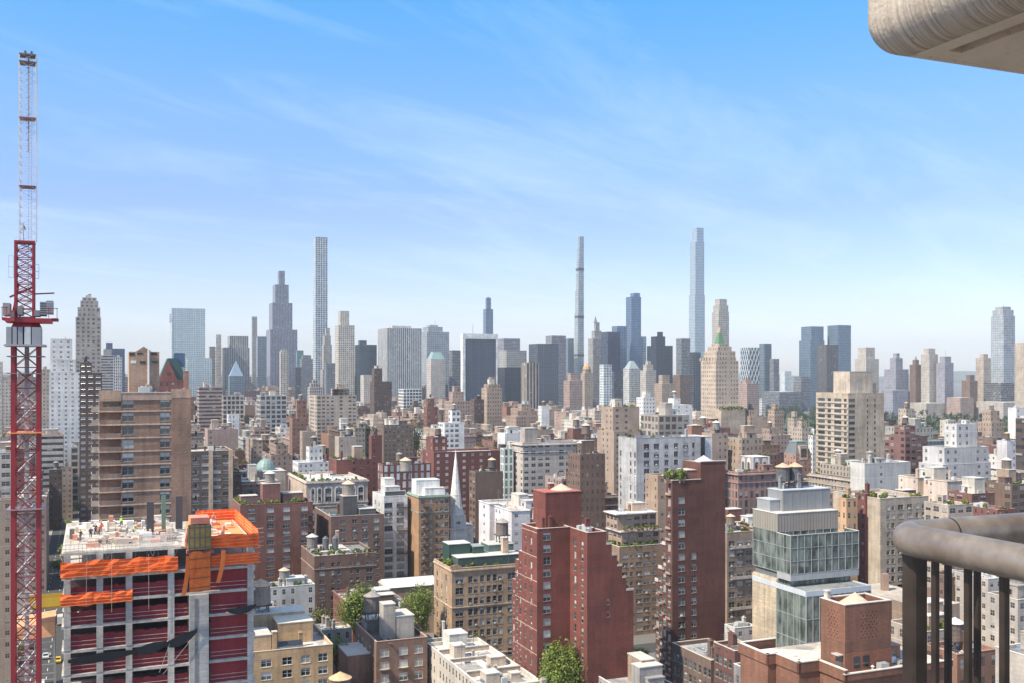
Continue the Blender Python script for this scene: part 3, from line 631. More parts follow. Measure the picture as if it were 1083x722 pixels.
    b('distant_block', 'pale distant block seen through the gap before the twin glass towers', 825, 837, 392, 420, 3600, 'PALE', 'fine', cat='building')
    b('glass_tower', 'twin blue glass tower with a lower shoulder', 845, 872, 360, 425, 2600, 'BLUEG', 'glass', 'the shouldered twin tower', cat=T, tiers=((848, 871.8, 345.5, .9),), glass=(.09, .15, .21))
    b('glass_tower', 'twin blue glass tower with a plain square top', 875, 900, 344, 425, 2600, 'BLUEG', 'glass', 'the plain twin tower', cat=T, glass=(.10, .16, .22))
    b('office_tower', 'dark striped tower standing in front of the twin glass towers', 864, 886.5, 364, 425, 2380, (.13, .12, .125), 'stripe', cat=T, glass=(.04, .04, .045))
    b('glass_tower', 'low grey-blue block at the foot of the shouldered twin tower', 839, 858, 398, 430, 2350, 'SLATE', 'band', cat=T)
    b('apartment_tower', 'grey stepped park-side tower with a flat crown', 904, 929.5, 379, 430, 2100, 'STONE', 'apt', 'the grey stepped park-side tower', cat=T, tiers=((907, 925, 367, .7),))
    b('apartment_tower', 'brownish park-side building with a small top house', 935, 961, 390, 430, 2000, 'MAUVE', 'apt', 'the park-side block with a top house', cat=T, tiers=((941, 955, 378, .5), (945, 951, 373, .3)))
    b('apartment_tower', 'dark tower with a pointed gable among the park-side towers', 962, 975, 385, 430, 1980, 'BROWN', 'apt', cat=T, tiers=((965, 972, 380, .5),))
    b('apartment_tower', 'tall brown twin-topped tower above the park wall of buildings', 974, 992, 374, 430, 1960, 'STONE', 'apt', 'the twin-topped park-side tower', cat=T, tiers=((976, 990, 368, .6),))
    b('apartment_tower', 'broad brown-grey tower with a mast box beside the twin-topped tower', 990, 1008.5, 383, 430, 1940, 'MAUVE', 'apt', cat=T, tiers=((994, 1007, 376.5, .6),))
    b('apartment_block', 'brown building with stepped roofs before the beige tower', 1017, 1034, 402, 430, 1900, 'BROWN', 'apt', tiers=((1022, 1032, 396, .5),))
    b('apartment_tower', 'beige tower with a small roof box behind brown stepped roofs', 1032, 1048, 378, 430, 1950, 'BEIGE', 'apt', cat=T, tiers=((1036, 1046, 374, .5),))
    b('glass_tower', 'grey glass tower with a rounded top near the balcony rail', 1048, 1073.5, 334, 430, 2000, (.36, .38, .40), 'fine', 'the round-topped glass tower', cat=T, tiers=((1049, 1072.5, 328, .85), (1052, 1070, 324.5, .6)), glass=(.15, .18, .2))
    b('office_tower', 'dark podium block wrapped round the foot of the round-topped tower', 1040, 1076, 404, 432, 1900, 'DGREY', 'band', cat=T)
    b('apartment_tower', 'plain beige tower at the picture\'s end beside the round-topped tower', 1073, 1096, 362, 440, 1500, 'BEIGE', 'plain', cat=T)
    b('apartment_block', 'wide grey-brown mansion block facing the park under pointed gable tower', 958, 1002, 426, 442, 1900, 'STONE', 'apt')
    b('apartment_block', 'pinkish mansion block facing the park beyond the white stepped house', 1001, 1030, 420, 442, 1880, 'PINK', 'apt')
    b('apartment_block', 'long pale mansion block facing the park beside the round-topped tower', 1029, 1090, 425, 442, 1850, 'STONE', 'apt')
    b('apartment_block', 'grey-brown mansion block facing the park beside beige slab', 930, 960, 412, 442, 1920, 'MAUVE', 'apt')
    b('office_block', 'dark low block with a blue roof beyond the park trees', 806, 848, 414, 436, 2300, 'SLATE', 'band')
    b('apartment_block', 'brownish-pink block at the foot of the lattice tower', 781, 803, 405, 436, 1500, (.36, .25, .22), 'apt', tiers=((783, 793, 400, .5),))
    b('office_block', 'pale little office block beside the brownish-pink block', 803, 810, 421, 438, 1450, 'WHITE', 'pier')
    b('hotel_tower', 'white ribbed hotel with a grey-green sloped roof', 659, 677, 389, 427, 1750, 'WHITE', 'pier', 'the white ribbed hotel', cat=T)
    b('hotel_tower', 'grey hotel tower with a domed stepped top beside the white ribbed hotel', 677, 694, 391, 427, 1720, 'STONE', 'old', cat=T, tiers=((680, 691, 385, .6), (683, 688, 381, .4)))
    b('hotel_tower', 'tan hotel tower with a copper-gold cap', 614, 627, 394, 425, 1700, 'TAN', 'old', 'the gold-capped hotel', cat=T, tiers=((616, 625.5, 390, .7),))
    b('office_tower', 'pale blue-white slab between gold-capped and white ribbed hotels', 634, 647, 385, 425, 1800, 'PALE', 'fine', cat=T)
    b('apartment_block', 'dark block with rows of small windows behind white ribbed hotel', 643, 661, 392, 425, 1850, 'NAVY', 'fine')
    b('apartment_block', 'tan stepped block under the dark tower with white roof boxes', 692, 714, 405, 432, 1500, 'TAN', 'old', tiers=((696, 708, 396, .5),))
    b('apartment_block', 'brown block beneath the dark grey slab before tallest skyscraper', 712, 731, 396, 430, 1700, 'BROWN', 'old')
    b('apartment_block', 'beige stepped block right below the thinnest tower', 596, 616, 402, 432, 1400, 'PINK', 'old', tiers=((600, 612, 394, .5),))
    b('apartment_block', 'pale tan block left of centre under the broad ribbed slab', 381, 400, 396, 430, 1500, 'STONE', 'apt')
    # middle distance, landmarks first
    b('office_block', 'grey modern block with a dark square window grid', 271, 303, 418, 447, 900, 'GREY', 'grid', 'the grey grid block', n=2)
    b('office_block', 'low grey office building with a white side pillar under the pyramid-topped glass', 233, 258, 418, 446, 950, 'STONE', 'grid', n=2)
    b('hospital', 'broad beige hospital block with rows of dark windows and a black rooftop band', 326, 377, 418, 452, 800, 'BEIGE', 'pair', 'the beige hospital block', cat='hospital', tiers=((352, 371, 411, .4),), n=3)
    b('apartment_block', 'rust-brick stepped block beside the beige hospital', 306, 326, 442, 478, 700, 'RUST', 'apt', tiers=((313, 325, 423, .5),), n=1)
    b('apartment_tower', 'grey tower with a white domed cap above the beige hospital', 325, 341, 409, 425, 1250, 'STONE', 'pier', cat=T, tiers=((327, 339, 405, .7), (330, 336, 401.5, .4)))
    b('apartment_tower', 'dark brown stepped tower under the broad ribbed slab', 391, 414, 403, 440, 1100, 'DBROWN', 'apt', 'the dark brown stepped tower', cat=T, tiers=((392.5, 403, 389, .6),), n=1)
    b('office_block', 'white gridded block beneath the green-roofed masonry tower', 421, 446, 411, 434, 1300, 'WHITE', 'grid')
    b('apartment_block', 'dark brick block carrying a pale domed tank house', 448, 463, 430, 448, 760, 'BRICK', 'apt', 'the domed brick block', tiers=((450, 459, 421, .6),))
    b('apartment_tower', 'tan gothic tower with a pale green crown over a dark base', 509, 531, 410, 455, 900, 'TAN', 'old', 'the gothic crowned tower', cat=T, tiers=((512, 529, 406, .8),), garden=3)
    b('apartment_block', 'dark brown wing at the base of the gothic crowned tower', 498, 512, 422, 456, 880, 'DBROWN', 'apt', n=2)
    b('apartment_block', 'pink-tan block behind the white terraced house', 470, 500, 424, 440, 950, 'PINK', 'old', n=3, tiers=((474, 490, 414, .5),))
    b('white_house', 'white terraced building with a square roof pavilion', 463, 491, 447, 467, 620, 'WHITE', 'pair', 'the white terraced building', tiers=((476, 488, 434, .5),), n=2)
    b('apartment_block', 'brown tiered block with many small arches', 535, 572, 440, 462, 950, (.32, .23, .18), 'old', 'the brown tiered block', tiers=((540, 568, 434, .7), (548, 562, 427, .4)), n=1)
    b('white_house', 'slim plain white block beside the brown tiered block', 569, 581, 429, 452, 880, 'WHITE', 'plain')
    b('white_house', 'low blank white gable wall before the brown tiered block', 526, 554, 458, 470, 560, 'WHITE', 'blank', 'the blank white gable wall', n=1)
    b('apartment_block', 'brown brick cube on pale roofs near the brown tiered block', 600, 618, 453, 468, 560, 'BRICK', 'plain', 'the brown brick cube', tanks=1)
    b('apartment_block', 'wide dark brown block with black corner shafts', 397, 437, 449, 478, 650, (.16, .115, .09), 'apt', 'the wide dark brown block', n=4, tanks=1)
    b('apartment_block', 'beige tower block with two black window slits', 354, 377, 462, 488, 560, 'BEIGE', 'plain', 'the beige block with two slits', n=1)
    b('apartment_block', 'narrow red-brick bulk beside the beige block with two slits', 390, 404, 460, 489, 520, 'RED', 'plain', n=1)
    b('white_house', 'white stepped villa block with tall roof house', 309, 348, 489, 506, 520, 'WHITE', 'apt', 'the white stepped villa block', tiers=((325, 342, 473, .55),), n=2)
    b('apartment_block', 'plain tan slab wall behind the white stepped villa block', 317, 334, 456, 487, 600, 'TAN', 'plain', n=1)
    b('apartment_block', 'tan-pink block with scattered small windows beyond the dark pier-striped building', 216, 252, 454, 484, 600, 'PINK', 'plain', 'the tan-pink block', n=5, tanks=1)
    b('white_house', 'small white house top above the tan-pink block', 240, 253, 438, 452, 760, 'WHITE', 'old', n=1)
    b('apartment_block', 'low red brick block with a planted roof edge', 347, 393, 486, 508, 470, 'RED', 'plain', 'the low red block with a planted roof', garden=8, n=2)
    b('apartment_block', 'huge dark red brick block with white-trimmed windows', 446, 531, 478, 520, 480, 'RED', 'sparse', 'the huge dark red block', ratio=.5, n=8, tiers=((449, 466, 462, .6),), glass=(.42, .4, .38))
    b('apartment_block', 'long red block with tall white window bays and a grey roof', 399, 456, 491, 508, 440, 'RED', 'pier', 'the long red block with white bays', ratio=.4, rooft='grey', n=4, glass=(.4, .4, .4))
    b('apartment_block', 'grey-beige apartment block of two joined wings', 541, 619, 468, 522, 470, 'STONE', 'pair', 'the grey-beige apartment block', ratio=.4, n=6, cornice=True)
    b('white_house', 'white corner block with green window bays beside the huge dark red block', 529, 543, 474, 490, 475, 'WHITE', 'pier', n=1, glass=(.1, .2, .16))
    b('apartment_block', 'dark brick block with water tank in front of the grey-beige wings', 600, 640, 480, 520, 420, 'BROWN', 'old', tanks=1, n=5)
    b('apartment_block', 'pale brown block with a copper-green edge behind the church steeple', 496, 532, 499, 540, 430, 'BROWN', 'pair', 'the brown block behind the steeple', ratio=.6, n=3, garden=3, tanks=1)
    b('apartment_block', 'tan blank-topped block with planted roof and curved upper walls', 631, 683, 456, 520, 520, 'TAN', 'sparse', 'the tan block with curved upper walls', tiers=((634, 677, 430, .7),), garden=7, n=2)
    b('museum', 'white stone block wrapped in a bronze lattice', 677, 729, 439, 463, 560, (.36, .32, .28), 'grid', 'the bronze lattice block', n=2, rooft='white', glass=(.15, .12, .095))
    b('apartment_block', 'white punched-window block behind the bronze lattice block', 673, 693, 420, 440, 800, 'WHITE', 'apt', n=1)
    b('apartment_block', 'pale stepped block with a pink cube on top near the bronze lattice block', 700, 732, 428, 450, 780, 'WHITE', 'plain', tiers=((706, 717, 421, .5),), n=2)
    b('apartment_block', 'tan block with dark shaft and green copper roof', 769, 806, 463, 494, 520, 'TAN', 'old', 'the green copper-roofed block', n=2, rooft=(.25, .42, .36), cap=(.3, .48, .41))
    b('apartment_block', 'tan corner house with a black flue beside the white modern house', 742, 770, 458, 500, 480, 'TAN', 'plain', n=3)
    b('mansion', 'slate-roofed mansion with a tall stone dormer', 829, 858, 480, 503, 560, (.33, .2, .16), 'old', 'the slate-roofed mansion', n=1)
    b('apartment_block', 'long red and tan corniced block with cream windows', 766, 826, 499, 556, 420, (.30, .17, .14), 'pier', 'the long corniced block', ratio=.45, cornice=True, n=4, garden=5, glass=(.12, .12, .12))
    for (l, xl, xr, yt, Y, cc) in (('tan park-side block with a roof cube under the low grey-blue block', 812, 829, 434, 860, 'TAN'), ('beige park-side block topped by a plain cube', 833, 848, 442, 820, 'BEIGE'), ('tan stepped block with roof trees beside the green-capped hotel', 780, 812, 440, 800, 'TAN'),
                              ('pale tan block with a clipped roof garden near the beige slab', 838, 861, 452, 740, 'BEIGE'), ('pink-tan low block between green-capped hotel and slate-roofed mansion', 800, 836, 460, 680, 'PINK'), ('pale grey slab edge just before the beige slab', 855, 865, 460, 640, 'WHITE')):
        b('apartment_block', l, xl, xr, yt, yt + 22, Y, cc, 'old', n=4, garden=5, tiers=((xl + 4, xl + (xr - xl) * .6, yt - 7, .5),))
    b('apartment_block', 'tan villa tower with a white tank beyond the dark octagonal block', 950, 967, 432, 452, 760, 'BEIGE', 'old', n=2, tanks=1)
    b('apartment_block', 'small cream block with pierced tower behind the white terraced modern house', 994, 1011, 444, 460, 760, 'CREAM', 'old', n=1)
    b('apartment_block', 'tan stepped tower block behind the white terraced modern house', 1034, 1062, 446, 470, 700, 'TAN', 'old', tiers=((1038, 1058, 434, .6),), n=1)
    b('apartment_block', 'white plain tower beside dark banded block at the picture\'s end', 1066, 1083, 431, 480, 560, 'WHITE', 'plain', n=1)
    b('apartment_block', 'pale mauve block between white terraced house and dark banded block', 1054, 1075, 466, 505, 470, (.55, .52, .52), 'plain', n=1)
    b('apartment_block', 'dark brick block with pale balcony bands at the picture\'s end', 1074, 1100, 442, 510, 430, 'DBROWN', 'band', tiers=(), cap=(.6, .55, .5))
    b('apartment_block', 'dark brick block stepping up to a smaller drum and grey tank', 935, 981, 461, 494, 480, (.19, .10, .085), 'pair', 'the dark stepped brick block', tiers=((945, 967, 450, .5),), tanks=1)
    b('white_house', 'long low white building with roof sheds below the beige slab', 899, 963, 490, 508, 430, (.52, .49, .45), 'plain', 'the long low white building', ratio=.35, n=6, tanks=1, rooft='white')
    b('apartment_block', 'orange-lit tan house beside the glass building\'s roof', 885, 907, 527, 560, 320, 'ORANGE', 'old', n=2, garden=4)
    b('apartment_block', 'dark red brick house between orange-tan house and cream apartment house', 904, 928, 522, 600, 325, 'RED', 'apt', n=3)
    b('apartment_block', 'tan brick terrace block with a tall square pillar above the railing', 977, 1029, 534, 575, 300, 'BEIGE', 'pair', n=3, garden=4, tiers=((985, 993, 524, .25),))
    b('apartment_block', 'red brick block with roof railings above the balcony rail', 1002, 1052, 522, 560, 350, 'BRICK', 'pair', n=5)
    b('apartment_block', 'brown flat-roofed block at the picture\'s end above the rail', 1036, 1100, 512, 550, 390, 'BROWN', 'pair', n=6, garden=6)
    b('white_house', 'white terraced modern house stepping up in three tiers with a lift tower', 971, 1048, 491, 508, 450, (.48, .455, .435), 'sparse', 'the white terraced modern house', ratio=.5, n=2, rooft='white', tiers=((976, 1048, 473, .9), (1003, 1036, 449, .5), (1024, 1031, 445, .2)))
    # beside the avenue, behind the crane
    b('apartment_block', 'pale block with rows of dark windows left of the avenue behind the crane'.replace('left of', 'along'), -30, 16, 478, 535, 340, 'STONE', 'pair', n=3, ratio=.8)
    b('apartment_block', 'plain tan block at the foot of the pale avenue block', -30, 17, 528, 722, 270, 'TAN', 'plain', n=2, ratio=.5)
    b('office_block', 'grey block with an orange-edged flat top beside the crane mast', 38, 68, 459, 500, 600, 'STONE', 'band', n=1, rooft=(.5, .28, .14), cap=(.75, .35, .12))
    b('apartment_block', 'long brown brick block receding down the avenue behind the crane', 14, 53, 525, 722, 400, (.27, .19, .16), 'apt', ratio=2.2, n=6)
    b('apartment_tower', 'dark narrow slab with a red roof house in the avenue gap', 52, 66, 496, 600, 560, 'DBROWN', 'old', n=1, cat=T)
    b('apartment_block', 'tan narrow slab next to the dark narrow slab in the avenue gap', 65, 77, 494, 590, 600, 'TAN', 'apt', n=2)
    b('apartment_block', 'pale block with bright windows closing the avenue beside the brown balcony tower', 75, 91, 472, 545, 650, 'STONE', 'grid', n=2)
# ---------------------------------------------------------------- near buildings with real window openings
def near(name, label, xl, xc, xr, yt, Y, tint, north=None, east=None, yb=722, lm=None, cat='building', roof='pale', depth=None, cap=None, frame=(.33, .31, .285), seed=0, cornice=None, parap=.9, mix=(0, 0, 0, 4, 1, 5, 2, 3), **cl):
    tint = C.get(tint, tint); s0, a0 = sa_px(xc, Y); s1 = s_at(xr, a0); a1 = a0 + depth if depth else a_at(xl, s0); z = z_at(yt, Y)
    fp = (s0, s1, a0, a1); reg(fp, z, yb, lm, Y)
    root = thing(name, label, cat, (s0 + s1) / 2, (a0 + a1) / 2)
    w, d = s1 - s0, a1 - a0; x0, x1, y0, y1 = -w / 2, w / 2, -d / 2, d / 2
    mb = MB(); wd = Windows(root, frame, mix)
    for face, spec in (('n', north), ('e', east)):
        O, U, wid, nr = ((x0, y0), (1, 0), w, (0, -1)) if face == 'n' else ((x0, y1), (0, -1), d, (-1, 0))
        if not spec: panel(mb, O, U, wid, 0., z, [], nr); continue
        cols = [(((s_at(p, a0) - s0) / w) if face == 'n' else ((a1 - a_at(p, s0)) / d), ww) for p, ww in spec['cols']]
        face_windows(mb, wd, O, U, wid, 0., z, nr, cols, z - spec['first'], spec['fh'], spec['h'], spec['rows'], spec.get('skip', ()))
    wd.done()
    mb.face([(x1, y0, 0), (x1, y1, 0), (x1, y1, z), (x1, y0, z)]); mb.face([(x1, y1, 0), (x0, y1, 0), (x0, y1, z), (x1, y1, z)])
    mb.build('wall', MAS, root, tint)
    cap = cap or tuple(min(.7, q * 1.3 + .06) for q in tint)
    zt = roof_with_parapet(root, x0, x1, y0, y1, z, tint, cap, WT.get(roof, roof), parap)
    if cornice:
        for dz, k, hh in cornice:
            cm = MB(); zz = z - dz; cm.box(x0 - k, x1 + k, y0 - k, y0, zz, zz + hh); cm.box(x0 - k, x0, y0, y1, zz, zz + hh); cm.box(x1, x1 + k, y0, y1, zz, zz + hh); cm.build('cornice', MAS, root, cap)
    if cl: clutter(root, x0 + .6, x1 - .6, y0 + .6, y1 - .6, zt, random.Random(seed + int(xl)), cl.get('n', 4) + 5, cl.get('brick', tint), cl.get('tanks', 0), cl.get('garden', 0), cl.get('bulk', False))
    loc = lambda px, a=a0: s_at(px, a) - (s0 + s1) / 2
    return root, (x0, x1, y0, y1), z, zt, loc
def boxpart(root, nm, x0, x1, y0, y1, z0, z1, tint, mat=None, cap=True, captint=(.55, .5, .44)):
    mb = MB(); mb.box(x0, x1, y0, y1, z0, z1, 0, bottom=False, top=not cap)
    if cap: mb.box(x0 - .1, x1 + .1, y0 - .1, y1 + .1, z1, z1 + .18, 1)
    return mb.build(nm, [mat or MAS, COPE], root, tint, cap=list(captint))
def fire_escape(root, x, y, z1, floors, fh, w=3.2):
    mb = MB()
    for i in range(floors):
        z = z1 - i * fh
        mb.box(x - w / 2, x + w / 2, y - 1.1, y - .05, z, z + .08)
        for k in range(9): u = x - w / 2 + w * k / 8; mb.box(u - .025, u + .025, y - 1.1, y - 1.05, z, z + 1.0)
        mb.box(x - w / 2, x + w / 2, y - 1.12, y - 1.05, z + .95, z + 1.02)
        if i: 
            sg = 1 if i % 2 else -1
            mb.tube((x - sg * w * .35, y - .6, z + .05), (x + sg * w * .35, y - .6, z + fh), .12, 4)
    return mb.build('fire_escape', MET, root, (.05, .045, .045))

def near_city():
    # tan apartment house with green roof sheds, before the steeple
    tn = (.41, .275, .175)
    r, (x0, x1, y0, y1), z, zt, loc = near('apartment_building', 'tan brick apartment house with dark green roof sheds and a planted parapet', 459, 478, 558, 601, 298, tn,
        dict(cols=[(486, 2.5), (497.5, 1.35), (503.4, 1.35), (510, 1.35), (517, 1.35), (523.4, 1.35), (529, 1.35), (541, 2.5), (552.7, 1.5)], first=3.5, fh=3.2, h=1.95, rows=11),
        dict(cols=[(462.5, 1.3), (467, 1.3), (472, 1.3)], first=3.5, fh=3.2, h=1.9, rows=11), lm='the tan house with green roof sheds', roof='tar', garden=14, n=3, cornice=[(.9, .35, .4), (11.6, .2, .3), (26, .2, .3)], cap=(.52, .40, .29))
    gr = (.035, .075, .06)
    boxpart(r, 'roof_shed', x0 + 2.2, x0 + 9, y0 + 9, y1 - 2, zt, zt + 6.4, gr, MET, captint=(.62, .6, .55)); boxpart(r, 'roof_shed', x0 + 9.5, x0 + 13, y0 + 8, y0 + 13, zt, zt + 5.4, gr, MET, captint=(.3, .32, .3))
    boxpart(r, 'penthouse', x0 + 3, x1 - .8, y0 + 3.2, y1 - 1, zt, zt + 3.2, (.06, .09, .08), captint=(.6, .57, .52)); boxpart(r, 'chimney', x1 - 6, x1 - 4.2, y0 + 5, y0 + 6.6, zt, zt + 8, (.50, .36, .26))
    tank(r, x1 - 3.5, y0 + 12, zt + 5, 1.05, (.20, .16, .14), (.34, .30, .27)); boxpart(r, 'roof_shed', x1 - 9, x1 - .9, y0 + 9, y1 - 1, zt + 3.3, zt + 5.4, (.08, .14, .12), MET)
    for px in (482, 553):
        mb = MB(); cx_ = loc(px)
        pts = [(cx_ + 1.9 * math.cos(t_ * math.pi / 8), z + .1 + 1.0 * math.sin(t_ * math.pi / 8)) for t_ in range(9)]
        mb.face([(p, y0 - .05, q) for p, q in pts]); mb.face([(p, y0 + .3, q) for p, q in reversed(pts)])
        for (p, q), (p2, q2) in zip(pts, pts[1:]): mb.face([(p, y0 - .05, q), (p, y0 + .3, q), (p2, y0 + .3, q2), (p2, y0 - .05, q2)])
        mb.build('gable_crest', MAS, r, tn)
    # church: spire on a square belfry
    s, a = sa_px(482, 405); root = thing('church', 'slim white stone church steeple rising behind the tan house with green sheds', 'church', s, a)
    HAND.append(dict(x0=472, x1=492, yt=475, yb=560, Y=405, fp=(s - 6, s + 6, a - 6, a + 14), lm='the white steeple', tint=None))
    zb, zm, zs, zt_ = z_at(575, 405), z_at(558, 405), z_at(543, 405), z_at(475, 405); st = (.70, .66, .60)
    mb = MB(); mb.box(-3.9, 3.9, -3.9, 3.9, 0, zb + 2); mb.box(-3.5, 3.5, -3.5, 3.5, zb + 2, zm); mb.build('belfry', MAS, root, st)
    mb = MB(); mb.box(-4.1, 4.1, -4.1, 4.1, zm, zm + .5); mb.box(-3.2, 3.2, -3.2, 3.2, zm + .5, zs - .5); mb.box(-3.0, 3.0, -3.0, 3.0, zs - .5, zs); mb.build('steeple_base', MAS, root, (.56, .52, .47))
    mb = MB(); n_ = 8
    mb.cyl(0, 0, zs, zs + (zt_ - zs) * .12, 3.15, 2.65, 8, ph=.5, top=False); mb.cyl(0, 0, zs + (zt_ - zs) * .12, zt_, 2.55, .06, 8, ph=.5)
    for f_ in (.3, .5, .7): mb.cyl(0, 0, zs + (zt_ - zs) * f_, zs + (zt_ - zs) * f_ + .25, 2.55 * (1 - f_) * 1.15 + .12, 2.55 * (1 - f_) * 1.12 + .1, 8, ph=.5)
    mb.build('spire', MAS, root, st)
    mb = MB()
    for dx, dy in ((0, -3.23), (-3.23, 0)):
        for i in range(7):
            t0, t1 = i * math.pi / 7, (i + 1) * math.pi / 7; rr = 1.0
            p = [(math.cos(t_) * rr, math.sin(t_) * rr) for t_ in (t0, t1)]
            f_ = (lambda u, v: (u, dy, zm + 2.2 + v)) if dx == 0 else (lambda u, v: (dx, u, zm + 2.2 + v))
            mb.face([f_(0, 0), f_(*p[0]), f_(*p[1])])
    mb.build('louvre', MAS, root, (.18, .16, .15))
    mb = MB(); mb.cyl(0, 0, zt_, zt_ + 1.2, .05, .05, 6); mb.box(-.4, .4, -.04, .04, zt_ + .7, zt_ + .8); mb.build('finial', MET, root, (.3, .28, .25))
    boxpart(root, 'nave', -5, 9, 4.2, 30, 0, 24, st, captint=(.3, .28, .27))
    # orange-tan block with black fire escapes
    r, (x0, x1, y0, y1), z, zt, loc = near('apartment_building', 'orange-tan brick block with black fire escapes and white roof house', 431, 443, 475, 524, 390, (.36, .21, .12),
        dict(cols=[(447, 1.3), (456, 1.2), (462, .9), (467.5, 1.4), (472.5, 1.4)], first=2.4, fh=3.0, h=1.7, rows=11), None, yb=602, lm='the orange-tan fire escape block', roof='white', n=4, cap=(.28, .42, .36), cornice=[(.7, .4, .5), (6.6, .15, .2)])
    fire_escape(r, loc(450.5), y0, z - 4.2, 9, 3.0, 2.6)
    boxpart(r, 'roof_house', x0 + .5, x1 - 2.2, y0 + 5, y1 - 4, zt, zt + 6.3, (.70, .69, .66), captint=(.7, .7, .68)); boxpart(r, 'roof_house', x0 + 3, x1 - 1, y0 + 1.8, y0 + 5, zt, zt + 3.4, (.7, .68, .65)); tank(r, x0 - 2.4 + 3, y0 + 20, zt + 5.5, 1.15, (.33, .29, .25), (.62, .46, .33))
    # white-grey loft block with black balconies
    r, (x0, x1, y0, y1), z, zt, loc = near('apartment_building', 'grey-white loft block with black balconies up one side', 394, 406, 431, 524.5, 395, (.55, .54, .53),
        dict(cols=[(411, 3.2), (423.5, 3.0)], first=3.5, fh=2.98, h=1.95, rows=10), dict(cols=[(397, 1.2), (401, 1.2)], first=3.5, fh=2.98, h=1.6, rows=10), yb=596, lm='the grey-white loft block', roof='white', n=3, frame=(.16, .16, .16))
    mb = MB(); bx = loc(425.5)
    for i in range(0, 10, 1):
        if i % 3 == 2: continue
        zz = z - 3.5 - i * 2.98 - 1.1
        if i % 3 == 0:
            b_ = MB(); b_.box(bx - 2.3, bx + 2.1, y0 - 1.3, y0 - .02, zz, zz + .15)
            for k in range(12): u = bx - 2.3 + 4.4 * k / 11; b_.box(u - .03, u + .03, y0 - 1.3, y0 - 1.24, zz + .15, zz + 1.05)
            b_.box(bx - 2.3, bx + 2.1, y0 - 1.32, y0 - 1.22, zz + 1.05, zz + 1.12); b_.build('balcony', MET, r, (.05, .05, .05))
    boxpart(r, 'roof_house', x0 + 1.2, x1 - 2.4, y0 + 2, y0 + 9, zt, zt + 4.2, (.5, .5, .5)); boxpart(r, 'roof_house', x0 + 2, x0 + 6, y0 + 6, y0 + 12, zt, zt + 7, (.6, .58, .55)); boxpart(r, 'roof_screen', x0 + .8, x1 - .8, y0 + .9, y0 + 1.3, zt, zt + 2.6, (.08, .08, .08), MET)
    # brown brick, black roof, big tank
    r, (x0, x1, y0, y1), z, zt, loc = near('apartment_building', 'brown brick block with a black roof and tan-capped tank house', 345, 350, 406, 546, 380, (.18, .108, .085),
        dict(cols=[(362.6, 1.8), (375, 1.8), (386, 2.4), (398, 2.2)], first=2.2, fh=2.92, h=1.65, rows=9), yb=598, depth=30, lm='the brown black-roofed block', roof='tar', n=5, cap=(.5, .42, .36))
    boxpart(r, 'tank_house', x0 + 6, x0 + 11.5, y0 + 6, y0 + 12, zt, zt + 7.5, (.10, .09, .09)); tank(r, x0 + 8.7, y0 + 9, zt + 4.2, 1.2, (.30, .26, .22), (.60, .46, .32)); boxpart(r, 'roof_house', x0 + 12, x1 - 2, y0 + 4, y0 + 12, zt, zt + 2.6, (.12, .115, .11))
    # brown brick with planted roof and twin vats
    r, (x0, x1, y0, y1), z, zt, loc = near('apartment_building', 'dark brown brick block with a planted parapet and twin grey vats', 329, 332.5, 398, 588, 350, (.15, .092, .072),
        dict(cols=[(340.7, 1.9), (352, 1.2), (358.4, 1.2), (371.6, 1.2), (378.4, 1.2), (390.6, 2.2)], first=3.2, fh=2.87, h=1.5, rows=8), yb=645, depth=24, lm='the brown block with twin vats', roof='grey', garden=0, n=3, cornice=[(4.6, .2, .3)], cap=(.34, .24, .2))
    for px in (336, 352, 361, 376, 380, 388, 393): put('planter', P['shrub'][1 if px > 370 else 0], r, (loc(px), y0 + 1.2, zt), px, (1.5, 1.3, 1.5), (.3, .22, .16))
    for dx in (0, 3.4): mb = MB(); mb.cyl(x0 + 6 + dx, y0 + 10, zt + 1, zt + 5.2, 1.15, 1.15, 12); mb.cyl(x0 + 6 + dx, y0 + 10, zt + 5.2, zt + 6.2, 1.25, .1, 12); mb.box(x0 + 5.2 + dx, x0 + 6.8 + dx, y0 + 9.2, y0 + 10.8, zt, zt + 1); mb.build('vat', MET, r, (.12, .13, .14))
    tank(r, x0 + 1.6, y0 + 12, zt - .6, 1.0, (.25, .22, .2), (.55, .52, .48)); boxpart(r, 'roof_house', x0 + 4, x0 + 14, y0 + 7, y1 - 3, zt, zt + 1.0, (.32, .3, .28)); boxpart(r, 'chimney', x0 + 12, x0 + 13, y1 - 4, y1 - 2.8, zt, zt + 6, (.42, .28, .2))
    # red-brown block with roof garden and brick tank house
    r, (x0, x1, y0, y1), z, zt, loc = near('apartment_building', 'red-brown brick block with an overgrown roof garden and brick tank house', 246, 254, 331, 534, 370, (.19, .083, .064),
        dict(cols=[(266, 2.5), (286, 2.6), (303, 2.6), (322, 2.5)], first=2.3, fh=2.95, h=1.7, rows=13), None, yb=640, lm='the roof-garden red block', roof='tar', garden=34, n=2, cap=(.3, .16, .13), mix=(0, 0, 1, 2, 3))
    boxpart(r, 'tank_house', loc(281), loc(300), y0 + 7, y0 + 13, zt, zt + 7.5, (.23, .10, .08)); tank(r, loc(290), y0 + 10, zt + 7.6, 1.0, (.28, .24, .21), (.66, .62, .58), False)
    boxpart(r, 'roof_house', loc(258), loc(276), y0 + 8, y0 + 13, zt, zt + 3.2, (.22, .12, .1)); boxpart(r, 'roof_house', loc(303), loc(325), y0 + 8, y0 + 14, zt, zt + 3.6, (.25, .13, .1)); fire_escape(r, x1 - 1.4, y0, z - 5, 9, 2.95, 2.4)
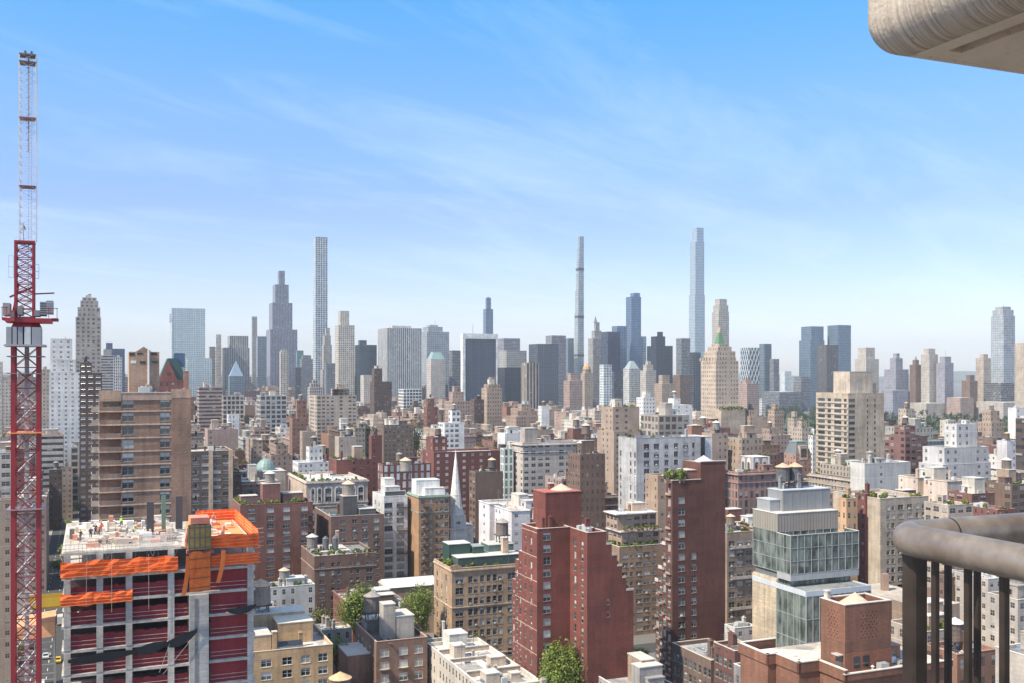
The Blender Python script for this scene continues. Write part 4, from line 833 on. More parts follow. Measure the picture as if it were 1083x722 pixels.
    # arched cream block
    r, (x0, x1, y0, y1), z, zt, loc = near('apartment_building', 'cream block with a row of tall white arched windows and orange roof plants', 305, 324, 389, 509, 430, (.50, .40, .33),
        dict(cols=[(331, 1.5), (338, 1.5), (347.3, 2.9), (358.4, 2.9), (366.7, 1.5), (374, 1.5), (381.5, 2.3)], first=4.3, fh=3.3, h=2.0, rows=10), yb=560, lm='the arched cream block', roof='pale', n=4, garden=26, cap=(.62, .55, .48), cornice=[(.8, .5, .5), (9.6, .3, .35)])
    for px, w in ((331, 2.), (338, 2.), (347.3, 3.4), (358.4, 3.4), (366.7, 2.), (374, 2.), (381.5, 2.8)):
        mb = MB(); cx_ = loc(px); zc_ = z - 3.2; k = 8
        for i in range(k):
            t0, t1 = i * math.pi / k, (i + 1) * math.pi / k; q = w / 2
            A_, B_ = (cx_ + math.cos(t0) * q, zc_ + math.sin(t0) * q * .8), (cx_ + math.cos(t1) * q, zc_ + math.sin(t1) * q * .8); a2, b2 = (cx_ + math.cos(t0) * q * .35, zc_ + math.sin(t0) * q * .28), (cx_ + math.cos(t1) * q * .35, zc_ + math.sin(t1) * q * .28)
            mb.face([(A_[0], y0 - .16, A_[1]), (a2[0], y0 - .16, a2[1]), (b2[0], y0 - .16, b2[1]), (B_[0], y0 - .16, B_[1])]); mb.face([(A_[0], y0, A_[1]), (A_[0], y0 - .16, A_[1]), (B_[0], y0 - .16, B_[1]), (B_[0], y0, B_[1])])
        for sg in (-1, 1): mb.box(cx_ + sg * (w / 2 - .18) - .18, cx_ + sg * (w / 2 - .18) + .18, y0 - .16, y0, z - 9, zc_)
        mb.build('arch_surround', MAS, r, (.66, .62, .57))
    # dark block with tan piers, right of the brown tower
    r, (x0, x1, y0, y1), z, zt, loc = near('apartment_building', 'dark brown block with two tan full-height piers and bright window bands', 197, 202, 246, 477, 400, (.13, .088, .07),
        dict(cols=[(207, 2.6), (217, 2.8), (229.6, 2.9), (239, 2.4)], first=2.3, fh=2.96, h=1.4, rows=20), yb=560, depth=25, lm='the pier-striped dark block', roof='pale', n=6, mix=(0, 2, 3, 3, 1), cap=(.5, .38, .28))
    for px in (223, 244): boxpart(r, 'pier', loc(px) - .8, loc(px) + .8, y0 - .35, y0 + .01, 0, z + .3, (.50, .37, .26), cap=False)
    # white modern house
    r, (x0, x1, y0, y1), z, zt, loc = near('apartment_building', 'white modern apartment house with large square windows and a chamfered glass corner', 654, 673, 741, 463, 405, (.41, .395, .39),
        dict(cols=[(684, 2.5), (694.4, 2.5), (705, 1.9), (715, 1.9), (725.5, 2.6), (733.5, 1.3)], first=3.4, fh=3.3, h=2.1, rows=9), dict(cols=[(656.5, 1.2), (667, 1.2), (671.5, 1.2)], first=6.7, fh=3.3, h=2.1, rows=9), yb=535, lm='the white modern house', roof='grey', n=5, garden=3, frame=(.2, .2, .21), cap=(.3, .3, .3))
    boxpart(r, 'corner_bay', x1 - .02, x1 + 2.6, y0 + .8, y0 + 8, 0, z - .2, (.14, .19, .21), WGLASS); boxpart(r, 'side_wing', x1 + 2.62, x1 + 6.5, y0 + 2, y1, 0, z - .3, (.62, .61, .62))
    # cream apartment house by the rail
    r, (x0, x1, y0, y1), z, zt, loc = near('apartment_building', 'cream brick apartment house with paired windows just beyond the balcony rail', 924, 931, 982, 527, 320, (.41, .345, .27),
        dict(cols=[(939.5, 1.3), (944.5, 1.3), (952.5, 2.2), (962, 2.2), (970, 1.2), (977, 1.6)], first=3., fh=2.8, h=1.6, rows=13), yb=640, depth=22, lm='the cream house by the rail', roof='tan', n=4, garden=10)
    # beige slab
    r, (x0, x1, y0, y1), z, zt, loc = near('apartment_building', 'beige concrete slab tower with dark deep-set window bands and a blank upper box', 863, 897, 935, 415.5, 540, (.41, .335, .255),
        dict(cols=[(901, 4.2), (917.6, .9), (925.4, 1.1)], first=3.6, fh=3.0, h=1.45, rows=16), dict(cols=[(868.8, 5.6), (877, 2.7), (886, 5.6), (894, 2.0)], first=3.6, fh=3.0, h=1.5, rows=16), yb=505, lm='the beige slab', roof='pale', parap=.8, mix=(0,), frame=(.1, .1, .1))
    boxpart(r, 'roof_box', x0 + 4.5, x0 + 20, y0 + 4, y0 + 17, zt, zt + 12.3, (.46, .385, .31)); boxpart(r, 'roof_box', x0 + 20.02, x0 + 24, y0 + 6, y0 + 14, zt, zt + 6, (.42, .33, .26))
    for i in range(17): boxpart(r, 'spandrel', x0 - .35, x0 - .002, y0 + .4, y1 - .4, z - 3.6 - i * 3.0 - 1.75, z - 3.6 - i * 3.0 - .85, (.46, .39, .32), cap=False)
    # brown tan terraced block between the two red towers
    r, (x0, x1, y0, y1), z, zt, loc = near('apartment_building', 'brown-tan terraced block with white railings and stepped planted setbacks', 637, 655, 702, 578, 330, (.28, .185, .125),
        dict(cols=[(661, 2.2), (668, 1.2), (676, 2.4), (684, 2.4), (692, 1.4)], first=3., fh=3.0, h=1.5, rows=10), dict(cols=[(641, 1.6), (647, 1.6), (652, 1.4)], first=3., fh=3., h=1.5, rows=10), yb=705, lm='the brown terraced block', roof='tan', garden=14, cap=(.62, .57, .5))
    zz = zt
    for i, (ins, yy) in enumerate(((1.8, 561), (3.2, 543))):
        z2 = z_at(yy, 335); mb = MB(); mb.wbox(x0 + ins - 2.2 * (i == 1), x1 - ins * .3, y0 + ins, y1 - 1, zz, z2, 2.8, 3.0)
        o = mb.build('setback_storey', FAC, r, (.36, .25, .18)); setfac(o, 'pair')
        b_ = MB(); b_.box(x0 + ins - .9 - 2.2 * (i == 1), x1 - ins * .3 + .4, y0 + ins - .9, y1 - .6, z2, z2 + .35); b_.build('roof_slab', ROOF, r, (.64, .6, .54))
        for k in range(7): put('planter', P['shrub'][k % 4], r, (x0 + ins + k * 1.9, y0 + ins * .4, zz + .02), k, (.9,) * 3, (.3, .2, .15))
        zz = z2 + .35
    boxpart(r, 'roof_house', x0 + 8, x0 + 13, y0 + 6, y0 + 10, zz, zz + 2.6, (.5, .38, .3)); clutter(r, x0 + 2, x1 - 2, y0 + 5, y1 - 2, zz, random.Random(5), 5, (.4, .28, .2), 0, 0, False)
    B('apartment_building', 'plain tan brick bulk with a pale cone roof beside the slim red tower', 682, 724, 503, 540, 365, (.36, .25, .175), 'plain', bulk=False, ratio=.8)
    o = [q for q in bpy.data.objects if q.get('label', '').startswith('plain tan brick bulk')][0]; put('tank_roof', P['cone'], o, (2, 0, z_at(503, 365) - .7), 0, (1.6, 1.6, 1.9), (.62, .44, .32))
    # low street wall beside the slim red tower, seen down its side street
    r, (x0, x1, y0, y1), z, zt, loc = near('shop_building', 'long low brown brick row with shop awnings at the foot of slim red tower', 711, 752, 792, 698, 238, (.17, .115, .095),
        None, dict(cols=[(p, 1.3) for p in (713.5, 717, 721, 725, 730, 735, 740, 745.5, 750)], first=3.2, fh=3.4, h=1.9, rows=4), roof='grey', lm='the low brown shop row', n=6, cap=(.62, .5, .4), mix=(0, 0, 0, 1))
    for y_, c_, w in ((y1 - 7, (.55, .42, .32), 6.5), (y1 - 1.5, (.03, .28, .15), 2.2)):
        mb = MB(); mb.face([(x0 - .05, y_ - w / 2, 6.2), (x0 - .05, y_ + w / 2, 6.2), (x0 - 1.6, y_ + w / 2, 5.0), (x0 - 1.6, y_ - w / 2, 5.0)]); mb.face([(x0 - 1.6, y_ - w / 2, 5.0), (x0 - 1.6, y_ + w / 2, 5.0), (x0 - 1.6, y_ + w / 2, 4.6), (x0 - 1.6, y_ - w / 2, 4.6)]); mb.build('awning', CLOTH, r, c_)
    r, (x0, x1, y0, y1), z, zt, loc = near('tenement', 'dark red tenement with fire escapes next to the low brown shop row', 755, 777, 802, 688, 229, (.15, .07, .06),
        None, dict(cols=[(p, 1.2) for p in (758, 762, 767, 772)], first=3.4, fh=3.3, h=1.9, rows=5), roof='grey', n=4, cap=(.6, .48, .38), mix=(0, 0, 1))
    r, *_ = near('tenement', 'grey painted tenement with a pale coping in the lower corner by the brick tank house', 776, 804, 833, 714, 214, (.24, .23, .23), None, dict(cols=[(p, 1.2) for p in (780, 786, 792, 799)], first=3., fh=3.3, h=1.8, rows=4), roof='pale', n=4, cap=(.66, .62, .56))
    B('white_house', 'low white-roofed house with a roof trellis behind the shop row', 766, 800, 664, 690, 268, 'WHITE', 'plain', ratio=.7, n=3, rooft='white')
    r, (x0, x1, y0, y1), z, zt, loc = near('apartment_building', 'tan terraced block with planted balconies beside the slim red tower', 762, 769, 800, 563, 310, (.27, .20, .15),
        dict(cols=[(774, 2.2), (783, 2.2), (792, 2.0)], first=3.4, fh=3.1, h=1.7, rows=12), yb=668, depth=20, roof='pale', n=3, tanks=1, garden=6, lm='the tan balcony block')
    for i in range(0, 12, 1):
        b_ = MB(); b_.box(x0 + 1, x1 - 1.5, y0 - 1.1, y0 - .02, z - 4.9 - i * 3.1, z - 4.75 - i * 3.1); b_.box(x0 + 1, x1 - 1.5, y0 - 1.12, y0 - 1.05, z - 4.75 - i * 3.1, z - 3.95 - i * 3.1)
        if i % 3 == 0: b_.build('balcony', MAS, r, (.45, .40, .35))
    # grey flat roof and white parapet in the lower centre
    Yg = 239; s1, a_ = sa_px(690, Yg); zg = z_at(711, Yg); fp = (s1 - 13, s1, a_ - 20, a_ + 12)
    reg(fp, zg, 722, None, 225); block('shop_building', 'low building with a stained grey roof and white side parapet before the stepped red block', 'building', fp, zg, 'GREY', 'old', n=9, rooft='grey', cap=(.66, .64, .6), seed=4)
    s_, a_ = sa_px(681, 246); t_ = thing('street_lamp', 'white street lamp with a curved arm between the two red towers', 'street lamp', s_ , a_ + 16, 0)
    mb = MB(); mb.cyl(0, 0, 0, 8.5, .14, .09, 8); mb.build('lamp_post', MET, t_, (.6, .6, .6)); mb = MB(); mb.tube((0, 0, 8.4), (-.9, 0, 9.3), .07, 6); mb.tube((-.9, 0, 9.3), (-2.2, 0, 9.5), .06, 6); mb.build('lamp_arm', MET, t_, (.6, .6, .6)); mb = MB(); mb.box(-2.9, -2.1, -.18, .18, 9.42, 9.6); mb.build('lamp_head', MET, t_, (.7, .7, .68))

    # foreground bottom: brown tenement with grey roof houses
    bt = (.215, .13, .097)
    r, (x0, x1, y0, y1), z, zt, loc = near('tenement', 'brown brick tenement with grey roof houses, shaft and conical tank', 376, 398, 452, 678.5, 260, bt,
        dict(cols=[(407, 2.3), (426.7, 2.3), (442.8, 2.2)], first=2.9, fh=3.3, h=2.0, rows=6), dict(cols=[(379, 1.2), (383, 1.2), (387, 1.2), (391, 1.2), (395, 1.2)], first=3.2, fh=3.3, h=1.9, rows=6), lm='the brown tenement', roof='tar', frame=(.68, .66, .62), mix=(1, 2, 3, 1), cap=(.5, .33, .25), n=4)
    boxpart(r, 'lift_shaft', loc(411), loc(424), y0 + 5, y0 + 9, zt, zt + 9, (.40, .36, .32)); boxpart(r, 'roof_house', loc(425), loc(444), y0 + 5, y0 + 13, zt, zt + 5.6, (.46, .42, .37))
    tank(r, loc(407), y0 + 13, zt + 2.8, 1.1, (.21, .18, .16), (.30, .27, .24)); boxpart(r, 'roof_house', x0 + 1, x0 + 8, y0 + 14, y1 - 3, zt, zt + 3.2, (.22, .2, .19)); boxpart(r, 'rear_wing', x0 - 6, x0 - .02, y0 + 6, y1 - 4, 0, z - 4.5, (.27, .16, .12))
    for px in (407, 426.7): 
        mb = MB(); cx_ = loc(px); mb.box(cx_ - 1.45, cx_ + 1.45, y0 - .14, y0, z - 7.4, z - 7.0); mb.cyl(cx_, y0, z - 7.05, z - 6.95, 1.3, 1.3, 12); mb.build('window_hood', MAS, r, (.32, .30, .24))
    r, (x0, x1, y0, y1), z, zt, loc = near('tenement', 'white-roofed pale tenement beside the brown tenement', 444, 463, 511, 691.5, 262, (.46, .42, .37),
        dict(cols=[(471.5, 1.7), (482, 1.2), (491, .8), (498.5, 1.2), (507, 1.2)], first=2.9, fh=3.3, h=2.0, rows=5), dict(cols=[(448, 1.1), (455, 1.1)], first=3, fh=3.3, h=1.8, rows=4), roof='white', lm='the white-roofed tenement', cap=(.68, .66, .6), n=2)
    boxpart(r, 'roof_house', loc(477), loc(496), y0 + 1.2, y0 + 6.5, zt, zt + 5.2, (.66, .64, .58), captint=(.7, .68, .64)); fire_escape(r, loc(502), y0, z - 4.4, 4, 3.3, 3.0); boxpart(r, 'chimney', loc(479), loc(481), y0 + 8, y0 + 9, zt, zt + 7, (.55, .5, .44))
    for i, (xl, xc, xr, yt, Y, lab) in enumerate(((470, 492, 528, 668, 312, 'small white-roofed extension at the foot of the tan house with green sheds'),)):
        r_ = near('rowhouse', lab, xl, xc, xr, yt, Y, (.5, .44, .38), dict(cols=[(xc + 6, 1.2), (xc + 14, 1.2), (xc + 22, 1.2)], first=3, fh=3.3, h=1.9, rows=3), depth=22, roof='white', n=6, bulk=i < 2, cap=(.66, .62, .56), cat='house')
    sR, aR = sa_px(568, 240); fp = (sR - 15, sR - .6, aR - 14, aR + 38); reg(fp, 14, 722, None, 226); r, lv = block('rowhouse', 'broad white flat roof with low parapets filling the foot of the stepped red block', 'house', fp, 14, (.5, .44, .38), 'old', rooft=(.70, .68, .62), n=22, bulk=False, seed=12, cap=(.66, .63, .57))
    for k, (ya, hh) in enumerate(((-16, .7), (-4, 1.1), (9, .6), (17, 1.0))): boxpart(r, 'party_wall', lv[0][0] + .4, lv[0][1] - .4, ya, ya + .4, 12.9, 13.3 + hh, (.42, .33, .27), captint=(.6, .56, .5))
    for xa, ya, w_, d_, hh in ((-5, -12, 3.4, 4, 2.7), (1.5, 2, 4, 3, 2.2), (-4.5, 12, 3, 3.4, 3.2), (2.5, -9, 2.4, 2, 1.2)): boxpart(r, 'roof_house', xa, xa + w_, ya, ya + d_, 12.9, 13.1 + hh, (.5, .42, .35), captint=(.62, .58, .52))
    for xa, ya, w_, d_ in ((-6.4, -3.2, 6, 11), (.6, 10, 5.6, 6), (-2, -15, 7, 9)): m = MB(); m.face([(xa, ya, 13.106), (xa + w_, ya, 13.106), (xa + w_, ya + d_, 13.106), (xa, ya + d_, 13.106)]); m.build('roof_patch', ROOF, r, (.40, .37, .34))
    # yellow-tan block at the bottom
    yt_ = (.47, .31, .17)
    r, (x0, x1, y0, y1), z, zt, loc = near('apartment_building', 'yellow-tan brick block with stepped roof houses beside the construction frame', 256, 262, 352, 690, 236, yt_,
        dict(cols=[(281.7, 2.4), (303.8, 2.3), (323.2, 2.2), (341.5, 2.2)], first=2.8, fh=3.0, h=1.8, rows=5), depth=24, roof='pale', frame=(.7, .67, .6), mix=(1, 2, 0, 3), lm='the yellow-tan block', cap=(.62, .5, .38), n=3)
    boxpart(r, 'roof_house', loc(264), loc(288), y0 + 1.5, y0 + 9, zt, zt + 4.2, (.5, .34, .2)); boxpart(r, 'roof_house', loc(300), loc(338), y0 + 8, y0 + 16, zt, zt + 5.0, yt_, captint=(.7, .62, .5)); boxpart(r, 'roof_house', loc(262), loc(336), y0 + 16.02, y1 - 2, zt, zt + 5.8, (.5, .35, .22), captint=(.72, .66, .58))
    boxpart(r, 'chimney', loc(289), loc(294), y0 + 1.2, y0 + 2.4, zt, zt + 4.8, yt_); tank(r, loc(289), y1 - 5, zt + 4.2, 1.3, (.30, .25, .21), (.62, .42, .30)); o = put('greenhouse', P['sky'], r, (loc(308), y0 + 2.6, zt), 0, (2.6, 1.6, 2.2), (.3, .3, .3))
    B('townhouse', 'white townhouse with a skylight and potted trees below the roof-garden red block', 281, 333, 621, 650, 315, 'WHITE', 'old', cat='house', ratio=.6, n=5, garden=8, rooft='white', lm='the white townhouse')
    B('shed_building', 'low cluttered grey roof between yellow-tan block and white townhouse', 318, 372, 668, 690, 280, 'STONE', 'old', cat='building', ratio=.6, n=9, rooft='pale')
    B('church_hall', 'church hall with a broad plain white roof between the two leafy trees', 400, 463, 622, 640, 330, 'TAN', 'plain', cat='church hall', ratio=.62, rooft=(.68, .65, .58), bulk=False, lm='the plain white church roof')
    o = [q for q in FIRST if q['label'].startswith('church hall')][-1]; s0, s1, a0, a1 = footprint(400, 463, 330, .62); w, d = (s1 - s0) / 2, (a1 - a0) / 2; zc_ = z_at(622, 330); m = MB(); m.face([(-w - .4, -d - .4, zc_ + .15), (w + .4, -d - .4, zc_ + .15), (w + .4, d * .2, zc_ + 1.9), (-w - .4, d * .2, zc_ + 1.9)]); m.face([(w + .4, d + .3, zc_ + .2), (-w - .4, d + .3, zc_ + .2), (-w - .4, d * .2, zc_ + 1.9), (w + .4, d * .2, zc_ + 1.9)]); m.face([(-w - .4, -d - .4, zc_ + .15), (-w - .4, d * .2, zc_ + 1.9), (-w - .4, d + .3, zc_ + .2)]); m.face([(w + .4, -d - .4, zc_ + .15), (w + .4, d * .2, zc_ + 1.9), (w + .4, d + .3, zc_ + .2)]); m.build('pitched_roof', MET, o, (.66, .63, .57))
    fp = footprint(338, 392, 205, .8); reg(fp, 16, 722, None, 205)
    r, lv = block('tenement', 'low building carrying a bright orange-capped water tank at the picture\'s bottom', 'building', fp, z_at(712, 205) - 7.9, 'RUST', 'old', n=2, seed=3, Y=205)
    tank(r, -1.5, -2, z_at(712, 205) - 8.7, 1.1, (.25, .2, .17), (.66, .42, .24))
    # roofs seen through the railing
    B('apartment_building', 'tan house with a broad pale roof seen through the balcony rail', 938, 1024, 668, 700, 205, 'BEIGE', 'old', ratio=.9, n=5, rooft=(.58, .5, .42), cap=(.6, .5, .42), garden=5)
    B('apartment_building', 'red brick roof house seen low through the balcony rail', 976, 1056, 692, 722, 172, 'RUST', 'old', ratio=.8, n=4, rooft='tan')
    B('apartment_building', 'dark brick row with small windows seen through the balcony rail', 984, 1044, 610, 640, 285, 'BROWN', 'apt', ratio=.6, n=3)
    B('apartment_building', 'long white-roofed block behind the thickest baluster', 1008, 1112, 612, 640, 275, 'STONE', 'apt', ratio=.5, n=4, rooft='white')
    B('apartment_building', 'grey-beige block with an orange-capped tank seen through the last balusters', 1044, 1112, 634, 690, 228, 'STONE', 'apt', ratio=.8, n=3, tanks=1)
    B('apartment_building', 'pale stone block in the corner below the balcony rail', 1052, 1130, 694, 722, 150, 'STONE', 'plain', ratio=.7, n=2)
    # the green-capped hotel tower
    fp = footprint(741, 781, 790, 1.); z = z_at(381, 790); reg(fp, z, 460, 'the green-capped hotel', 790)
    r, lv = block('hotel', 'tan art deco hotel tower with a green copper pyramid cap', 'hotel', fp, z, (.46, .365, .285), 'old', tiers=((744.5, 777.5, 371, .86), (749, 773, 366, .7), (753.5, 769, 363, .5)), Y=790, bulk=False, seed=2)
    q = lv[-1]; zz = q[5]; hw = (q[1] - q[0]) / 2; cx_ = (q[0] + q[1]) / 2
    mb = MB(); mb.cyl(cx_, 0, zz, zz + 8.5, hw * 1.05, hw * .35, 4, ph=.5); mb.build('copper_roof', MET, r, (.13, .24, .13)); mb = MB(); mb.cyl(cx_, 0, zz + 8.5, zz + 11, hw * .3, hw * .25, 8); mb.cyl(cx_, 0, zz + 11, zz + 13, hw * .2, 0, 8); mb.build('lantern', MAS, r, (.5, .36, .22))
    boxpart(r, 'front_wing', -14, 8, -23, lv[0][2] - .02, 0, z_at(434, 770), (.44, .35, .27))
    for k in range(10): put('planter', P['shrub'][k % 4], r, (-13 + k * 2.1, -21.5, z_at(434, 770) + .2), k, (1.6,) * 3, (.3, .2, .15))
    for sx in (-1, 1):
        for k in range(6): x = sx * (lv[0][1] - 1.2); mb = MB(); mb.box(x - .6, x + .6, lv[0][2] + 3 + k * 4 - .6, lv[0][2] + 3 + k * 4 + .6, z, z + 2.5); mb.build('pinnacle', MAS, r, (.5, .4, .3))
    # lattice tower
    fp = footprint(783, 806, 2900, .9); z = z_at(367, 2900); reg(fp, z, 420, 'the lattice tower', 2900)
    r, lv = block('glass_tower', 'dark glass tower wrapped in a white diamond lattice', 'tower', fp, z, 'NAVY', 'dglass', Y=2900, glass=(.05, .08, .10))
    mb = MB(); x0, x1, y0, y1 = lv[0][:4]
    for (P0, U, w) in (((x0, y0 - .5), (1, 0), x1 - x0), ((x0 - .5, y0), (0, 1), y1 - y0)):
        hN = 8; nz = 11; cw = w / hN * 2
        for i in range(hN // 2 + 1):
            for j in range(nz):
                za, zb = z * j / nz, z * (j + 1) / nz
                for sg in (-1, 1):
                    ua = (i * cw if j % 2 == 0 else (i + .5) * cw); ub = ua + sg * cw / 2
                    if -.1 <= ua <= w + .1 and -.1 <= ub <= w + .1: mb.tube((P0[0] + U[0] * ua, P0[1] + U[1] * ua, za), (P0[0] + U[0] * ub, P0[1] + U[1] * ub, zb), .95, 4)
    mb.build('lattice', MET, r, (.62, .65, .67))
    # the thinnest tower: a sliver feathering back towards its top
    fp = footprint(606.8, 617.5, 2600, 1.3); reg(fp, z_at(250, 2600), 415, 'the thinnest tower', 2600)
    s0, s1, a0, a1 = fp; w, d = s1 - s0, a1 - a0; r = thing('skyscraper', 'thinnest skyscraper, a white-edged sliver feathering back to its top', 'skyscraper', (s0 + s1) / 2, (a0 + a1) / 2)
    mb = MB(); cr = MB(); zt = z_at(250, 2600); zz = 0; cuts = (0, .38, .55, .68, .78, .86, .93, 1.)
    for i in range(7): mb.wbox(-w / 2 + w * .05 * i, w / 2, -d / 2, d / 2 - d * .10 * i, zt * cuts[i], zt * cuts[i + 1], 5, 4.6)
    o = mb.build('wall', FAC, r, (.52, .50, .47)); setfac(o, 'glass', (.26, .31, .34))
    for i, f_ in enumerate((.30, .52, .80)): mb = MB(); mb.box(-w / 2 + i * w * .07 - .4, w / 2 + .4, -d / 2 - .4, d / 2 - i * d * .15, zt * f_, zt * f_ + 6); mb.build('plant_band', MET, r, (.08, .08, .09))
    mb = MB(); mb.face([(-w / 2 + w * .3, -d / 2, zt), (w / 2, -d / 2, zt), (w / 2, d / 2 - d * .6, zt), (-w / 2 + w * .3, d / 2 - d * .6, zt)]); mb.build('roof', ROOF, r, (.4, .4, .4))
    # lantern cupola on the corniced block
    s_, a_ = sa_px(798, 440); r = thing('cupola_house', 'white-trimmed brick cupola with arched openings above the long corniced block', 'cupola', s_, a_)
    HAND.append(dict(x0=787, x1=810, yt=479, yb=498, Y=440, fp=(s_ - 5, s_ + 5, a_ - 5, a_ + 5), lm='the arched cupola', tint=None))
    zb = z_at(482, 440); boxpart(r, 'wall', -4.4, 4.4, -4.4, 4.4, 0, zb, (.30, .24, .22), captint=(.62, .6, .56))
    for u in (-2., 2.):
        for ax in (0, 1):
            mb = MB(); ar = [(-1, 0), (1, 0), (1, 3.4)] + [(math.cos(t_ * math.pi / 6), 3.4 + math.sin(t_ * math.pi / 6)) for t_ in range(1, 6)] + [(-1, 3.4)]
            mk = lambda k, dd: [((u + p * k, -4.4 - dd, zb - 6 + q * k) if ax == 0 else (-4.4 - dd, u + p * k, zb - 6 + q * k)) for p, q in ar]
            mb.face(mk(1.3, .05), 0); mb.face(mk(.9, .09), 1); mb.build('arched_window', [MAS, WGLASS], r, (.66, .63, .58))
    for sx in (-1, 1): boxpart(r, 'pilaster', sx * 4.1 - .4, sx * 4.1 + .4, -4.7, -4.42, 0, zb, (.62, .6, .55), cap=False)
    # red-gabled building with a green roof beyond the brown tower
    fp = footprint(166, 198, 430, .8); z = z_at(402, 430); reg(fp, z, 410, None, 430)
    r, lv = block('gabled_tower', 'dark red tower top with a steep gable and green roof behind brown tower', 'tower', fp, z, (.22, .09, .075), 'old', Y=430, bulk=False, rooft='grey')
    x0, x1, y0, y1 = lv[0][:4]; zr = z + 9.5
    mb = MB(); m_ = (x0 + x1) / 2; mb.face([(x0, y0 + 1, z + .2), (x0, y1, z + .2), (m_ - 2, y1, zr), (m_ - 2, y0 + 1, zr)]); mb.face([(x1, y1, z + .2), (x1, y0 + 1, z + .2), (m_ + 2, y0 + 1, zr), (m_ + 2, y1, zr)]); mb.face([(m_ - 2, y0 + 1, zr), (m_ - 2, y1, zr), (m_ + 2, y1, zr), (m_ + 2, y0 + 1, zr)]); mb.face([(x0, y0 + 1, z + .2), (x1, y0 + 1, z + .2), (m_ + 2, y0 + 1, zr), (m_ - 2, y0 + 1, zr)]); mb.face([(x0, y1, z + .2), (x1, y1, z + .2), (m_ + 2, y1, zr), (m_ - 2, y1, zr)]); mb.build('green_roof', MET, r, (.05, .105, .095))
    mb = MB(); g0, g1 = x0 + .2, x0 + (x1 - x0) * .68; gm = (g0 + g1) / 2; mb.face([(g0, y0, z), (g1, y0, z), (gm, y0, z + 8.5)]); mb.face([(g0, y0, z), (gm, y0, z + 8.5), (gm, y0 + 4, z + 8.5), (g0, y0 + 4, z)]); mb.face([(g1, y0, z), (g1, y0 + 4, z), (gm, y0 + 4, z + 8.5), (gm, y0, z + 8.5)]); mb.build('gable', MAS, r, (.24, .085, .07))
    mb = MB(); mb.cyl(gm, y0 - .06, z + 2.6, z + 2.61, .01, .01, 3); mb.face([(gm + math.cos(t_) * .9, y0 - .05, z + 3 + math.sin(t_) * .9) for t_ in [i * .628 for i in range(10)]]); mb.build('round_window', WGLASS, r)
    boxpart(r, 'dormer', m_ + .5, m_ + 5, y0 + 2, y0 + 6, z + 6, zr + 2.2, (.08, .13, .22), MET); boxpart(r, 'turret', x1 - 1.5, x1 + .6, y0 - .3, y0 + 1.5, z - 6, z + 4, (.4, .2, .15))
    # copper dome far behind
    s_, a_ = sa_px(281, 480); r = thing('domed_building', 'building with a pale green copper dome behind the brick tank house', 'building', s_, a_); zb = z_at(492, 480)
    HAND.append(dict(x0=272, x1=292, yt=478, yb=512, Y=480, fp=(s_ - 8, s_ + 8, a_ - 8, a_ + 8), lm='the green dome', tint=None)); boxpart(r, 'wall', -8, 8, -8, 8, 0, zb - 2, (.5, .4, .32)); mb = MB(); pr = [(4.6, 0), (4.4, 1.5), (3.7, 3.1), (2.5, 4.4), (1.0, 5.1), (.5, 5.3), (.5, 6.6), (0.0001, 7.4)]
    for (ra, za), (rb, zb2) in zip(pr, pr[1:]): mb.cyl(0, 0, zb + za - 1.8, zb + zb2 - 1.8, ra, rb, 16, top=False)
    mb.build('dome', MET, r, (.22, .31, .275), smooth=False)
    # slate mansard over the mansion
    o = [q for q in bpy.data.objects if q.get('label', '').startswith('slate-roofed mansion')][0]; h = [q for q in HAND if q['lm'] == 'the slate-roofed mansion'][0]; s0, s1, a0, a1 = h['fp']; w, d = (s1 - s0) / 2, (a1 - a0) / 2; z = z_at(480, 560)
    mb = MB(); k = 2.2; zt = z + 6.5
    for p, q in (((-w, -d), (w, -d)), ((w, -d), (w, d)), ((w, d), (-w, d)), ((-w, d), (-w, -d))): f_ = lambda c_: (c_[0] - math.copysign(k, c_[0]), c_[1] - math.copysign(k, c_[1])); mb.face([(*p, z), (*q, z), (*f_(q), zt), (*f_(p), zt)])
    mb.build('mansard_roof', MET, o, (.16, .17, .17)); mb = MB(); mb.box(-w + k - .3, w - k + .3, -d + k - .3, d - k + .3, zt, zt + .6); mb.build('roof_ridge', MET, o, (.25, .38, .33)); boxpart(o, 'dormer', -2.6, 2.6, -d - .2, -d + 5, z - 3, z + 4.5, (.48, .36, .28)); boxpart(o, 'dormer_window', -1.8, 1.8, -d - .3, -d - .21, z - 1.5, z + 3.2, (.1, .1, .1), WGLASS, cap=False)
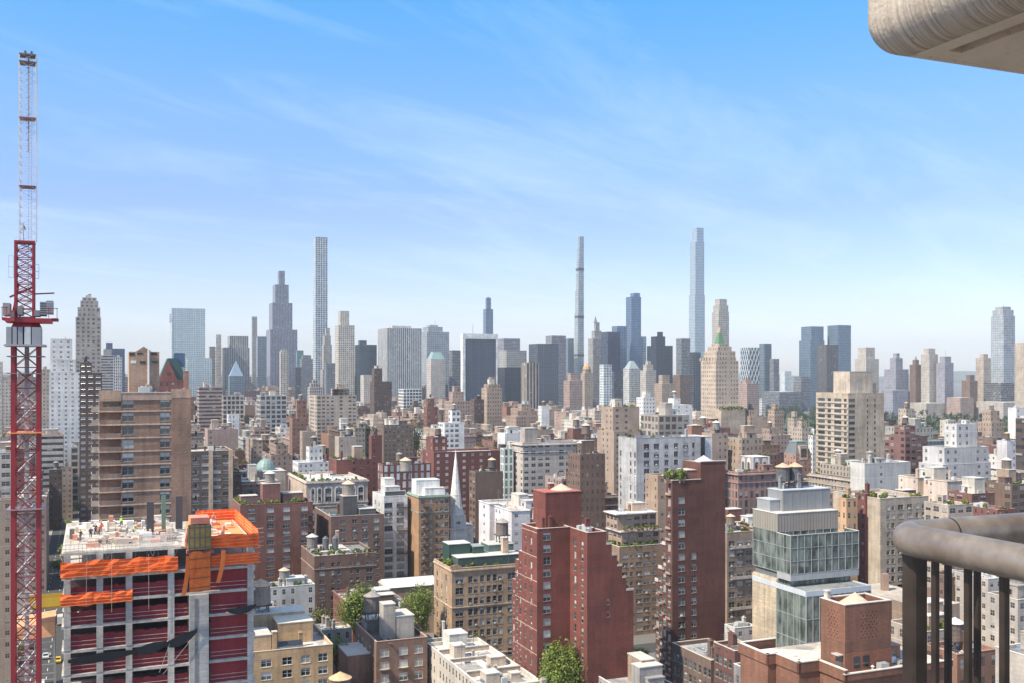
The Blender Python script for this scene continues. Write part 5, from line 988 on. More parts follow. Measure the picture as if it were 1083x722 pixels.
# ---------------------------------------------------------------- special buildings
def brown_tower():
    Y = 227; s0, a0 = sa_px(105, Y); s1 = s_at(202, a0); z = z_at(411.5, Y); d = 24; fp = (s0, s1, a0, a0 + d); reg(fp, z, 560, 'the brown balcony tower', Y)
    r = thing('apartment_tower', 'brown brick balcony tower with pale floor bands and a gabled roof block', 'tower', (s0 + s1) / 2, a0 + d / 2)
    w = s1 - s0; x0, x1, y0, y1 = -w / 2, w / 2, -d / 2, d / 2; L = lambda px: s_at(px, a0) - (s0 + s1) / 2
    tn = (.275, .17, .12); fh = 3.0; zc0 = z_at(427, Y)
    xr = L(128); xs = L(181); zl = z - 2.6
    mb = MB(); wd = Windows(r, (.3, .28, .25), (0, 1, 1, 2, 3))
    face_windows(mb, wd, (xr, y0), (1, 0), xs - xr, 0., z - .8, (0, -1), [((L(135.3) - xr) / (xs - xr), 2.5), ((L(174.6) - xr) / (xs - xr), 2.2)], zc0, fh, 1.9, 14)
    # balcony recess on the corner: back wall with glazed doors
    face_windows(mb, wd, (x0, y0 + 1.6), (1, 0), xr - x0, 0., zl, (0, -1), [(.55, 3.4)], zc0 - .1, fh, 2.0, 1)
    wd.done()
    panel(mb, (xs, y0 - .25), (1, 0), x1 - xs, 0., z, [], (0, -1)); mb.face([(xs, y0 - .25, 0), (xs, y0, 0), (xs, y0, z), (xs, y0 - .25, z)]); mb.face([(xr, y0, 0), (xr, y0 + 1.6, 0), (xr, y0 + 1.6, z - .8), (xr, y0, z - .8)])
    mb.face([(x0, y0 + 1.6, 0), (x0, y1, 0), (x0, y1, zl), (x0, y0 + 1.6, zl)]); mb.face([(x1, y0 - .25, 0), (x1, y1, 0), (x1, y1, z), (x1, y0 - .25, z)]); mb.face([(x1, y1, 0), (x0, y1, 0), (x0, y1, zl), (x1, y1, zl)])
    mb.build('wall', MAS, r, tn)
    bt = (.52, .40, .31)
    for i in range(15):
        zz = zc0 + 1.35 - i * fh; m2 = MB()
        if i: m2.box(xr, xs, y0 - .18, y0 - .002, zz - .12, zz + .16); m2.box(x0 - .02, xr, y0 - .2, y0 + 1.58, zz - .12, zz + .14); m2.box(x0 - 1.7, x0 - .02, y0 + 1.0, y0 + 7, zz - .12, zz + .14); m2.build('floor_band', MAS, r, bt)
        if i:
            m2 = MB(); m2.box(x0 + .1, xr, y0 - .14, y0 - .04, zz + .16, zz + 1.15); m2.build('balcony_wall', MAS, r, (.25, .165, .125))
            m2 = MB(); m2.box(x0 - 1.66, x0 - 1.56, y0 + 1.0, y0 + 7, zz + .14, zz + 1.1); m2.box(x0 - 1.66, x0 - .1, y0 + 1.0, y0 + 1.1, zz + .14, zz + 1.1); m2.build('side_balcony', MAS, r, (.46, .37, .30))
    for i in range(14):
        zz = zc0 + 1.35 - (i + 1) * fh; m2 = MB(); m2.box(x1 + .02, x1 + 1.5, y0 + 1, y0 + 6, zz - .1, zz + .14); m2.box(x1 + 1.4, x1 + 1.5, y0 + 1, y0 + 6, zz + .14, zz + 1.0); m2.build('side_balcony', MAS, r, (.48, .38, .31))
    boxpart(r, 'parapet', x0 - .1, xr, y0 - .3, y0 + .1, z - 2.6, z - .2, (.42, .28, .2), cap=False); boxpart(r, 'parapet', xr, xs, y0 - .2, y0 + .2, z - 2.4, z - .79, (.46, .32, .24), captint=(.6, .5, .42)); boxpart(r, 'parapet', xs, x1 + .05, y0 - .3, y0 + .1, z - 2, z + .05, (.40, .27, .2), cap=False)
    m2 = MB(); m2.face([(x0, y0 + .1, z - 1.2), (x1, y0 + .1, z - 1.2), (x1, y1, z - 1.2), (x0, y1, z - 1.2)]); m2.build('roof', ROOF, r, (.5, .45, .4))
    ya = y0 + 5; Yb = Y + 5; zb, zp = z_at(371, Yb), z_at(365.5, Yb); q = lambda px: s_at(px, a0 + 5) - (s0 + s1) / 2
    u0, u1, um = q(136.5), q(168.5), q(152)
    m2 = MB(); m2.box(u0, u1, ya, ya + 9, z - 1.2, zb, 0); 
    g0, g1 = um - 1.7, um + 1.7
    m2.face([(g0, ya - .02, zb), (g1, ya - .02, zb), (um, ya - .02, zp)]); m2.face([(g0, ya - .02, zb), (um, ya - .02, zp), (um, ya + 9, zp), (g0, ya + 9, zb)]); m2.face([(g1, ya - .02, zb), (g1, ya + 9, zb), (um, ya + 9, zp), (um, ya - .02, zp)])
    m2.build('roof_block', MAS, r, (.38, .26, .19))
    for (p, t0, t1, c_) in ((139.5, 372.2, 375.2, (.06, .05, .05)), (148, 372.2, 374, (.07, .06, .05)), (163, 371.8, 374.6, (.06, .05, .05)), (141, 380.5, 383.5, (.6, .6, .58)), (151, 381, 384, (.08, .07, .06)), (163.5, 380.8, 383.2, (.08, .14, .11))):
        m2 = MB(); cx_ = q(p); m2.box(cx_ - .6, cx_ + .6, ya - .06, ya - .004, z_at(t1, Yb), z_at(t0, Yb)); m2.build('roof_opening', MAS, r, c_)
    m2 = MB(); cx_ = q(157.3); m2.cyl(cx_, ya - .35, z - 1, z_at(369, Yb), .27, .27, 10); m2.build('flue_pipe', MET, r, (.6, .59, .57)); boxpart(r, 'flue_base', cx_ - .7, cx_ + .7, ya - 1.2, ya - .03, z - 1.2, z + 1.0, (.38, .27, .2), cap=False)
    rg = random.Random(4)
    clutter(r, xr + 3, xs - 1, y0 + 1, y0 + 4, z - 1.2, rg, 5, bt, 0, 0, False)

def stepped_red():
    Y = 240; s0, a0 = sa_px(568, Y); s1 = s_at(603, a0); a2 = a_at(621, s1); z = z_at(559, Y); Y2 = xy(s1, a2)[1]
    zr = [z_at(p, Y2) for p in (563, 577, 589, 601, 614, 628)]; xs = [s1] + [s_at(p, a2) for p in (641, 647, 652.5, 658, 662, 670)]
    reg((s0, xs[-1], a2, a0 + 26), z, 705, 'the stepped red block', Y2)
    r = thing('apartment_tower', 'bright red brick block whose side steps down like a staircase', 'tower', s0, a0); tn = (.165, .05, .038); tl = (.17, .052, .04)
    mb = MB(); wd = Windows(r, (.25, .24, .23), (1, 2, 3, 0)); X = lambda s: s - s0; Yl = lambda a: a - a0
    w = s1 - s0; cf = (s_at(578.5, a0) - s0) / w
    face_windows(mb, wd, (0, 0), (1, 0), w, 0., z, (0, -1), [(cf, 1.9)], z_at(567.5, Y), 2.87, 1.75, 14)
    # right wing: its east face and the stepped front
    d2 = a0 - a2
    face_windows(mb, wd, (w, 0), (0, -1), d2, 0., zr[0], (-1, 0), [(.3, 1.2), (.72, 1.2)], zr[0] - 3.2, 2.87, 1.7, 13)
    for i in range(6):
        wd_i = xs[i + 1] - xs[i]; o_ = (X(xs[i]), Yl(a2))
        if i == 1: face_windows(mb, wd, o_, (1, 0), wd_i, 0., zr[i], (0, -1), [(.4, .62)], z_at(638, Y2), 2.87, 1.3, 2)
        else: panel(mb, o_, (1, 0), wd_i, 0., zr[i], [], (0, -1))
        xe = X(xs[i + 1]); mb.face([(xe, Yl(a2), zr[i + 1] if i < 5 else 0), (xe, Yl(a2) + 13, zr[i + 1] if i < 5 else 0), (xe, Yl(a2) + 13, zr[i]), (xe, Yl(a2), zr[i])])
        mb.face([(X(xs[i]), Yl(a2) + 13, 0), (xe, Yl(a2) + 13, 0), (xe, Yl(a2) + 13, zr[i]), (X(xs[i]), Yl(a2) + 13, zr[i])])
    ab = [a_at(p, s0) for p in (552, 548.5, 545, 541.5)]; zb = [z, z_at(583, Y + 8), z_at(592, Y + 10), z_at(612, Y + 13)]
    ops = []
    for k in range(12):
        for u, ww in ((1.2, .7), (3.1, 1.3)): pass
    pr = 0
    for i in range(4):
        y_a, y_b = Yl(ab[i - 1]) if i else 0., Yl(ab[i]); wid = y_b - y_a
        cols = [(.62, 1.2), (.25, .75)] if i == 0 else [(.5, 1.0)]
        face_windows(mb, wd, (0, y_b), (0, -1), wid, 0., zb[i], (-1, 0), cols, zb[i] - 3.3, 2.87, 1.6, 12)
        mb.face([(0, y_b, zb[i + 1] if i < 3 else 0), (w, y_b, zb[i + 1] if i < 3 else 0), (w, y_b, zb[i]), (0, y_b, zb[i])])
    wd.done(); mb.face([(w, 0, 0), (w, Yl(ab[3]), 0), (w, Yl(ab[3]), z), (w, 0, z)])
    mb.build('wall', MAS, r, tn)
    for i in range(13):
        zz = z - 1.0 - i * 5.74
        if zz < 4: break
        m2 = MB(); m2.box(-.07, 0, 0, Yl(ab[0]) if i < 2 else Yl(ab[2]), zz, zz + .16); m2.build('string_course', MAS, r, (.52, .34, .27))
    zt = roof_with_parapet(r, 0, w, 0, Yl(ab[0]), z + .02, tn, (.62, .5, .42), WT['tan']); zt2 = roof_with_parapet(r, w + .05, X(xs[1]), Yl(a2), Yl(a2) + 12.9, zr[0] + .02, tn, (.62, .5, .42), WT['tan'])
    for i in range(1, 6):
        m2 = MB(); m2.face([(X(xs[i]), Yl(a2), zr[i] + .01), (X(xs[i + 1]), Yl(a2), zr[i] + .01), (X(xs[i + 1]), Yl(a2) + 13, zr[i] + .01), (X(xs[i]), Yl(a2) + 13, zr[i] + .01)]); m2.build('terrace', ROOF, r, WT['pale'])
        m2 = MB(); m2.box(X(xs[i]) + .1, X(xs[i + 1]) + .06, Yl(a2) - .06, Yl(a2) + .12, zr[i] + .02, zr[i] + .55); m2.build('terrace_rail', MET, r, (.55, .45, .4))
        if i > 2: put('planter', P['shrub'][i % 4], r, (X(xs[i]) + .6, Yl(a2) + 1, zr[i]), i, (.6,) * 3, (.3, .22, .18))
    for i in range(1, 4): m2 = MB(); m2.face([(0, Yl(ab[i - 1]), zb[i]), (w, Yl(ab[i - 1]), zb[i]), (w, Yl(ab[i]), zb[i]), (0, Yl(ab[i]), zb[i])]); m2.build('terrace', ROOF, r, WT['pale'])
    Yt = Y + 3; q = lambda px: s_at(px, a0 + 3) - s0; u0, u1 = q(577), q(615); boxpart(r, 'tank_tower', u0, u1, 3, 10.5, min(zt, zt2), z_at(521.5, Yt), tl, captint=(.42, .13, .10)); put('tank_roof', P['cone'], r, ((u0 + u1) / 2 + 1, 6.5, z_at(521.5, Yt) + .3), 0, (1.25, 1.25, 1.3), (.64, .44, .32)); boxpart(r, 'chimney', u0 + 3.4, u0 + 4.6, 8, 9.2, z_at(521.5, Yt), z_at(521.5, Yt) + 1.6, tl)
    clutter(r, 1, w - 1, 1, 6, zt, random.Random(3), 3, tl, 0, 0, False); clutter(r, w + 1, X(xs[1]) - .5, Yl(a2) + 1, Yl(a2) + 11, zt2, random.Random(8), 4, tl, 0, 0, False)

def slim_red():
    Y = 270; s0, a0 = sa_px(711, Y); s1 = s_at(767, a0); sm = s_at(741, a0); z, zt_ = z_at(509, Y), z_at(490, Y); tn = (.125, .05, .038)
    ab = [a_at(p, s0) for p in (704.5, 701, 697, 693.5)]; zb = [z, z_at(574, Y + 6), z_at(598, Y + 9), z_at(611, Y + 11)]
    reg((s0, s1, a0, a0 + 22), zt_, 672, 'the slim red tower', Y)
    r = thing('apartment_tower', 'slim dark red brick tower with a blank flank and stepped corner balconies', 'tower', s0, a0); w = s1 - s0; wm = sm - s0
    mb = MB(); wd = Windows(r, (.36, .33, .3), (0, 2, 1, 0, 3, 4)); f_ = lambda px: (s_at(px, a0) - s0)
    face_windows(mb, wd, (0, 0), (1, 0), wm, 0., z, (0, -1), [(f_(721) / wm, 2.0), (f_(734) / wm, 1.5)], z_at(529, Y), 3.0, 1.75, 19, skip={(1, i) for i in range(5)})
    panel(mb, (wm, 0), (1, 0), w - wm, 0., zt_, [], (0, -1)); mb.face([(wm, 0, z), (wm, 9, z), (wm, 9, zt_), (wm, 0, zt_)])
    for i in range(4):
        y_a, y_b = (ab[i - 1] - a0) if i else 0., ab[i] - a0
        face_windows(mb, wd, (0, y_b), (0, -1), y_b - y_a, 0., zb[i], (-1, 0), [(.5, 1.5)], zb[i] - 2.6, 3.0, 1.9, 19)
        mb.face([(0, y_b, zb[i + 1] if i < 3 else 0), (w, y_b, zb[i + 1] if i < 3 else 0), (w, y_b, zb[i]), (0, y_b, zb[i])])
    mb.face([(w, 0, 0), (w, ab[3] - a0, 0), (w, ab[3] - a0, z), (w, 0, z)]); mb.face([(w, 0, z), (w, 9, z), (w, 9, zt_), (w, 0, zt_)]); mb.face([(wm, 9, z), (w, 9, z), (w, 9, zt_), (wm, 9, zt_)]); wd.done(); mb.build('wall', MAS, r, tn)
    for i in range(4):
        y_a = (ab[i - 1] - a0) if i else 0.; zz0 = zb[i]; k = 0
        while zz0 - 3.0 * k > 6:
            m2 = MB(); zz = zz0 - 3.0 * k - 3.6
            if (k * 3 + i) % 4 < 2 and zz > 3: m2.box(-.5, -.01, y_a + .4, ab[i] - a0 - .25, zz - .07, zz + .06); m2.box(-.5, -.46, y_a + .4, ab[i] - a0 - .25, zz + .06, zz + .6); m2.build('balcony', MAS, r, (.36, .24, .20))
            k += 1
    m2 = MB(); m2.face([(0, 0, z - .4), (wm, 0, z - .4), (wm, ab[0] - a0, z - .4), (0, ab[0] - a0, z - .4)]); m2.face([(wm, 0, zt_ - .01), (w, 0, zt_ - .01), (w, 9, zt_ - .01), (wm, 9, zt_ - .01)]); m2.face([(wm, 9, z - .01), (w, 9, z - .01), (w, ab[0] - a0, z - .01), (wm, ab[0] - a0, z - .01)]); m2.build('roof', ROOF, r, WT['tan'])
    for i in range(1, 4): m2 = MB(); m2.face([(0, ab[i - 1] - a0, zb[i]), (w, ab[i - 1] - a0, zb[i]), (w, ab[i] - a0, zb[i]), (0, ab[i] - a0, zb[i])]); m2.build('terrace', ROOF, r, (.6, .56, .5)); m2 = MB(); m2.box(-.3, -.1, ab[i - 1] - a0, ab[i] - a0, zb[i], zb[i] + .9); m2.build('terrace_rail', MET, r, (.6, .56, .52))
    boxpart(r, 'parapet', -.05, wm, -.05, .25, z - .4, z + .3, tn); boxpart(r, 'coping', wm, w + .05, -.08, .3, zt_, zt_ + .25, (.3, .12, .10)); put('tank_roof', P['cone'], r, (wm + (w - wm) / 2, 4.5, zt_), 0, (1.2, 1.2, 1.4), (.62, .58, .54)); boxpart(r, 'roof_house', wm - 3, wm - .03, 2, 7, z - .4, z + 2.6, (.25, .12, .1))
    for k, px in enumerate((709.5, 713, 717, 721, 724)): put('planter', P['shrub'][k % 4], r, (f_(px) + .3, 1.1 + .4 * (k % 2), z - .4), k, (1.5, 1.4, 1.9), (.3, .2, .16))

def glass_house():
    Y = 230; s0, a0 = sa_px(822.6, Y); s1 = s_at(886, a0); a1 = a_at(796.6, s0); L = lambda s: s - s0
    z0b, z1b = z_at(562, Y), z_at(543, Y); d = a1 - a0; w = s1 - s0
    reg((s0, s1, a0 - 8, a1), z1b, 690, 'the glass building', Y)
    r = thing('glass_building', 'stacked grey glass building with a projecting glazed box and metal roof house', 'building', s0, a0)
    tan, grey = (.31, .275, .235), (.30, .295, .29)
    # upper floors: glass all round, tan louvre band above
    def curtain(x0, x1, y0, y1, za, zb, nx, ny, nz, faces='ne', mull=(.33, .34, .33), nm='curtain_wall'):
        g = MB(); m = MB()
        if 'n' in faces: g.face([(x0, y0, za), (x1, y0, za), (x1, y0, zb), (x0, y0, zb)])
        if 'e' in faces: g.face([(x0, y1, za), (x0, y0, za), (x0, y0, zb), (x0, y1, zb)])
        if 'w' in faces: g.face([(x1, y0, za), (x1, y1, za), (x1, y1, zb), (x1, y0, zb)])
        if 'n' in faces:
            for i in range(nx + 1): u = x0 + (x1 - x0) * i / nx; m.box(u - .05, u + .05, y0 - .12, y0 - .005, za, zb)
            for j in range(nz + 1): v = za + (zb - za) * j / nz; m.box(x0, x1, y0 - .09, y0 - .004, v - .05, v + .05)
        if 'e' in faces:
            for i in range(ny + 1): u = y0 + (y1 - y0) * i / ny; m.box(x0 - .12, x0 - .005, u - .05, u + .05, za, zb)
            for j in range(nz + 1): v = za + (zb - za) * j / nz; m.box(x0 - .09, x0 - .004, y0, y1, v - .05, v + .05)
        c_ = g.build(nm, CGLASS, r); m.build('mullion_frame', MET, c_, mull)
        return c_
    m = MB(); m.box(0, w, 0, d, 0, z0b - 10.5, 0); m.build('base_wall', MAS, r, grey)
    m = MB(); m.box(.4, w - .4, .4, d - .4, z0b - 10.5, z0b, 0); m.build('inner_core', MAS, r, (.14, .15, .14))
    zf = z_at(604, Y)
    curtain(0, w, 0, d, zf, z0b, 8, 4, 3)
    m = MB(); m.box(-.05, w + .05, -.05, d + .05, z0b, z1b, 0); m.build('louvre_band', MET, r, tan); m = MB()
    for i in range(22): u = w * i / 21; m.box(u - .05, u + .05, -.11, -.055, z0b, z1b)
    for i in range(11): u = d * i / 10; m.box(-.11, -.055, u - .05, u + .05, z0b, z1b)
    m.build('louvre_rib', MET, r, (.28, .24, .20))
    m = MB(); m.box(-.15, w + .15, -.15, d + .15, z1b, z1b + .12); m.build('coping', MET, r, (.66, .62, .56))
    rh = (.25, .25, .25); boxpart(r, 'roof_house', 3.2, w + .0, 2.5, d - 1.2, z1b + .12, z_at(519, Y + 3), rh, MET, captint=(.5, .5, .5)); boxpart(r, 'roof_house', .5, 3.1, 3.5, d - .8, z1b + .12, z_at(529, Y + 3), (.33, .33, .33), MET, captint=(.5, .5, .5))
    for i in range(7): u = 3.6 + (w - 4) * i / 6; boxpart(r, 'panel_joint', u - .04, u + .04, 2.44, 2.498, z1b + .12, z_at(519, Y + 3), (.26, .26, .27), MET, cap=False)
    clutter(r, 1, w - 1, d - 6, d - 2, z_at(519, Y + 3) + .2, random.Random(3), 4, rh, 0, 0, False); clutter(r, .6, 4, .5, 2.2, z1b + .12, random.Random(6), 3, rh, 0, 0, False)
    for i, px in enumerate((828, 841)):
        sx = s_at(px, a0 + d - 3) - s0; tank(r, sx, d - 3, z_at(519, Y + 3) - .4, .85, (.13, .125, .13), (.58, .38, .25))
    # projecting glazed box
    af = a_at(837, s0); Yf = xy(s0, af)[1]; e = af - a0; sv = s_at(908, af) - s0; za, zb = z_at(607, Yf), z_at(566, Yf)
    m = MB(); m.box(.5, sv - .5, e + .5, -.5, za, zb - 2, 0); m.build('inner_core', MAS, r, (.17, .19, .17))
    curtain(-.2, sv, e, -.02, za, zb, 10, 4, 3, 'new'); m = MB(); m.face([(-.2, e, zb - 1.6), (sv, e, zb - 1.6), (sv, -.03, zb - 1.6), (-.2, -.03, zb - 1.6)]); m.build('terrace_floor', ROOF, r, (.42, .34, .27))
    m = MB(); m.box(-.3, sv + .1, e - .12, e + .02, zb, zb + .12); m.box(-.3, -.15, e, -.03, zb, zb + .12); m.box(sv - .05, sv + .1, e, -.03, zb, zb + .12); m.build('coping', MET, r, (.7, .64, .56))
    for u in (.32, .62, .85): m = MB(); m.tube((-.2 + (sv + .2) * u - 1.2, e + .35, za), (-.2 + (sv + .2) * u, e + .35, zb - 3), .12); m.build('brace', MET, r, (.5, .6, .55))
    m = MB(); m.box(-.25, sv + .05, e - .05, -.02, za - 1.5, za, 0); m.build('floor_edge', MET, r, (.36, .36, .355))
    # dark recess and lower block
    al = a_at(852.7, s0 - .3); Yl_ = xy(s0, al)[1]; el = al - a0; zl = z_at(626, Yl_); sl_ = s_at(921, al) - s0
    curtain(.6, sv - 1.5, e + 1.2, -.02, zl, za - 1.5, 12, 4, 1, 'ne', (.16, .16, .16), 'recessed_glazing')
    m = MB(); m.face([(-.3, el, zl), (sl_, el, zl), (sl_, 0, zl), (-.3, 0, zl)]); m.build('terrace_floor', ROOF, r, (.2, .2, .19)); m = MB(); m.box(-.4, sl_, el - .1, el + .15, zl - .9, zl + .25); m.box(-.4, -.2, el, d * .98, zl - .9, zl + .25); m.box(sl_ - .2, sl_ + .05, el, 0, zl - .9, zl + .25); m.build('coping', MET, r, (.5, .52, .54))
    curtain(-.3, sl_, el, 0., 2., zl - .9, 10, 5, 7, 'ne', (.36, .37, .35))
    m = MB(); m.box(-.32, -.02, .05, d - .1, 0, z_at(612, Y)); m.build('stone_panel', MAS, r, (.45, .36, .255)); 
    for j in range(7): m = MB(); v = z_at(612, Y) - 3.2 * (j + 1); m.box(-.335, -.322, .05, d - .1, v, v + .06); m.build('panel_joint', MAS, r, (.33, .265, .19))
    m = MB(); m.box(-.335, -.322, d * .48, d * .5, 0, z_at(612, Y)); m.build('panel_joint', MAS, r, (.33, .265, .19))

def brick_tank_house():
    Y = 135; s0, a0 = sa_px(893.8, Y); s1 = s_at(942.4, a0); a1 = a_at(868, s0); w, d = s1 - s0, a1 - a0; z = z_at(639.7, Y); zr = z_at(711, Y)
    reg((s0 - 4, s1 + 9, a0 - 6, a1 + 6), z, 722, 'the brick tank house', Y - 6); r = thing('apartment_building', 'red brick rooftop with a square lattice-brick tank house and pale parapets', 'building', s0, a0); tn = (.19, .088, .056); cp = (.64, .56, .48)
    mb = MB()
    ops = []
    for j in range(9):
        for i in range(9):
            if (i + j) % 2 == 0: u, v = w * .34 + i * .32, z - 1.15 - j * .42; ops.append((u, u + .16, v - .2, v))
    panel(mb, (0, 0), (1, 0), w, zr, z, [o for o in ops if o[1] < w - .5], (0, -1), 0, .3)
    ops2 = []
    for j in range(9):
        for i in range(7):
            if (i + j) % 2 == 0: u, v = d * .3 + i * .32, z - 1.15 - j * .42; ops2.append((u, u + .16, v - .2, v))
    panel(mb, (0, d), (0, -1), d, zr, z, [o for o in ops2 if o[1] < d - .5], (-1, 0), 0, .3); mb.face([(w, 0, zr), (w, d, zr), (w, d, z), (w, 0, z)]); mb.face([(w, d, zr), (0, d, zr), (0, d, z), (w, d, z)]); mb.build('tank_house', MAS, r, tn)
    m2, zt = parapet(r, 0, w, 0, d, z, 1.3, .35); m2.build('parapet', [MAS, COPE], r, tn, cap=list(cp)); m = MB(); m.face([(.3, .3, zt), (w - .3, .3, zt), (w - .3, d - .3, zt), (.3, d - .3, zt)]); m.build('roof', ROOF, r, WT['tar']); put('tank_roof', P['cone'], r, (w * .5, d * .52, z - .75), 0, (1.12, 1.12, 1.5), (.66, .45, .32))
    boxpart(r, 'vent_box', .3, .9, d - 1.0, d - .3, z, z + 1.0, (.6, .52, .45))
    # lower brick band, door and windows at its foot
    boxpart(r, 'brick_plinth', -.06, w + .06, -.06, -.002, zr, zr + 2.5, (.22, .088, .055), cap=False)
    for x in (1.35, 2.9): m = MB(); m.box(x, x + 1.0, -.12, -.062, zr + .5, zr + 2.0, 1); m.build('window', [MET, WGLASS], r, (.2, .18, .17))
    m = MB(); m.box(-.12, -.002, .5, 1.5, zr + .05, zr + 2.1); m.build('door', MET, r, (.12, .11, .11)); m = MB(); m.box(-.9, -.002, .3, 1.7, zr + 2.2, zr + 2.32); m.build('door_canopy', MET, r, (.5, .45, .4))
    # main roof with stepped parapets
    def walls(x0, x1, y0, y1, zt_, zb_, floor):
        m = MB(); m.box(x0, x1, y0, y1, 0, zt_ - .9, 0, top=False); m.build('wall', MAS, r, tn); m2, zz = parapet(r, x0, x1, y0, y1, zt_, 1.0, .35); m3 = MB(); m3.wbox(x0, x1, y0, y1, zt_ - 1.0, zt_, 3, 3); m3.build('parapet', MAS, r, tn); m2.build('parapet', [MAS, COPE], r, tn, cap=list(cp)); m = MB(); m.face([(x0 + .3, y0 + .3, zz), (x1 - .3, y0 + .3, zz), (x1 - .3, y1 - .3, zz), (x0 + .3, y1 - .3, zz)]); m.build('roof', ROOF, r, floor)
    fl = (.56, .47, .38)
    m = MB(); m.face([(-1.2, -1.4, zr), (w + 9, -1.4, zr), (w + 9, d + 9, zr), (-1.2, d + 9, zr)]); m.build('roof', ROOF, r, fl); m = MB(); m.box(-1.2, w + 9, -1.4, d + 9, 0, zr - .01, top=False); m.build('wall', MAS, r, tn)
    # front parapet, drawn from the left corner round the tank house
    def wallrun(pts, h=1.0, t=.35):
        m = MB()
        for (xa, ya), (xb, yb) in zip(pts, pts[1:]):
            x0, x1, y0, y1 = min(xa, xb), max(xa, xb), min(ya, yb), max(ya, yb)
            m.box(x0 - t / 2, x1 + t / 2 - .003, y0 - t / 2, y1 + t / 2 - .004, zr - .5, zr + h, 0, top=False); m.box(x0 - t / 2 - .05, x1 + t / 2 + .05, y0 - t / 2 - .05, y1 + t / 2 + .05, zr + h, zr + h + .12 + .001 * len(m.f) / 100, 1)
        m.build('parapet', [MAS, COPE], r, tn, cap=list(cp))
    wallrun([(w + 9, -1.6), (-1.3, -1.6)], .35); wallrun([(-1.3, -1.6), (-1.3, 3.5)], .9); wallrun([(-4.6, 3.6), (-1.5, 3.6)], .9); wallrun([(-4.6, 3.6), (-4.6, 8.4)], .9); wallrun([(-4.6, 8.6), (-6.0, 8.6)], .9); wallrun([(-6.0, 8.6), (-6.0, 15)], .9); wallrun([(-6, 15.2), (0, 15.2)], .9)
    m = MB(); m.face([(-4.6, 3.6, zr - .02), (-1.2, 3.6, zr - .02), (-1.2, d + 9, zr - .02), (-4.6, d + 9, zr - .02)]); m.face([(-6, 8.6, zr - .03), (-4.6, 8.6, zr - .03), (-4.6, 15, zr - .03), (-6, 15, zr - .03)]); m.build('roof', ROOF, r, (.6, .52, .43)); m = MB(); m.box(-4.6, -1.25, 3.6, d + 9, 0, zr - .5, top=False); m.box(-6, -4.65, 8.6, 15, 0, zr - .5, top=False); m.build('wall', MAS, r, tn)
    rg = random.Random(2)
    for x, y, k, t_ in ((w + .9, 1.2, 'ac', (.6, .58, .55)), (w + 2.6, .4, 'duct', (.6, .58, .56)), (3.8, -.9, 'vent', (.6, .58, .55)), (5.6, -.8, 'ac', (.35, .34, .33)), (w + 3, 4, 'bulk', (.34, .16, .1)), (-2.8, 6, 'vent', (.5, .5, .5))): put({'ac': 'cooling_unit', 'duct': 'roof_duct', 'vent': 'vent_pipe', 'bulk': 'stair_bulkhead'}[k], P[k], r, (x, y, zr), 0, (.6,) * 3, t_)

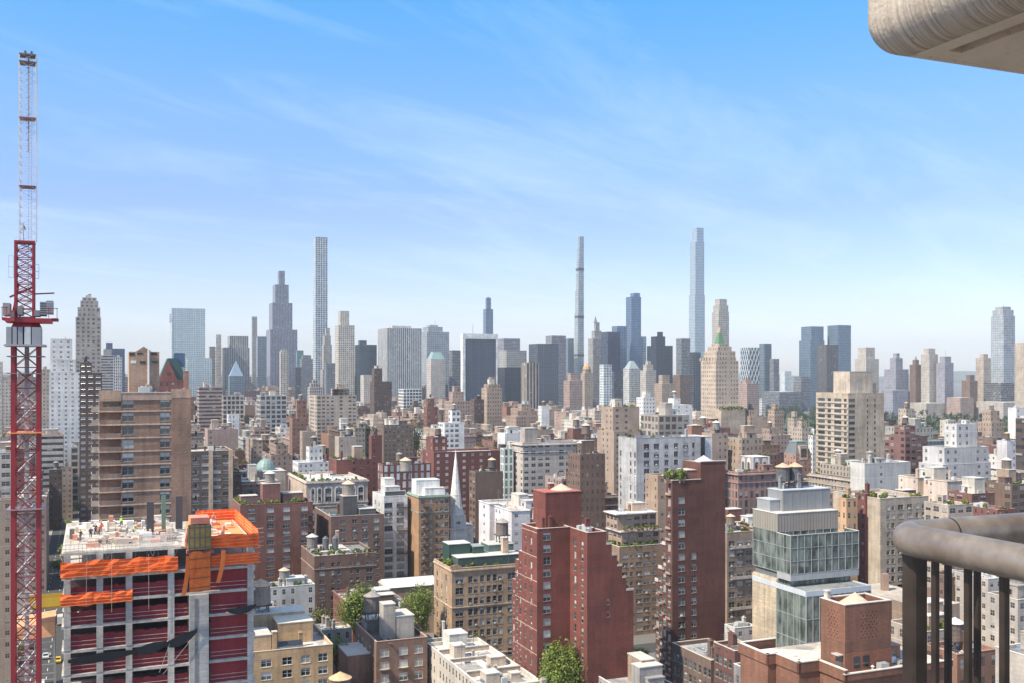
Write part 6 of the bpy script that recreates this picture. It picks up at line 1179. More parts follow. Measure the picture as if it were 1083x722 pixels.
# ---------------------------------------------------------------- construction frame and crane
CONC = (.45, .42, .38)
def construction():
    Y = 137; s0, a0 = sa_px(65, Y); s1 = s_at(270, a0); w = s1 - s0; d = 30; z0 = z_at(585, Y); fh = 3.28; L = lambda px: s_at(px, a0) - s0
    reg((s0, s1, a0, a0 + d), z0, 722, 'the construction frame', Y); r = thing('construction_building', 'concrete building frame under construction wrapped in orange and red netting', 'building site', s0, a0)
    zs = [z0 - fh * i for i in range(8)]
    orange, red = (.86, .135, .02), (.27, .03, .036)
    for i, z in enumerate(zs):
        m = MB()
        if i == 0: m.box(0, L(192), .1, d, z - .35, z, 0); m.box(L(192) + .01, w, .6, d - 4, z - .45, z - .1, 0)
        else: m.box(0, w, 0, d, z - .38, z, 0)
        m.build('floor_slab', MAS, r, (.50, .46, .40) if i == 0 else CONC)
    m = MB(); m.box(.3, w - .3, 9, 9.2, 0, zs[1]); m.build('inner_wall', MAS, r, (.09, .05, .05)); m = MB(); m.box(0, w, 0, d, 0, zs[-1] - .4); m.build('lower_storeys', MAS, r, CONC)  # inner wall near black: shade between the slabs put into its colour
    cols = (71, 105.5, 136.5, 181, 265)
    for i in range(len(zs) - 1):
        za, zb = zs[i + 1], zs[i] - .38
        for p in cols: m = MB(); c_ = L(p); m.box(c_ - .42, c_ + .42, -.05, .8, za, zb); m.build('column', MAS, r, CONC)
        m = MB(); m.box(w - .4, w, 10, 11, za, zb); m.box(w - .4, w, 20, 21, za, zb); m.box(0, .4, 14, 15, za, zb); m.build('column', MAS, r, CONC)
        if i == 0:
            for p in range(72, 190, 12): m = MB(); m.tube((L(p), 1.2, za), (L(p + (9 if p % 24 else -9)), 1.2, zb), .06); m.tube((L(p), 1.6, za), (L(p), 1.6, zb), .05); m.build('shoring_post', MET, r, (.55, .45, .35))
            continue
        for j, (p, q) in enumerate(zip((66,) + cols, cols + (270,))):
            if q - p < 12: continue
            rg = random.Random(i * 7 + j)
            spans = [(p + 2.8, q - 2.8)] if p != 181 else [(184, 199), (223, 262)]
            for u, v in spans:
                hgt = .62 if u < 220 else .97; x0, x1 = L(u), L(v); n_ = 6; m = MB(); zt = za + (zb - za) * hgt
                for k in range(n_):
                    xa, xb = x0 + (x1 - x0) * k / n_, x0 + (x1 - x0) * (k + 1) / n_; o1, o2 = .55 + .12 * (k % 2), .55 + .12 * ((k + 1) % 2); dz = rg.uniform(-.12, .12)
                    m.face([(xa, o1, za), (xb, o2, za), (xb, o2, zt + dz), (xa, o1, zt + dz)])
                m.build('red_sheeting', CLOTH, r, red)
                m = MB(); m.tube((x0, .3, za + 1.1), (x1, .3, za + 1.1), .035); m.tube((x0, .3, za + .55), (x1, .3, za + .55), .035); m.build('guard_rail', MET, r, (.5, .45, .42))
    # core wall at the hoist
    m = MB(); m.box(L(200), L(220.5), -.5, 3, 0, zs[2] - .3); m.build('core_wall', MAS, r, (.40, .385, .36)); m = MB(); m.box(L(205.5), L(209), -.55, -.502, 0, zs[2] - .8); m.build('core_slot', MAS, r, (.20, .19, .18))
    def net(px0, px1, ya, yb, y=-.4, c=orange, sag=.15, nm='safety_net', wob=.2, seed=0):
        x0, x1 = L(px0), L(px1); n_ = max(6, int((x1 - x0) / .8)); m = MB(); rg = random.Random(seed); rows = 4
        g = [[(x0 + (x1 - x0) * i / n_, y + rg.uniform(-wob, wob), z_at(yb, Y) + (z_at(ya, Y) - z_at(yb, Y)) * j / rows + (rg.uniform(-sag, sag) if j in (0, rows) else 0)) for j in range(rows + 1)] for i in range(n_ + 1)]
        for i in range(n_):
            for j in range(rows): m.face([g[i][j], g[i + 1][j], g[i + 1][j + 1], g[i][j + 1]])
        o = m.build(nm, CLOTH, r, c)
        m = MB()
        for k in range(4): zz = z_at(yb, Y) + (z_at(ya, Y) - z_at(yb, Y)) * (k + .3) / 4; m.tube((x0, y - .18, zz), (x1, y - .18, zz + .12), .045)
        m.build('net_rope', MET, r, (.85, .30, .12) if c == orange else (.05, .05, .05))
    net(64, 188, 594, 611, seed=1); net(64, 140, 628, 641, seed=2); net(223, 273, 596, 609, seed=3); net(222, 273, 574, 589, -.6, seed=5, wob=.35)
    # raised orange nets round the far right deck
    zr = zs[0]
    for (xa, ya_, xb, yb_) in ((L(224), d - 5, w + .3, d - 5), (w + .3, d - 5, w + .5, .2), (L(224), .2, L(250), .2)):
        m = MB(); n_ = 14; rg = random.Random(int(xa * 9))
        pts = [(xa + (xb - xa) * i / n_ + rg.uniform(-.06, .06), ya_ + (yb_ - ya_) * i / n_ + rg.uniform(-.06, .06)) for i in range(n_ + 1)]; top = 1.7 if ya_ > 5 else .8
        for p, q in zip(pts, pts[1:]): m.face([(*p, zr - .3), (*q, zr - .3), (*q, zr + top), (*p, zr + top)])
        m.build('safety_net', CLOTH, r, orange); m = MB()
        for hh in (.3, .8, 1.3): m.tube((xa, ya_ - .1, zr + hh * top / 1.7), (xb, yb_ - .1, zr + hh * top / 1.7), .05)
        m.build('guard_rail', MET, r, (.9, .40, .2))
    m = MB(); m.box(L(225), w - .3, 1, d - 6, zr - .09, zr - .02); m.build('deck_sheet', CLOTH, r, (.75, .30, .12)); rg = random.Random(11)
    for k in range(16): m = MB(); x, y = rg.uniform(L(226), w - 2), rg.uniform(2, d - 8); q = rg.uniform(.5, 1.6); m.box(x, x + q, y, y + rg.uniform(.6, 3), zr, zr + rg.uniform(.1, .7)); m.build('material_stack', MAS, r, rg.choice([(.7, .62, .52), (.66, .6, .55), (.75, .25, .1)]))
    # hoist box in mustard formwork, chute net and straps
    m = MB(); m.box(L(198.5), L(222), -1.6, 3.0, z_at(588, Y), z_at(561, Y)); m.build('formwork_box', MAS, r, (.38, .25, .08)); m = MB()
    for k in range(5): u = L(199) + (L(221.5) - L(199)) * k / 4; m.box(u - .07, u + .07, -1.72, -1.61, z_at(589, Y), z_at(560.5, Y))
    for k in range(3): v = z_at(586, Y) + 1.4 * k; m.box(L(198), L(222.4), -1.78, -1.725, v, v + .14)
    m.build('formwork_rib', MET, r, (.16, .13, .1)); m = MB(); m.box(L(201), L(221), -1.3, 2.5, z_at(560, Y), z_at(553.5, Y)); m.build('tarp_bundle', CLOTH, r, (.80, .26, .16))
    for px in (196, 234): m = MB(); m.tube((L(px), -.3, zr), (L(px) + .3, -.3, zr + 2.6), .22, 6); m.build('rolled_net', CLOTH, r, (.85, .33, .22))
    net(199, 221, 590, 632, -1.95, (.74, .16, .03), .15, 'debris_chute', .2, 7)
    m = MB(); m.box(L(197), L(225), -1.4, .4, z_at(593, Y), z_at(589.3, Y)); m.build('hoist_platform', MAS, r, (.35, .12, .09))
    for (p0, y0_, p1, y1_) in ((198, 594, 193, 637), (235, 590, 229, 626)):
        m = MB(); k = 8; f_ = lambda t_: (L(p0 + (p1 - p0) * t_ * t_), z_at(y0_ + (y1_ - y0_) * t_, Y))
        for i in range(k): (xa, za), (xb, zb) = f_(i / k), f_((i + 1) / k); m.face([(xa - .3, -1.5, za), (xa + .3, -1.5, za), (xb + .3, -1.5, zb), (xb - .3, -1.5, zb)])
        m.build('orange_strap', CLOTH, r, (.85, .21, .05))
    # dark sagging debris nets
    def sag(px0, px1, ya, yb, ys, y=-.7, h=1.1):
        m = MB(); k = 14; rg = random.Random(int(px0))
        f_ = lambda t_: (L(px0 + (px1 - px0) * t_), z_at(ya + (yb - ya) * t_ + ys * 4 * t_ * (1 - t_), Y))
        for i in range(k):
            (xa, za), (xb, zb) = f_(i / k), f_((i + 1) / k); ha, hb = h * (.55 + .9 * math.sin(math.pi * i / k)), h * (.55 + .9 * math.sin(math.pi * (i + 1) / k)); m.face([(xa, y, za), (xb, y, zb), (xb, y - .25, zb + hb), (xa, y - .25, za + ha)])
        m.build('debris_net', CLOTH, r, (.035, .035, .038))
    sag(72, 144, 700, 696, 4, h=.9); sag(142, 176, 696, 690, 6, h=1.1); sag(174, 208, 692, 680, 7, h=1.1); sag(240, 270, 660, 657, 6, h=.8)
    for p0, y0_, p1, y1_ in ((172, 722, 208, 680), (184, 676, 168, 720), (92, 590, 91, 640), (118, 585, 118, 650), (157, 590, 157, 650)): m = MB(); m.tube((L(p0), -.8, z_at(y0_, Y)), (L(p1), -.8, z_at(y1_, Y)), .035); m.build('cable', MET, r, (.5, .42, .36))
    # deck: plywood, railing, rebar
    m = MB(); m.box(.2, L(190), .6, d - .4, z0 + .003, z0 + .12); m.build('plywood_deck', ROOF, r, (.62, .54, .45))
    m = MB()
    for k in range(26): u = L(149) + (L(192) - L(149)) * k / 25; m.box(u - .03, u + .03, .3, .36, z0, z0 + 1.7)
    for v in (.1, .85, 1.65): m.box(L(149), L(192), .28, .38, z0 + v, z0 + v + .1)
    m.build('deck_fence', MET, r, (.72, .66, .6)); m = MB()
    for k in range(20): u = k * L(148) / 19; m.box(u - .025, u + .025, .1, .16, z0, z0 + 1.1)
    m.box(0, L(148), .1, .16, z0 + 1.05, z0 + 1.12); m.box(0, L(148), .1, .16, z0 + .5, z0 + .56); m.build('deck_fence', MET, r, (.6, .5, .42))
    rg = random.Random(21)
    for k in range(95):
        m = MB(); x, y = rg.uniform(.6, L(188)), rg.uniform(3, d - 2); q = rg.uniform(.3, 2.0); hh = rg.choice((rg.uniform(.12, .6), rg.uniform(.12, .6), rg.uniform(.1, .4), rg.uniform(.1, .8), rg.uniform(.7, 1.5))); q *= .5 if hh > .8 else 1; m.box(x, min(x + q, L(190)), y, y + rg.uniform(.3, 1.6), z0 + .12, z0 + .12 + hh); m.build('material_stack', MAS, r, rg.choice([(.70, .62, .52), (.62, .52, .42), (.72, .70, .68), (.2, .16, .14), (.55, .46, .38), (.66, .3, .2)]))
    for px, yy, y_ in ((163, 543, 10), (199, 546, 16)): m = MB(); c_ = L(px); m.box(c_ - .5, c_ + .5, y_, y_ + .9, z0 + .12, z0 + 5.2); m.build('column_form', MET, r, (.07, .065, .07))
    m = MB(); m.box(L(180) - .3, L(180) + .3, 14, 14.5, z0, z0 + 5.6); m.build('column_form', MET, r, (.15, .22, .16))
    for k in range(24): m = MB(); x, y = rg.uniform(1, w - 1), rg.uniform(5, d - 3); m.tube((x, y, z0), (x + rg.uniform(-.1, .1), y, z0 + rg.uniform(1, 1.7)), .035); m.build('rebar', MET, r, (.22, .12, .08))
    for k in range(5): m = MB(); zz = zs[0] + .2 + .7 * k * .9 - 1; m.tube((w - .2, 1, zz), (w + 1.3, .8, zz + .1), .05); m.build('outrigger', MET, r, (.8, .45, .3))
    for k in range(5): m = MB(); zz = z_at(609, Y) + .7 * k; m.tube((w, .5, zz), (w + .8, .3, zz + .05), .05); m.build('outrigger', MET, r, (.8, .45, .3))
    t = thing('loading_platform', 'yellow steel loading platform sticking out of the construction frame by the crane', 'platform', s0 - 2.2, a0 + 7, z_at(640, Y + 6))
    m = MB(); m.box(-2.6, 2.6, -1.6, 1.6, 0, .25); m.build('platform_floor', MET, t, (.55, .34, .05)); m = MB(); m.box(-2.6, 2.6, -1.65, -1.6, .25, 1.4); m.box(-2.65, -2.6, -1.6, 1.6, .25, 1.4); m.box(-2.6, 2.6, 1.6, 1.65, .25, 1.4); m.build('side_panel', MET, t, (.62, .40, .05)); m = MB(); m.box(-1.6, 1.4, -.9, .6, .25, .8); m.build('load', MAS, t, (.2, .17, .15))
    t = thing('tarpaulin_shed', 'orange-tan tarpaulin shelter on scaffolding between crane and construction frame', 'shelter', s0 - 3.6, a0 + 9, 0)
    zt = z_at(660, Y + 6); m = MB(); m.face([(-2.6, -2, zt), (2.6, -2, zt + .4), (2.6, 3, zt + 1), (-2.6, 3, zt + .5)]); m.face([(-2.6, -2, zt), (2.6, -2, zt + .4), (2.6, -2.1, zt - 1.6), (-2.6, -2.1, zt - 1.9)]); m.build('tarpaulin', CLOTH, t, (.66, .34, .18)); m = MB()
    for x in (-2.5, 0, 2.5):
        for y in (-1.9, 2.9): m.box(x - .06, x + .06, y - .06, y + .06, 0, zt)
    for k in range(12): v = zt - 2.4 - 2.2 * k; m.box(-2.6, 2.6, -2, -1.9, v, v + .08); m.box(-2.6, 2.6, 2.9, 3, v, v + .08)
    m.build('scaffold', MET, t, (.35, .33, .3))
    return s0, a0, w, d, z0

def lattice(mb, x0, x1, y0, y1, z0, z1, n, rc, rb, xbrace=True):
    cs = ((x0, y0), (x1, y0), (x1, y1), (x0, y1))
    for c_ in cs: mb.box(c_[0] - rc, c_[0] + rc, c_[1] - rc, c_[1] + rc, z0, z1)
    for i in range(n):
        za, zb = z0 + (z1 - z0) * i / n, z0 + (z1 - z0) * (i + 1) / n
        for k in range(4):
            p, q = cs[k], cs[(k + 1) % 4]
            mb.tube((*p, za), (*q, za), rb); mb.tube((*(p if i % 2 else q), za), (*(q if i % 2 else p), zb), rb)
            if xbrace: mb.tube((*(q if i % 2 else p), za), (*(p if i % 2 else q), zb), rb * .7)
def crane():
    Y = 128; s, a = sa_px(28, Y); t = thing('tower_crane', 'tall red tower crane with a pale lattice jib raised almost upright', 'crane', s, a); red = (.30, .022, .03); u = Y / F
    h = 26 * u / 2 * .92; zt = z_at(366, Y)
    m = MB(); lattice(m, -h, h, -h, h, 0, zt, 34, .25, .08); m.build('mast', MET, t, red)
    m = MB(); m.box(-.25, .25, h * .5, h * .9, 0, zt); 
    for k in range(120): v = k * zt / 120; m.box(-.3, .3, h * .4, h * .5, v, v + .06)
    m.build('ladder', MET, t, (.5, .46, .44))
    for py in (457, 377, 395, 537): m = MB(); v = z_at(py, Y); m.box(-h - .7, h + .7, -h - .7, h + .7, v, v + .12); m.build('mast_platform', MET, t, (.75, .28, .1) if py == 457 else (.25, .18, .18))
    for k in range(12): m = MB(); v = z_at(420, Y) - k * 3.1; m.tube((-h * .7, -h * .5, v), (h * .7, h * .3, v + 2.2), .12); m.build('mast_stair', MET, t, (.55, .5, .48))
    # slewing head, machinery deck, counterweights
    zc_ = z_at(364, Y); zd = z_at(342, Y); gx = lambda px: (px - 28) * u
    for px0, px1 in ((10, 15), (16, 20), (21, 25.5), (27, 33), (34, 42.5)): m = MB(); m.box(gx(px0), gx(px1), -h - .9, h + .9, zc_, z_at(347, Y)); m.build('climbing_frame_panel', MET, t, (.30, .30, .31) if px0 != 27 else (.55, .55, .55))
    m = MB(); m.box(gx(8), gx(47), -h - 1.1, h + 1.1, zc_ - .25, zc_ - .01); m.build('catwalk', MET, t, (.35, .33, .33)); m = MB(); m.cyl(0, 0, z_at(346.8, Y), zd, h * 1.25, h * 1.05, 16); m.build('slewing_ring', MET, t, red)
    m = MB(); m.box(gx(9), gx(53), -1.9, 1.9, zd, zd + .55); m.box(gx(5.5), gx(9), -1.5, 1.5, zd + .3, zd + .6); m.box(gx(53), gx(59), -1.5, 1.5, zd + .3, zd + .6)
    for px in (6, 10, 50, 58): m.tube((gx(px), -1.8, zd + .6), (gx(px), -1.8, zd + 1.9), .05)
    m.tube((gx(5), -1.8, zd + 1.8), (gx(12), -1.8, zd + 1.8), .05); m.tube((gx(46), -1.8, zd + 1.8), (gx(59), -1.8, zd + 1.8), .05); m.build('machinery_deck', MET, t, red)
    for px0, px1, ya, yb, c_ in ((6.5, 13, 335, 322, (.30, .28, .27)), (41.5, 47.5, 334, 320, (.12, .12, .12)), (47.5, 54, 332, 318.5, (.26, .26, .26)), (36, 41.2, 335, 329, (.2, .2, .2)), (20, 25, 334, 325, (.22, .2, .2))): m = MB(); m.box(gx(px0), gx(px1), -1.6, 1.5, z_at(ya, Y), z_at(yb, Y)); m.build('counterweight' if px0 > 41 else 'winch_house', MET, t, c_)
    m = MB()
    for k in range(6): v = z_at(333, Y) + .28 * k; m.box(gx(41.4), gx(54.1), -1.65, -1.605, v, v + .05)
    m.build('counterweight_joint', MET, t, (.5, .5, .5)); m = MB(); m.box(gx(14), gx(18), -2.6, -1.2, z_at(341, Y), z_at(330, Y), 0); m.box(gx(14.3), gx(17.7), -2.62, -2.605, z_at(337, Y), z_at(332, Y), 1); m.build('cab', [MET, WGLASS], t, (.4, .05, .05))
    # A-frame and raised jib leaning a little away
    zj = z_at(333, Y); lean = .06
    m = MB(); lattice(m, gx(18), gx(35), -1.1, 1.1, zd + .7, z_at(256, Y), 9, .14, .07); m.tube((gx(14), -1.3, zd), (gx(20), .9, z_at(300, Y)), .14); m.tube((gx(14), 1.3, zd), (gx(20), 1.2, z_at(300, Y)), .14); m.box(gx(19), gx(36.5), -1.3, 1.3, z_at(258, Y), z_at(256, Y)); m.tube((gx(36), 0, z_at(311, Y)), (gx(55), 0, z_at(309.5, Y)), .12); m.tube((gx(12), 0, z_at(315, Y)), (gx(34), 0, z_at(304, Y)), .16); m.build('jib_foot', MET, t, red)
    for px0, ya, yb in ((11.5, 295, 272), (35.5, 295, 280)):
        m = MB(); k = gx(px0)
        for v in (ya, (ya + yb) / 2, yb): m.tube((k, -.6, z_at(v, Y)), (k + .55, -.6, z_at(v, Y)), .035)
        for dx in (0, .55): m.tube((k + dx, -.6, z_at(ya, Y)), (k + dx, -.6, z_at(yb, Y)), .035)
        m.build('side_cage', MET, t, (.5, .5, .5))
    m = MB(); zb, ze = z_at(255, Y), z_at(58, Y); lattice(m, gx(21.5), gx(37.5), -.75, .75, zb, ze, 22, .062, .03, True); m.build('jib', MET, t, (.72, .70, .68))
    for py, c_ in ((60, (.2, .15, .14)), (68, (.16, .08, .07)), (127, (.25, .10, .09)), (199, (.15, .07, .07))): m = MB(); v = z_at(py, Y); m.box(gx(21.3), gx(37.4), -.85, .85, v, v + .18); m.build('jib_joint', MET, t, c_)
    m = MB(); xm = gx(29.5)
    m.box(xm - .06, xm + .06, .76, .88, z_at(160, Y), ze)
    for k in range(16): v = z_at(160, Y) + (ze - z_at(160, Y)) * k / 16; m.tube((xm - .3, .82, v), (xm + .3, .82, v + .4), .035)
    m.build('jib_walkway', MET, t, (.35, .3, .28)); m = MB(); m.box(gx(26), gx(28), -.3, .3, z_at(61, Y), z_at(58, Y) + .4); m.box(gx(32), gx(34), -.3, .3, z_at(61, Y), z_at(58, Y) + .4); m.build('jib_sheave', MET, t, (.12, .1, .1)); m = MB(); m.tube((xm - .5, 0, z_at(255, Y)), (xm - .55, -.1, z_at(236, Y)), .05); m.cyl(xm - .5, 0, z_at(243, Y), z_at(239, Y), .3, .1, 8); m.build('hook_block', MET, t, (.2, .15, .08)); m = MB(); m.tube((xm, .2, z_at(320, Y)), (xm + .2, -.4, ze), .03); m.tube((xm + .3, .2, z_at(320, Y)), (xm + .5, -.4, ze), .03); m.build('hoist_rope', MET, t, (.4, .38, .36))

# ---------------------------------------------------------------- people on the deck
SKIN, t, b = newmat('skin'); b.inputs['Base Color'].default_value = (.42, .25, .17, 1); b.inputs['Roughness'].default_value = .6
def person(label, s, a, z, rot, pose, shirt, trousers, hat):
    root = thing('person', label, 'person', s, a, z, 'workers on the construction deck', rot); j = {}
    bend = .75 if pose == 'bend' else 0.; up = pose == 'reach'
    J = [('pelvis', (0, 0, .94), .15), ('waist', (0, -.02 - bend * .12, 1.12), .14), ('chest', (0, -.02 - bend * .36, 1.34 - bend * .1), .17), ('neck', (0, -bend * .52, 1.50 - bend * .2), .065), ('head0', (0, -.02 - bend * .60, 1.60 - bend * .22), .085), ('head1', (0, -.01 - bend * .68, 1.72 - bend * .26), .09)]
    v, r_, e = [p for _, p, _ in J], [q for _, _, q in J], [(0, 1), (1, 2), (2, 3), (3, 4), (4, 5)]
    for sg in (-1, 1):
        st = .16 * sg if pose == 'walk' else .03 * sg; i = len(v)
        v += [(.10 * sg, 0, .90), (.12 * sg, st * .6 - .03, .50), (.12 * sg, st + .05, .09), (.13 * sg, st - .12, .05)]; r_ += [.10, .07, .05, .045]; e += [(0, i), (i, i + 1), (i + 1, i + 2), (i + 2, i + 3)]
        c_ = v[2]; i = len(v); dz = .18 if up and sg > 0 else -.28
        v += [(.20 * sg, c_[1], c_[2] + .06), (.28 * sg, c_[1] - .10, c_[2] + dz * .9), (.25 * sg, c_[1] - .30, c_[2] + dz * (1.6 if up and sg > 0 else 1.3)), (.25 * sg, c_[1] - .37, c_[2] + dz * (1.8 if up and sg > 0 else 1.5))]; r_ += [.075, .055, .042, .04]; e += [(2, i), (i, i + 1), (i + 1, i + 2), (i + 2, i + 3)]
    def grow(nm, verts, edges, rad, mat, tint, par):
        me = bpy.data.meshes.new(nm); me.from_pydata(verts, edges, []); me.materials.append(mat); o = put(nm, me, par, tint=tint)
        md = o.modifiers.new('skin', 'SKIN'); sv = me.skin_vertices[0].data
        for k, q in enumerate(rad): sv[k].radius = (q, q * .8)
        sv[0].use_root = True; o.modifiers.new('sub', 'SUBSURF').levels = 1; o.modifiers['sub'].render_levels = 1; return o
    body = grow('body', v, e, r_, SKIN, (.4, .3, .2), root)
    grow('work_jacket', [v[k] for k in (0, 1, 2)] + [v[10], v[11], v[12], v[18], v[19], v[20]], [(0, 1), (1, 2), (2, 3), (3, 4), (4, 5), (2, 6), (6, 7), (7, 8)], [.17, .165, .19, .095, .075, .06, .095, .075, .06], CLOTH, shirt, root)
    grow('trousers', [v[0], v[6], v[7], v[8], v[14], v[15], v[16]], [(0, 1), (1, 2), (2, 3), (0, 4), (4, 5), (5, 6)], [.165, .12, .09, .07, .12, .09, .07], CLOTH, trousers, root)
    m = MB(); hx = v[5]; m.cyl(hx[0], hx[1], hx[2] + .02, hx[2] + .10, .135, .10, 12); m.cyl(hx[0], hx[1], hx[2] + .10, hx[2] + .15, .10, .03, 12); m.cyl(hx[0], hx[1] - .03, hx[2] + .01, hx[2] + .03, .165, .165, 12); m.build('hard_hat', MET, root, hat)
    return root
def workers(s0, a0, w, d, z0):
    z = z0 + .12; OR, LI, DK, WH = (.85, .20, .05), (.40, .72, .06), (.05, .055, .09), (.66, .64, .6)
    for px, back, rot, pose, sh, tr, hat, lab in (
        (104.5, 14, .4, 'bend', OR, DK, (.75, .12, .06), 'worker in an orange jacket bending over rebar in the middle of the deck'), (101, 15, 2.2, 'stand', DK, DK, (.7, .68, .6), 'worker in dark clothes with a white helmet beside the bending orange worker'), (107, 17, 1.2, 'stand', (.78, .16, .06), (.10, .10, .12), (.8, .35, .1), 'standing worker in a red-orange jacket behind the bending one'),
        (128.5, 21, -.6, 'reach', LI, DK, (.3, .6, .1), 'worker in a bright lime vest reaching up by the brown tower'), (141, 12, .8, 'bend', (.55, .62, .2), (.3, .28, .25), (.75, .72, .6), 'stooping worker in a pale yellow-green vest amid plywood'), (134, 13, 2., 'stand', WH, (.4, .37, .33), (.75, .74, .7), 'worker in pale clothes standing beside the stooping vest wearer'),
        (85, 9, 1., 'walk', (.10, .08, .07), (.16, .12, .1), (.65, .4, .1), 'walking worker in brown clothes near the crane-side deck edge'), (96, 11, .2, 'stand', (.06, .09, .12), (.05, .05, .06), (.7, .68, .62), 'worker in navy clothes alone on the bare plywood'), (226, 20, .1, 'stand', (.85, .3, .18), (.2, .18, .18), (.78, .3, .1), 'worker in a salmon jacket on the orange-netted deck')):
        sx = s_at(px, a0 + back); person(lab, sx, a0 + back, z, TH + rot, pose, sh, tr, hat)

# ---------------------------------------------------------------- balcony of the camera's own building
def balcony():
    bz = (.105, .075, .055)
    BRZ, t, b = newmat('shaded_bronze_paint')  # post and baluster bronze, darkened so its colour carries the building's shade
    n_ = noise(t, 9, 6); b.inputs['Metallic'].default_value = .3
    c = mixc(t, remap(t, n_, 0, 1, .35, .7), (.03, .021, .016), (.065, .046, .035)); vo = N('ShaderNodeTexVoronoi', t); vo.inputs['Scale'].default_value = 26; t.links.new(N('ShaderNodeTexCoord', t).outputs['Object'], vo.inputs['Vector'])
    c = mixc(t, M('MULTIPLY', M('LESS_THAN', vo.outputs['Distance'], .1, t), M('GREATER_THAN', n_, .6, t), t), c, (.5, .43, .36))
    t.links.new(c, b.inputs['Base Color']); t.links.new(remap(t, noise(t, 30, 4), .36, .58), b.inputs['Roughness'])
    RAIL, t, b = newmat('sunlit_bronze_rail'); b.inputs['Metallic'].default_value = .45; n2 = noise(t, 14, 7)  # handrail bronze, colour lightened to carry the sun on the rail
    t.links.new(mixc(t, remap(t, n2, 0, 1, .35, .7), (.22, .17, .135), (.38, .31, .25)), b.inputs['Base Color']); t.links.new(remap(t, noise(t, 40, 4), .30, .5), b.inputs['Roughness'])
    k = 1.12; s, a = sa(.832 * k, 2.2 * k); zc_ = H - .352 * k; rr = .0345 * k; r = thing('balcony_railing', 'bronze painted balcony railing with a thick round handrail and square balusters', 'railing', s, a, zc_)
    # handrail: one swept tube from the near run round the corner to the far run
    path = [(0, -1.5), (0, -.9), (0, -.45), (0, -.2), (0, -.06)] + [(.06 - .06 * math.cos(q), -.06 + .06 * math.sin(q)) for q in [i * math.pi / 16 for i in range(1, 8)]] + [(.06, 0), (.2, 0), (.6, 0), (1.3, 0), (2.6, 0)]
    def sweep(path, rad, z, nm, n=28):
        m = MB(); rings = []
        for i, p in enumerate(path):
            q0, q1 = Vector((*path[max(0, i - 1)], 0)), Vector((*path[min(len(path) - 1, i + 1)], 0)); t_ = (q1 - q0).normalized(); nn = Vector((-t_.y, t_.x, 0))
            rings.append([Vector((*p, z)) + nn * math.cos(2 * math.pi * j / n) * rad + Vector((0, 0, 1)) * math.sin(2 * math.pi * j / n) * rad for j in range(n)])
        for A_, B_ in zip(rings, rings[1:]):
            for j in range(n): m.face([A_[j], A_[(j + 1) % n], B_[(j + 1) % n], B_[j]])
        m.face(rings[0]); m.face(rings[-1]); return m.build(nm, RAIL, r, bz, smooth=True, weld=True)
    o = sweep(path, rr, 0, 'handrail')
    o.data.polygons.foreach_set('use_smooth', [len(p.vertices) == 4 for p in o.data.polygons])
    def bar(x, y, hw, nm='baluster', rot=0.):
        m = MB(); bv = hw * .25
        pts = [(-hw + bv, -hw), (hw - bv, -hw), (hw, -hw + bv), (hw, hw - bv), (hw - bv, hw), (-hw + bv, hw), (-hw, hw - bv), (-hw, -hw + bv)]
        for i in range(8): p, q = pts[i], pts[(i + 1) % 8]; m.face([(*p, -1.05), (*q, -1.05), (*q, -rr * .7), (*p, -rr * .7)])
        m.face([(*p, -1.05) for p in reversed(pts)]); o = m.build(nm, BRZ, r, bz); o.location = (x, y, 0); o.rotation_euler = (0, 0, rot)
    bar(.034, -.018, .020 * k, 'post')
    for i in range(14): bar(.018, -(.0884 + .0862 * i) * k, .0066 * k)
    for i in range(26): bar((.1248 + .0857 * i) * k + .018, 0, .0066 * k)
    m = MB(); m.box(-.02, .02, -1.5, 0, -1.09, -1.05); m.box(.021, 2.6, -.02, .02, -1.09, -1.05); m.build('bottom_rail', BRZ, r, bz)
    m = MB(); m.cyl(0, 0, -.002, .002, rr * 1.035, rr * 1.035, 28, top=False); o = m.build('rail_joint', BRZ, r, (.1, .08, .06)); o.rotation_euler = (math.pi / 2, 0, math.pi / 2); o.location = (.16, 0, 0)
    # concrete slab of the balcony above, rounded lower edge and drip groove
    CON, t, b = newmat('board_marked_concrete'); ob = N('ShaderNodeTexCoord', t).outputs['Object']
    sp_ = N('ShaderNodeSeparateXYZ', t); t.links.new(ob, sp_.inputs[0])
    wv = N('ShaderNodeTexNoise', t); wv.inputs['Scale'].default_value = 1.; wv.inputs['Detail'].default_value = 6; wv.inputs['Roughness'].default_value = .7
    mp = N('ShaderNodeMapping', t); mp.inputs['Scale'].default_value = (2.5, 95, 2.5); t.links.new(ob, mp.inputs[0]); t.links.new(mp.outputs[0], wv.inputs['Vector'])
    edge = M('MULTIPLY', M('LESS_THAN', sp_.outputs[0], .097, t), remap(t, sp_.outputs[2], 1., .12, .02, .2), t); gr = noise(t, 60, 3, ob)
    hgt = M('ADD', M('MULTIPLY', M('MULTIPLY', wv.outputs['Fac'], edge, t), 1.3, t), M('MULTIPLY', gr, .5, t), t)
    c = mixc(t, remap(t, noise(t, 2.6, 7, ob), 0, 1, .3, .7), (.50, .41, .325), (.68, .58, .475)); c = mixc(t, M('MULTIPLY', M('MULTIPLY', edge, remap(t, wv.outputs['Fac'], 0, 1, .42, .66), t), .8, t), c, (.24, .185, .14))
    c = mixc(t, M('MULTIPLY', M('GREATER_THAN', noise(t, 38, 3, ob), .68, t), .45, t), c, (.24, .19, .15))
    t.links.new(c, b.inputs['Base Color']); b.inputs['Roughness'].default_value = .9; bp = N('ShaderNodeBump', t); bp.inputs['Distance'].default_value = .02; bp.inputs['Strength'].default_value = .75; t.links.new(hgt, bp.inputs['Height']); t.links.new(bp.outputs[0], b.inputs['Normal'])
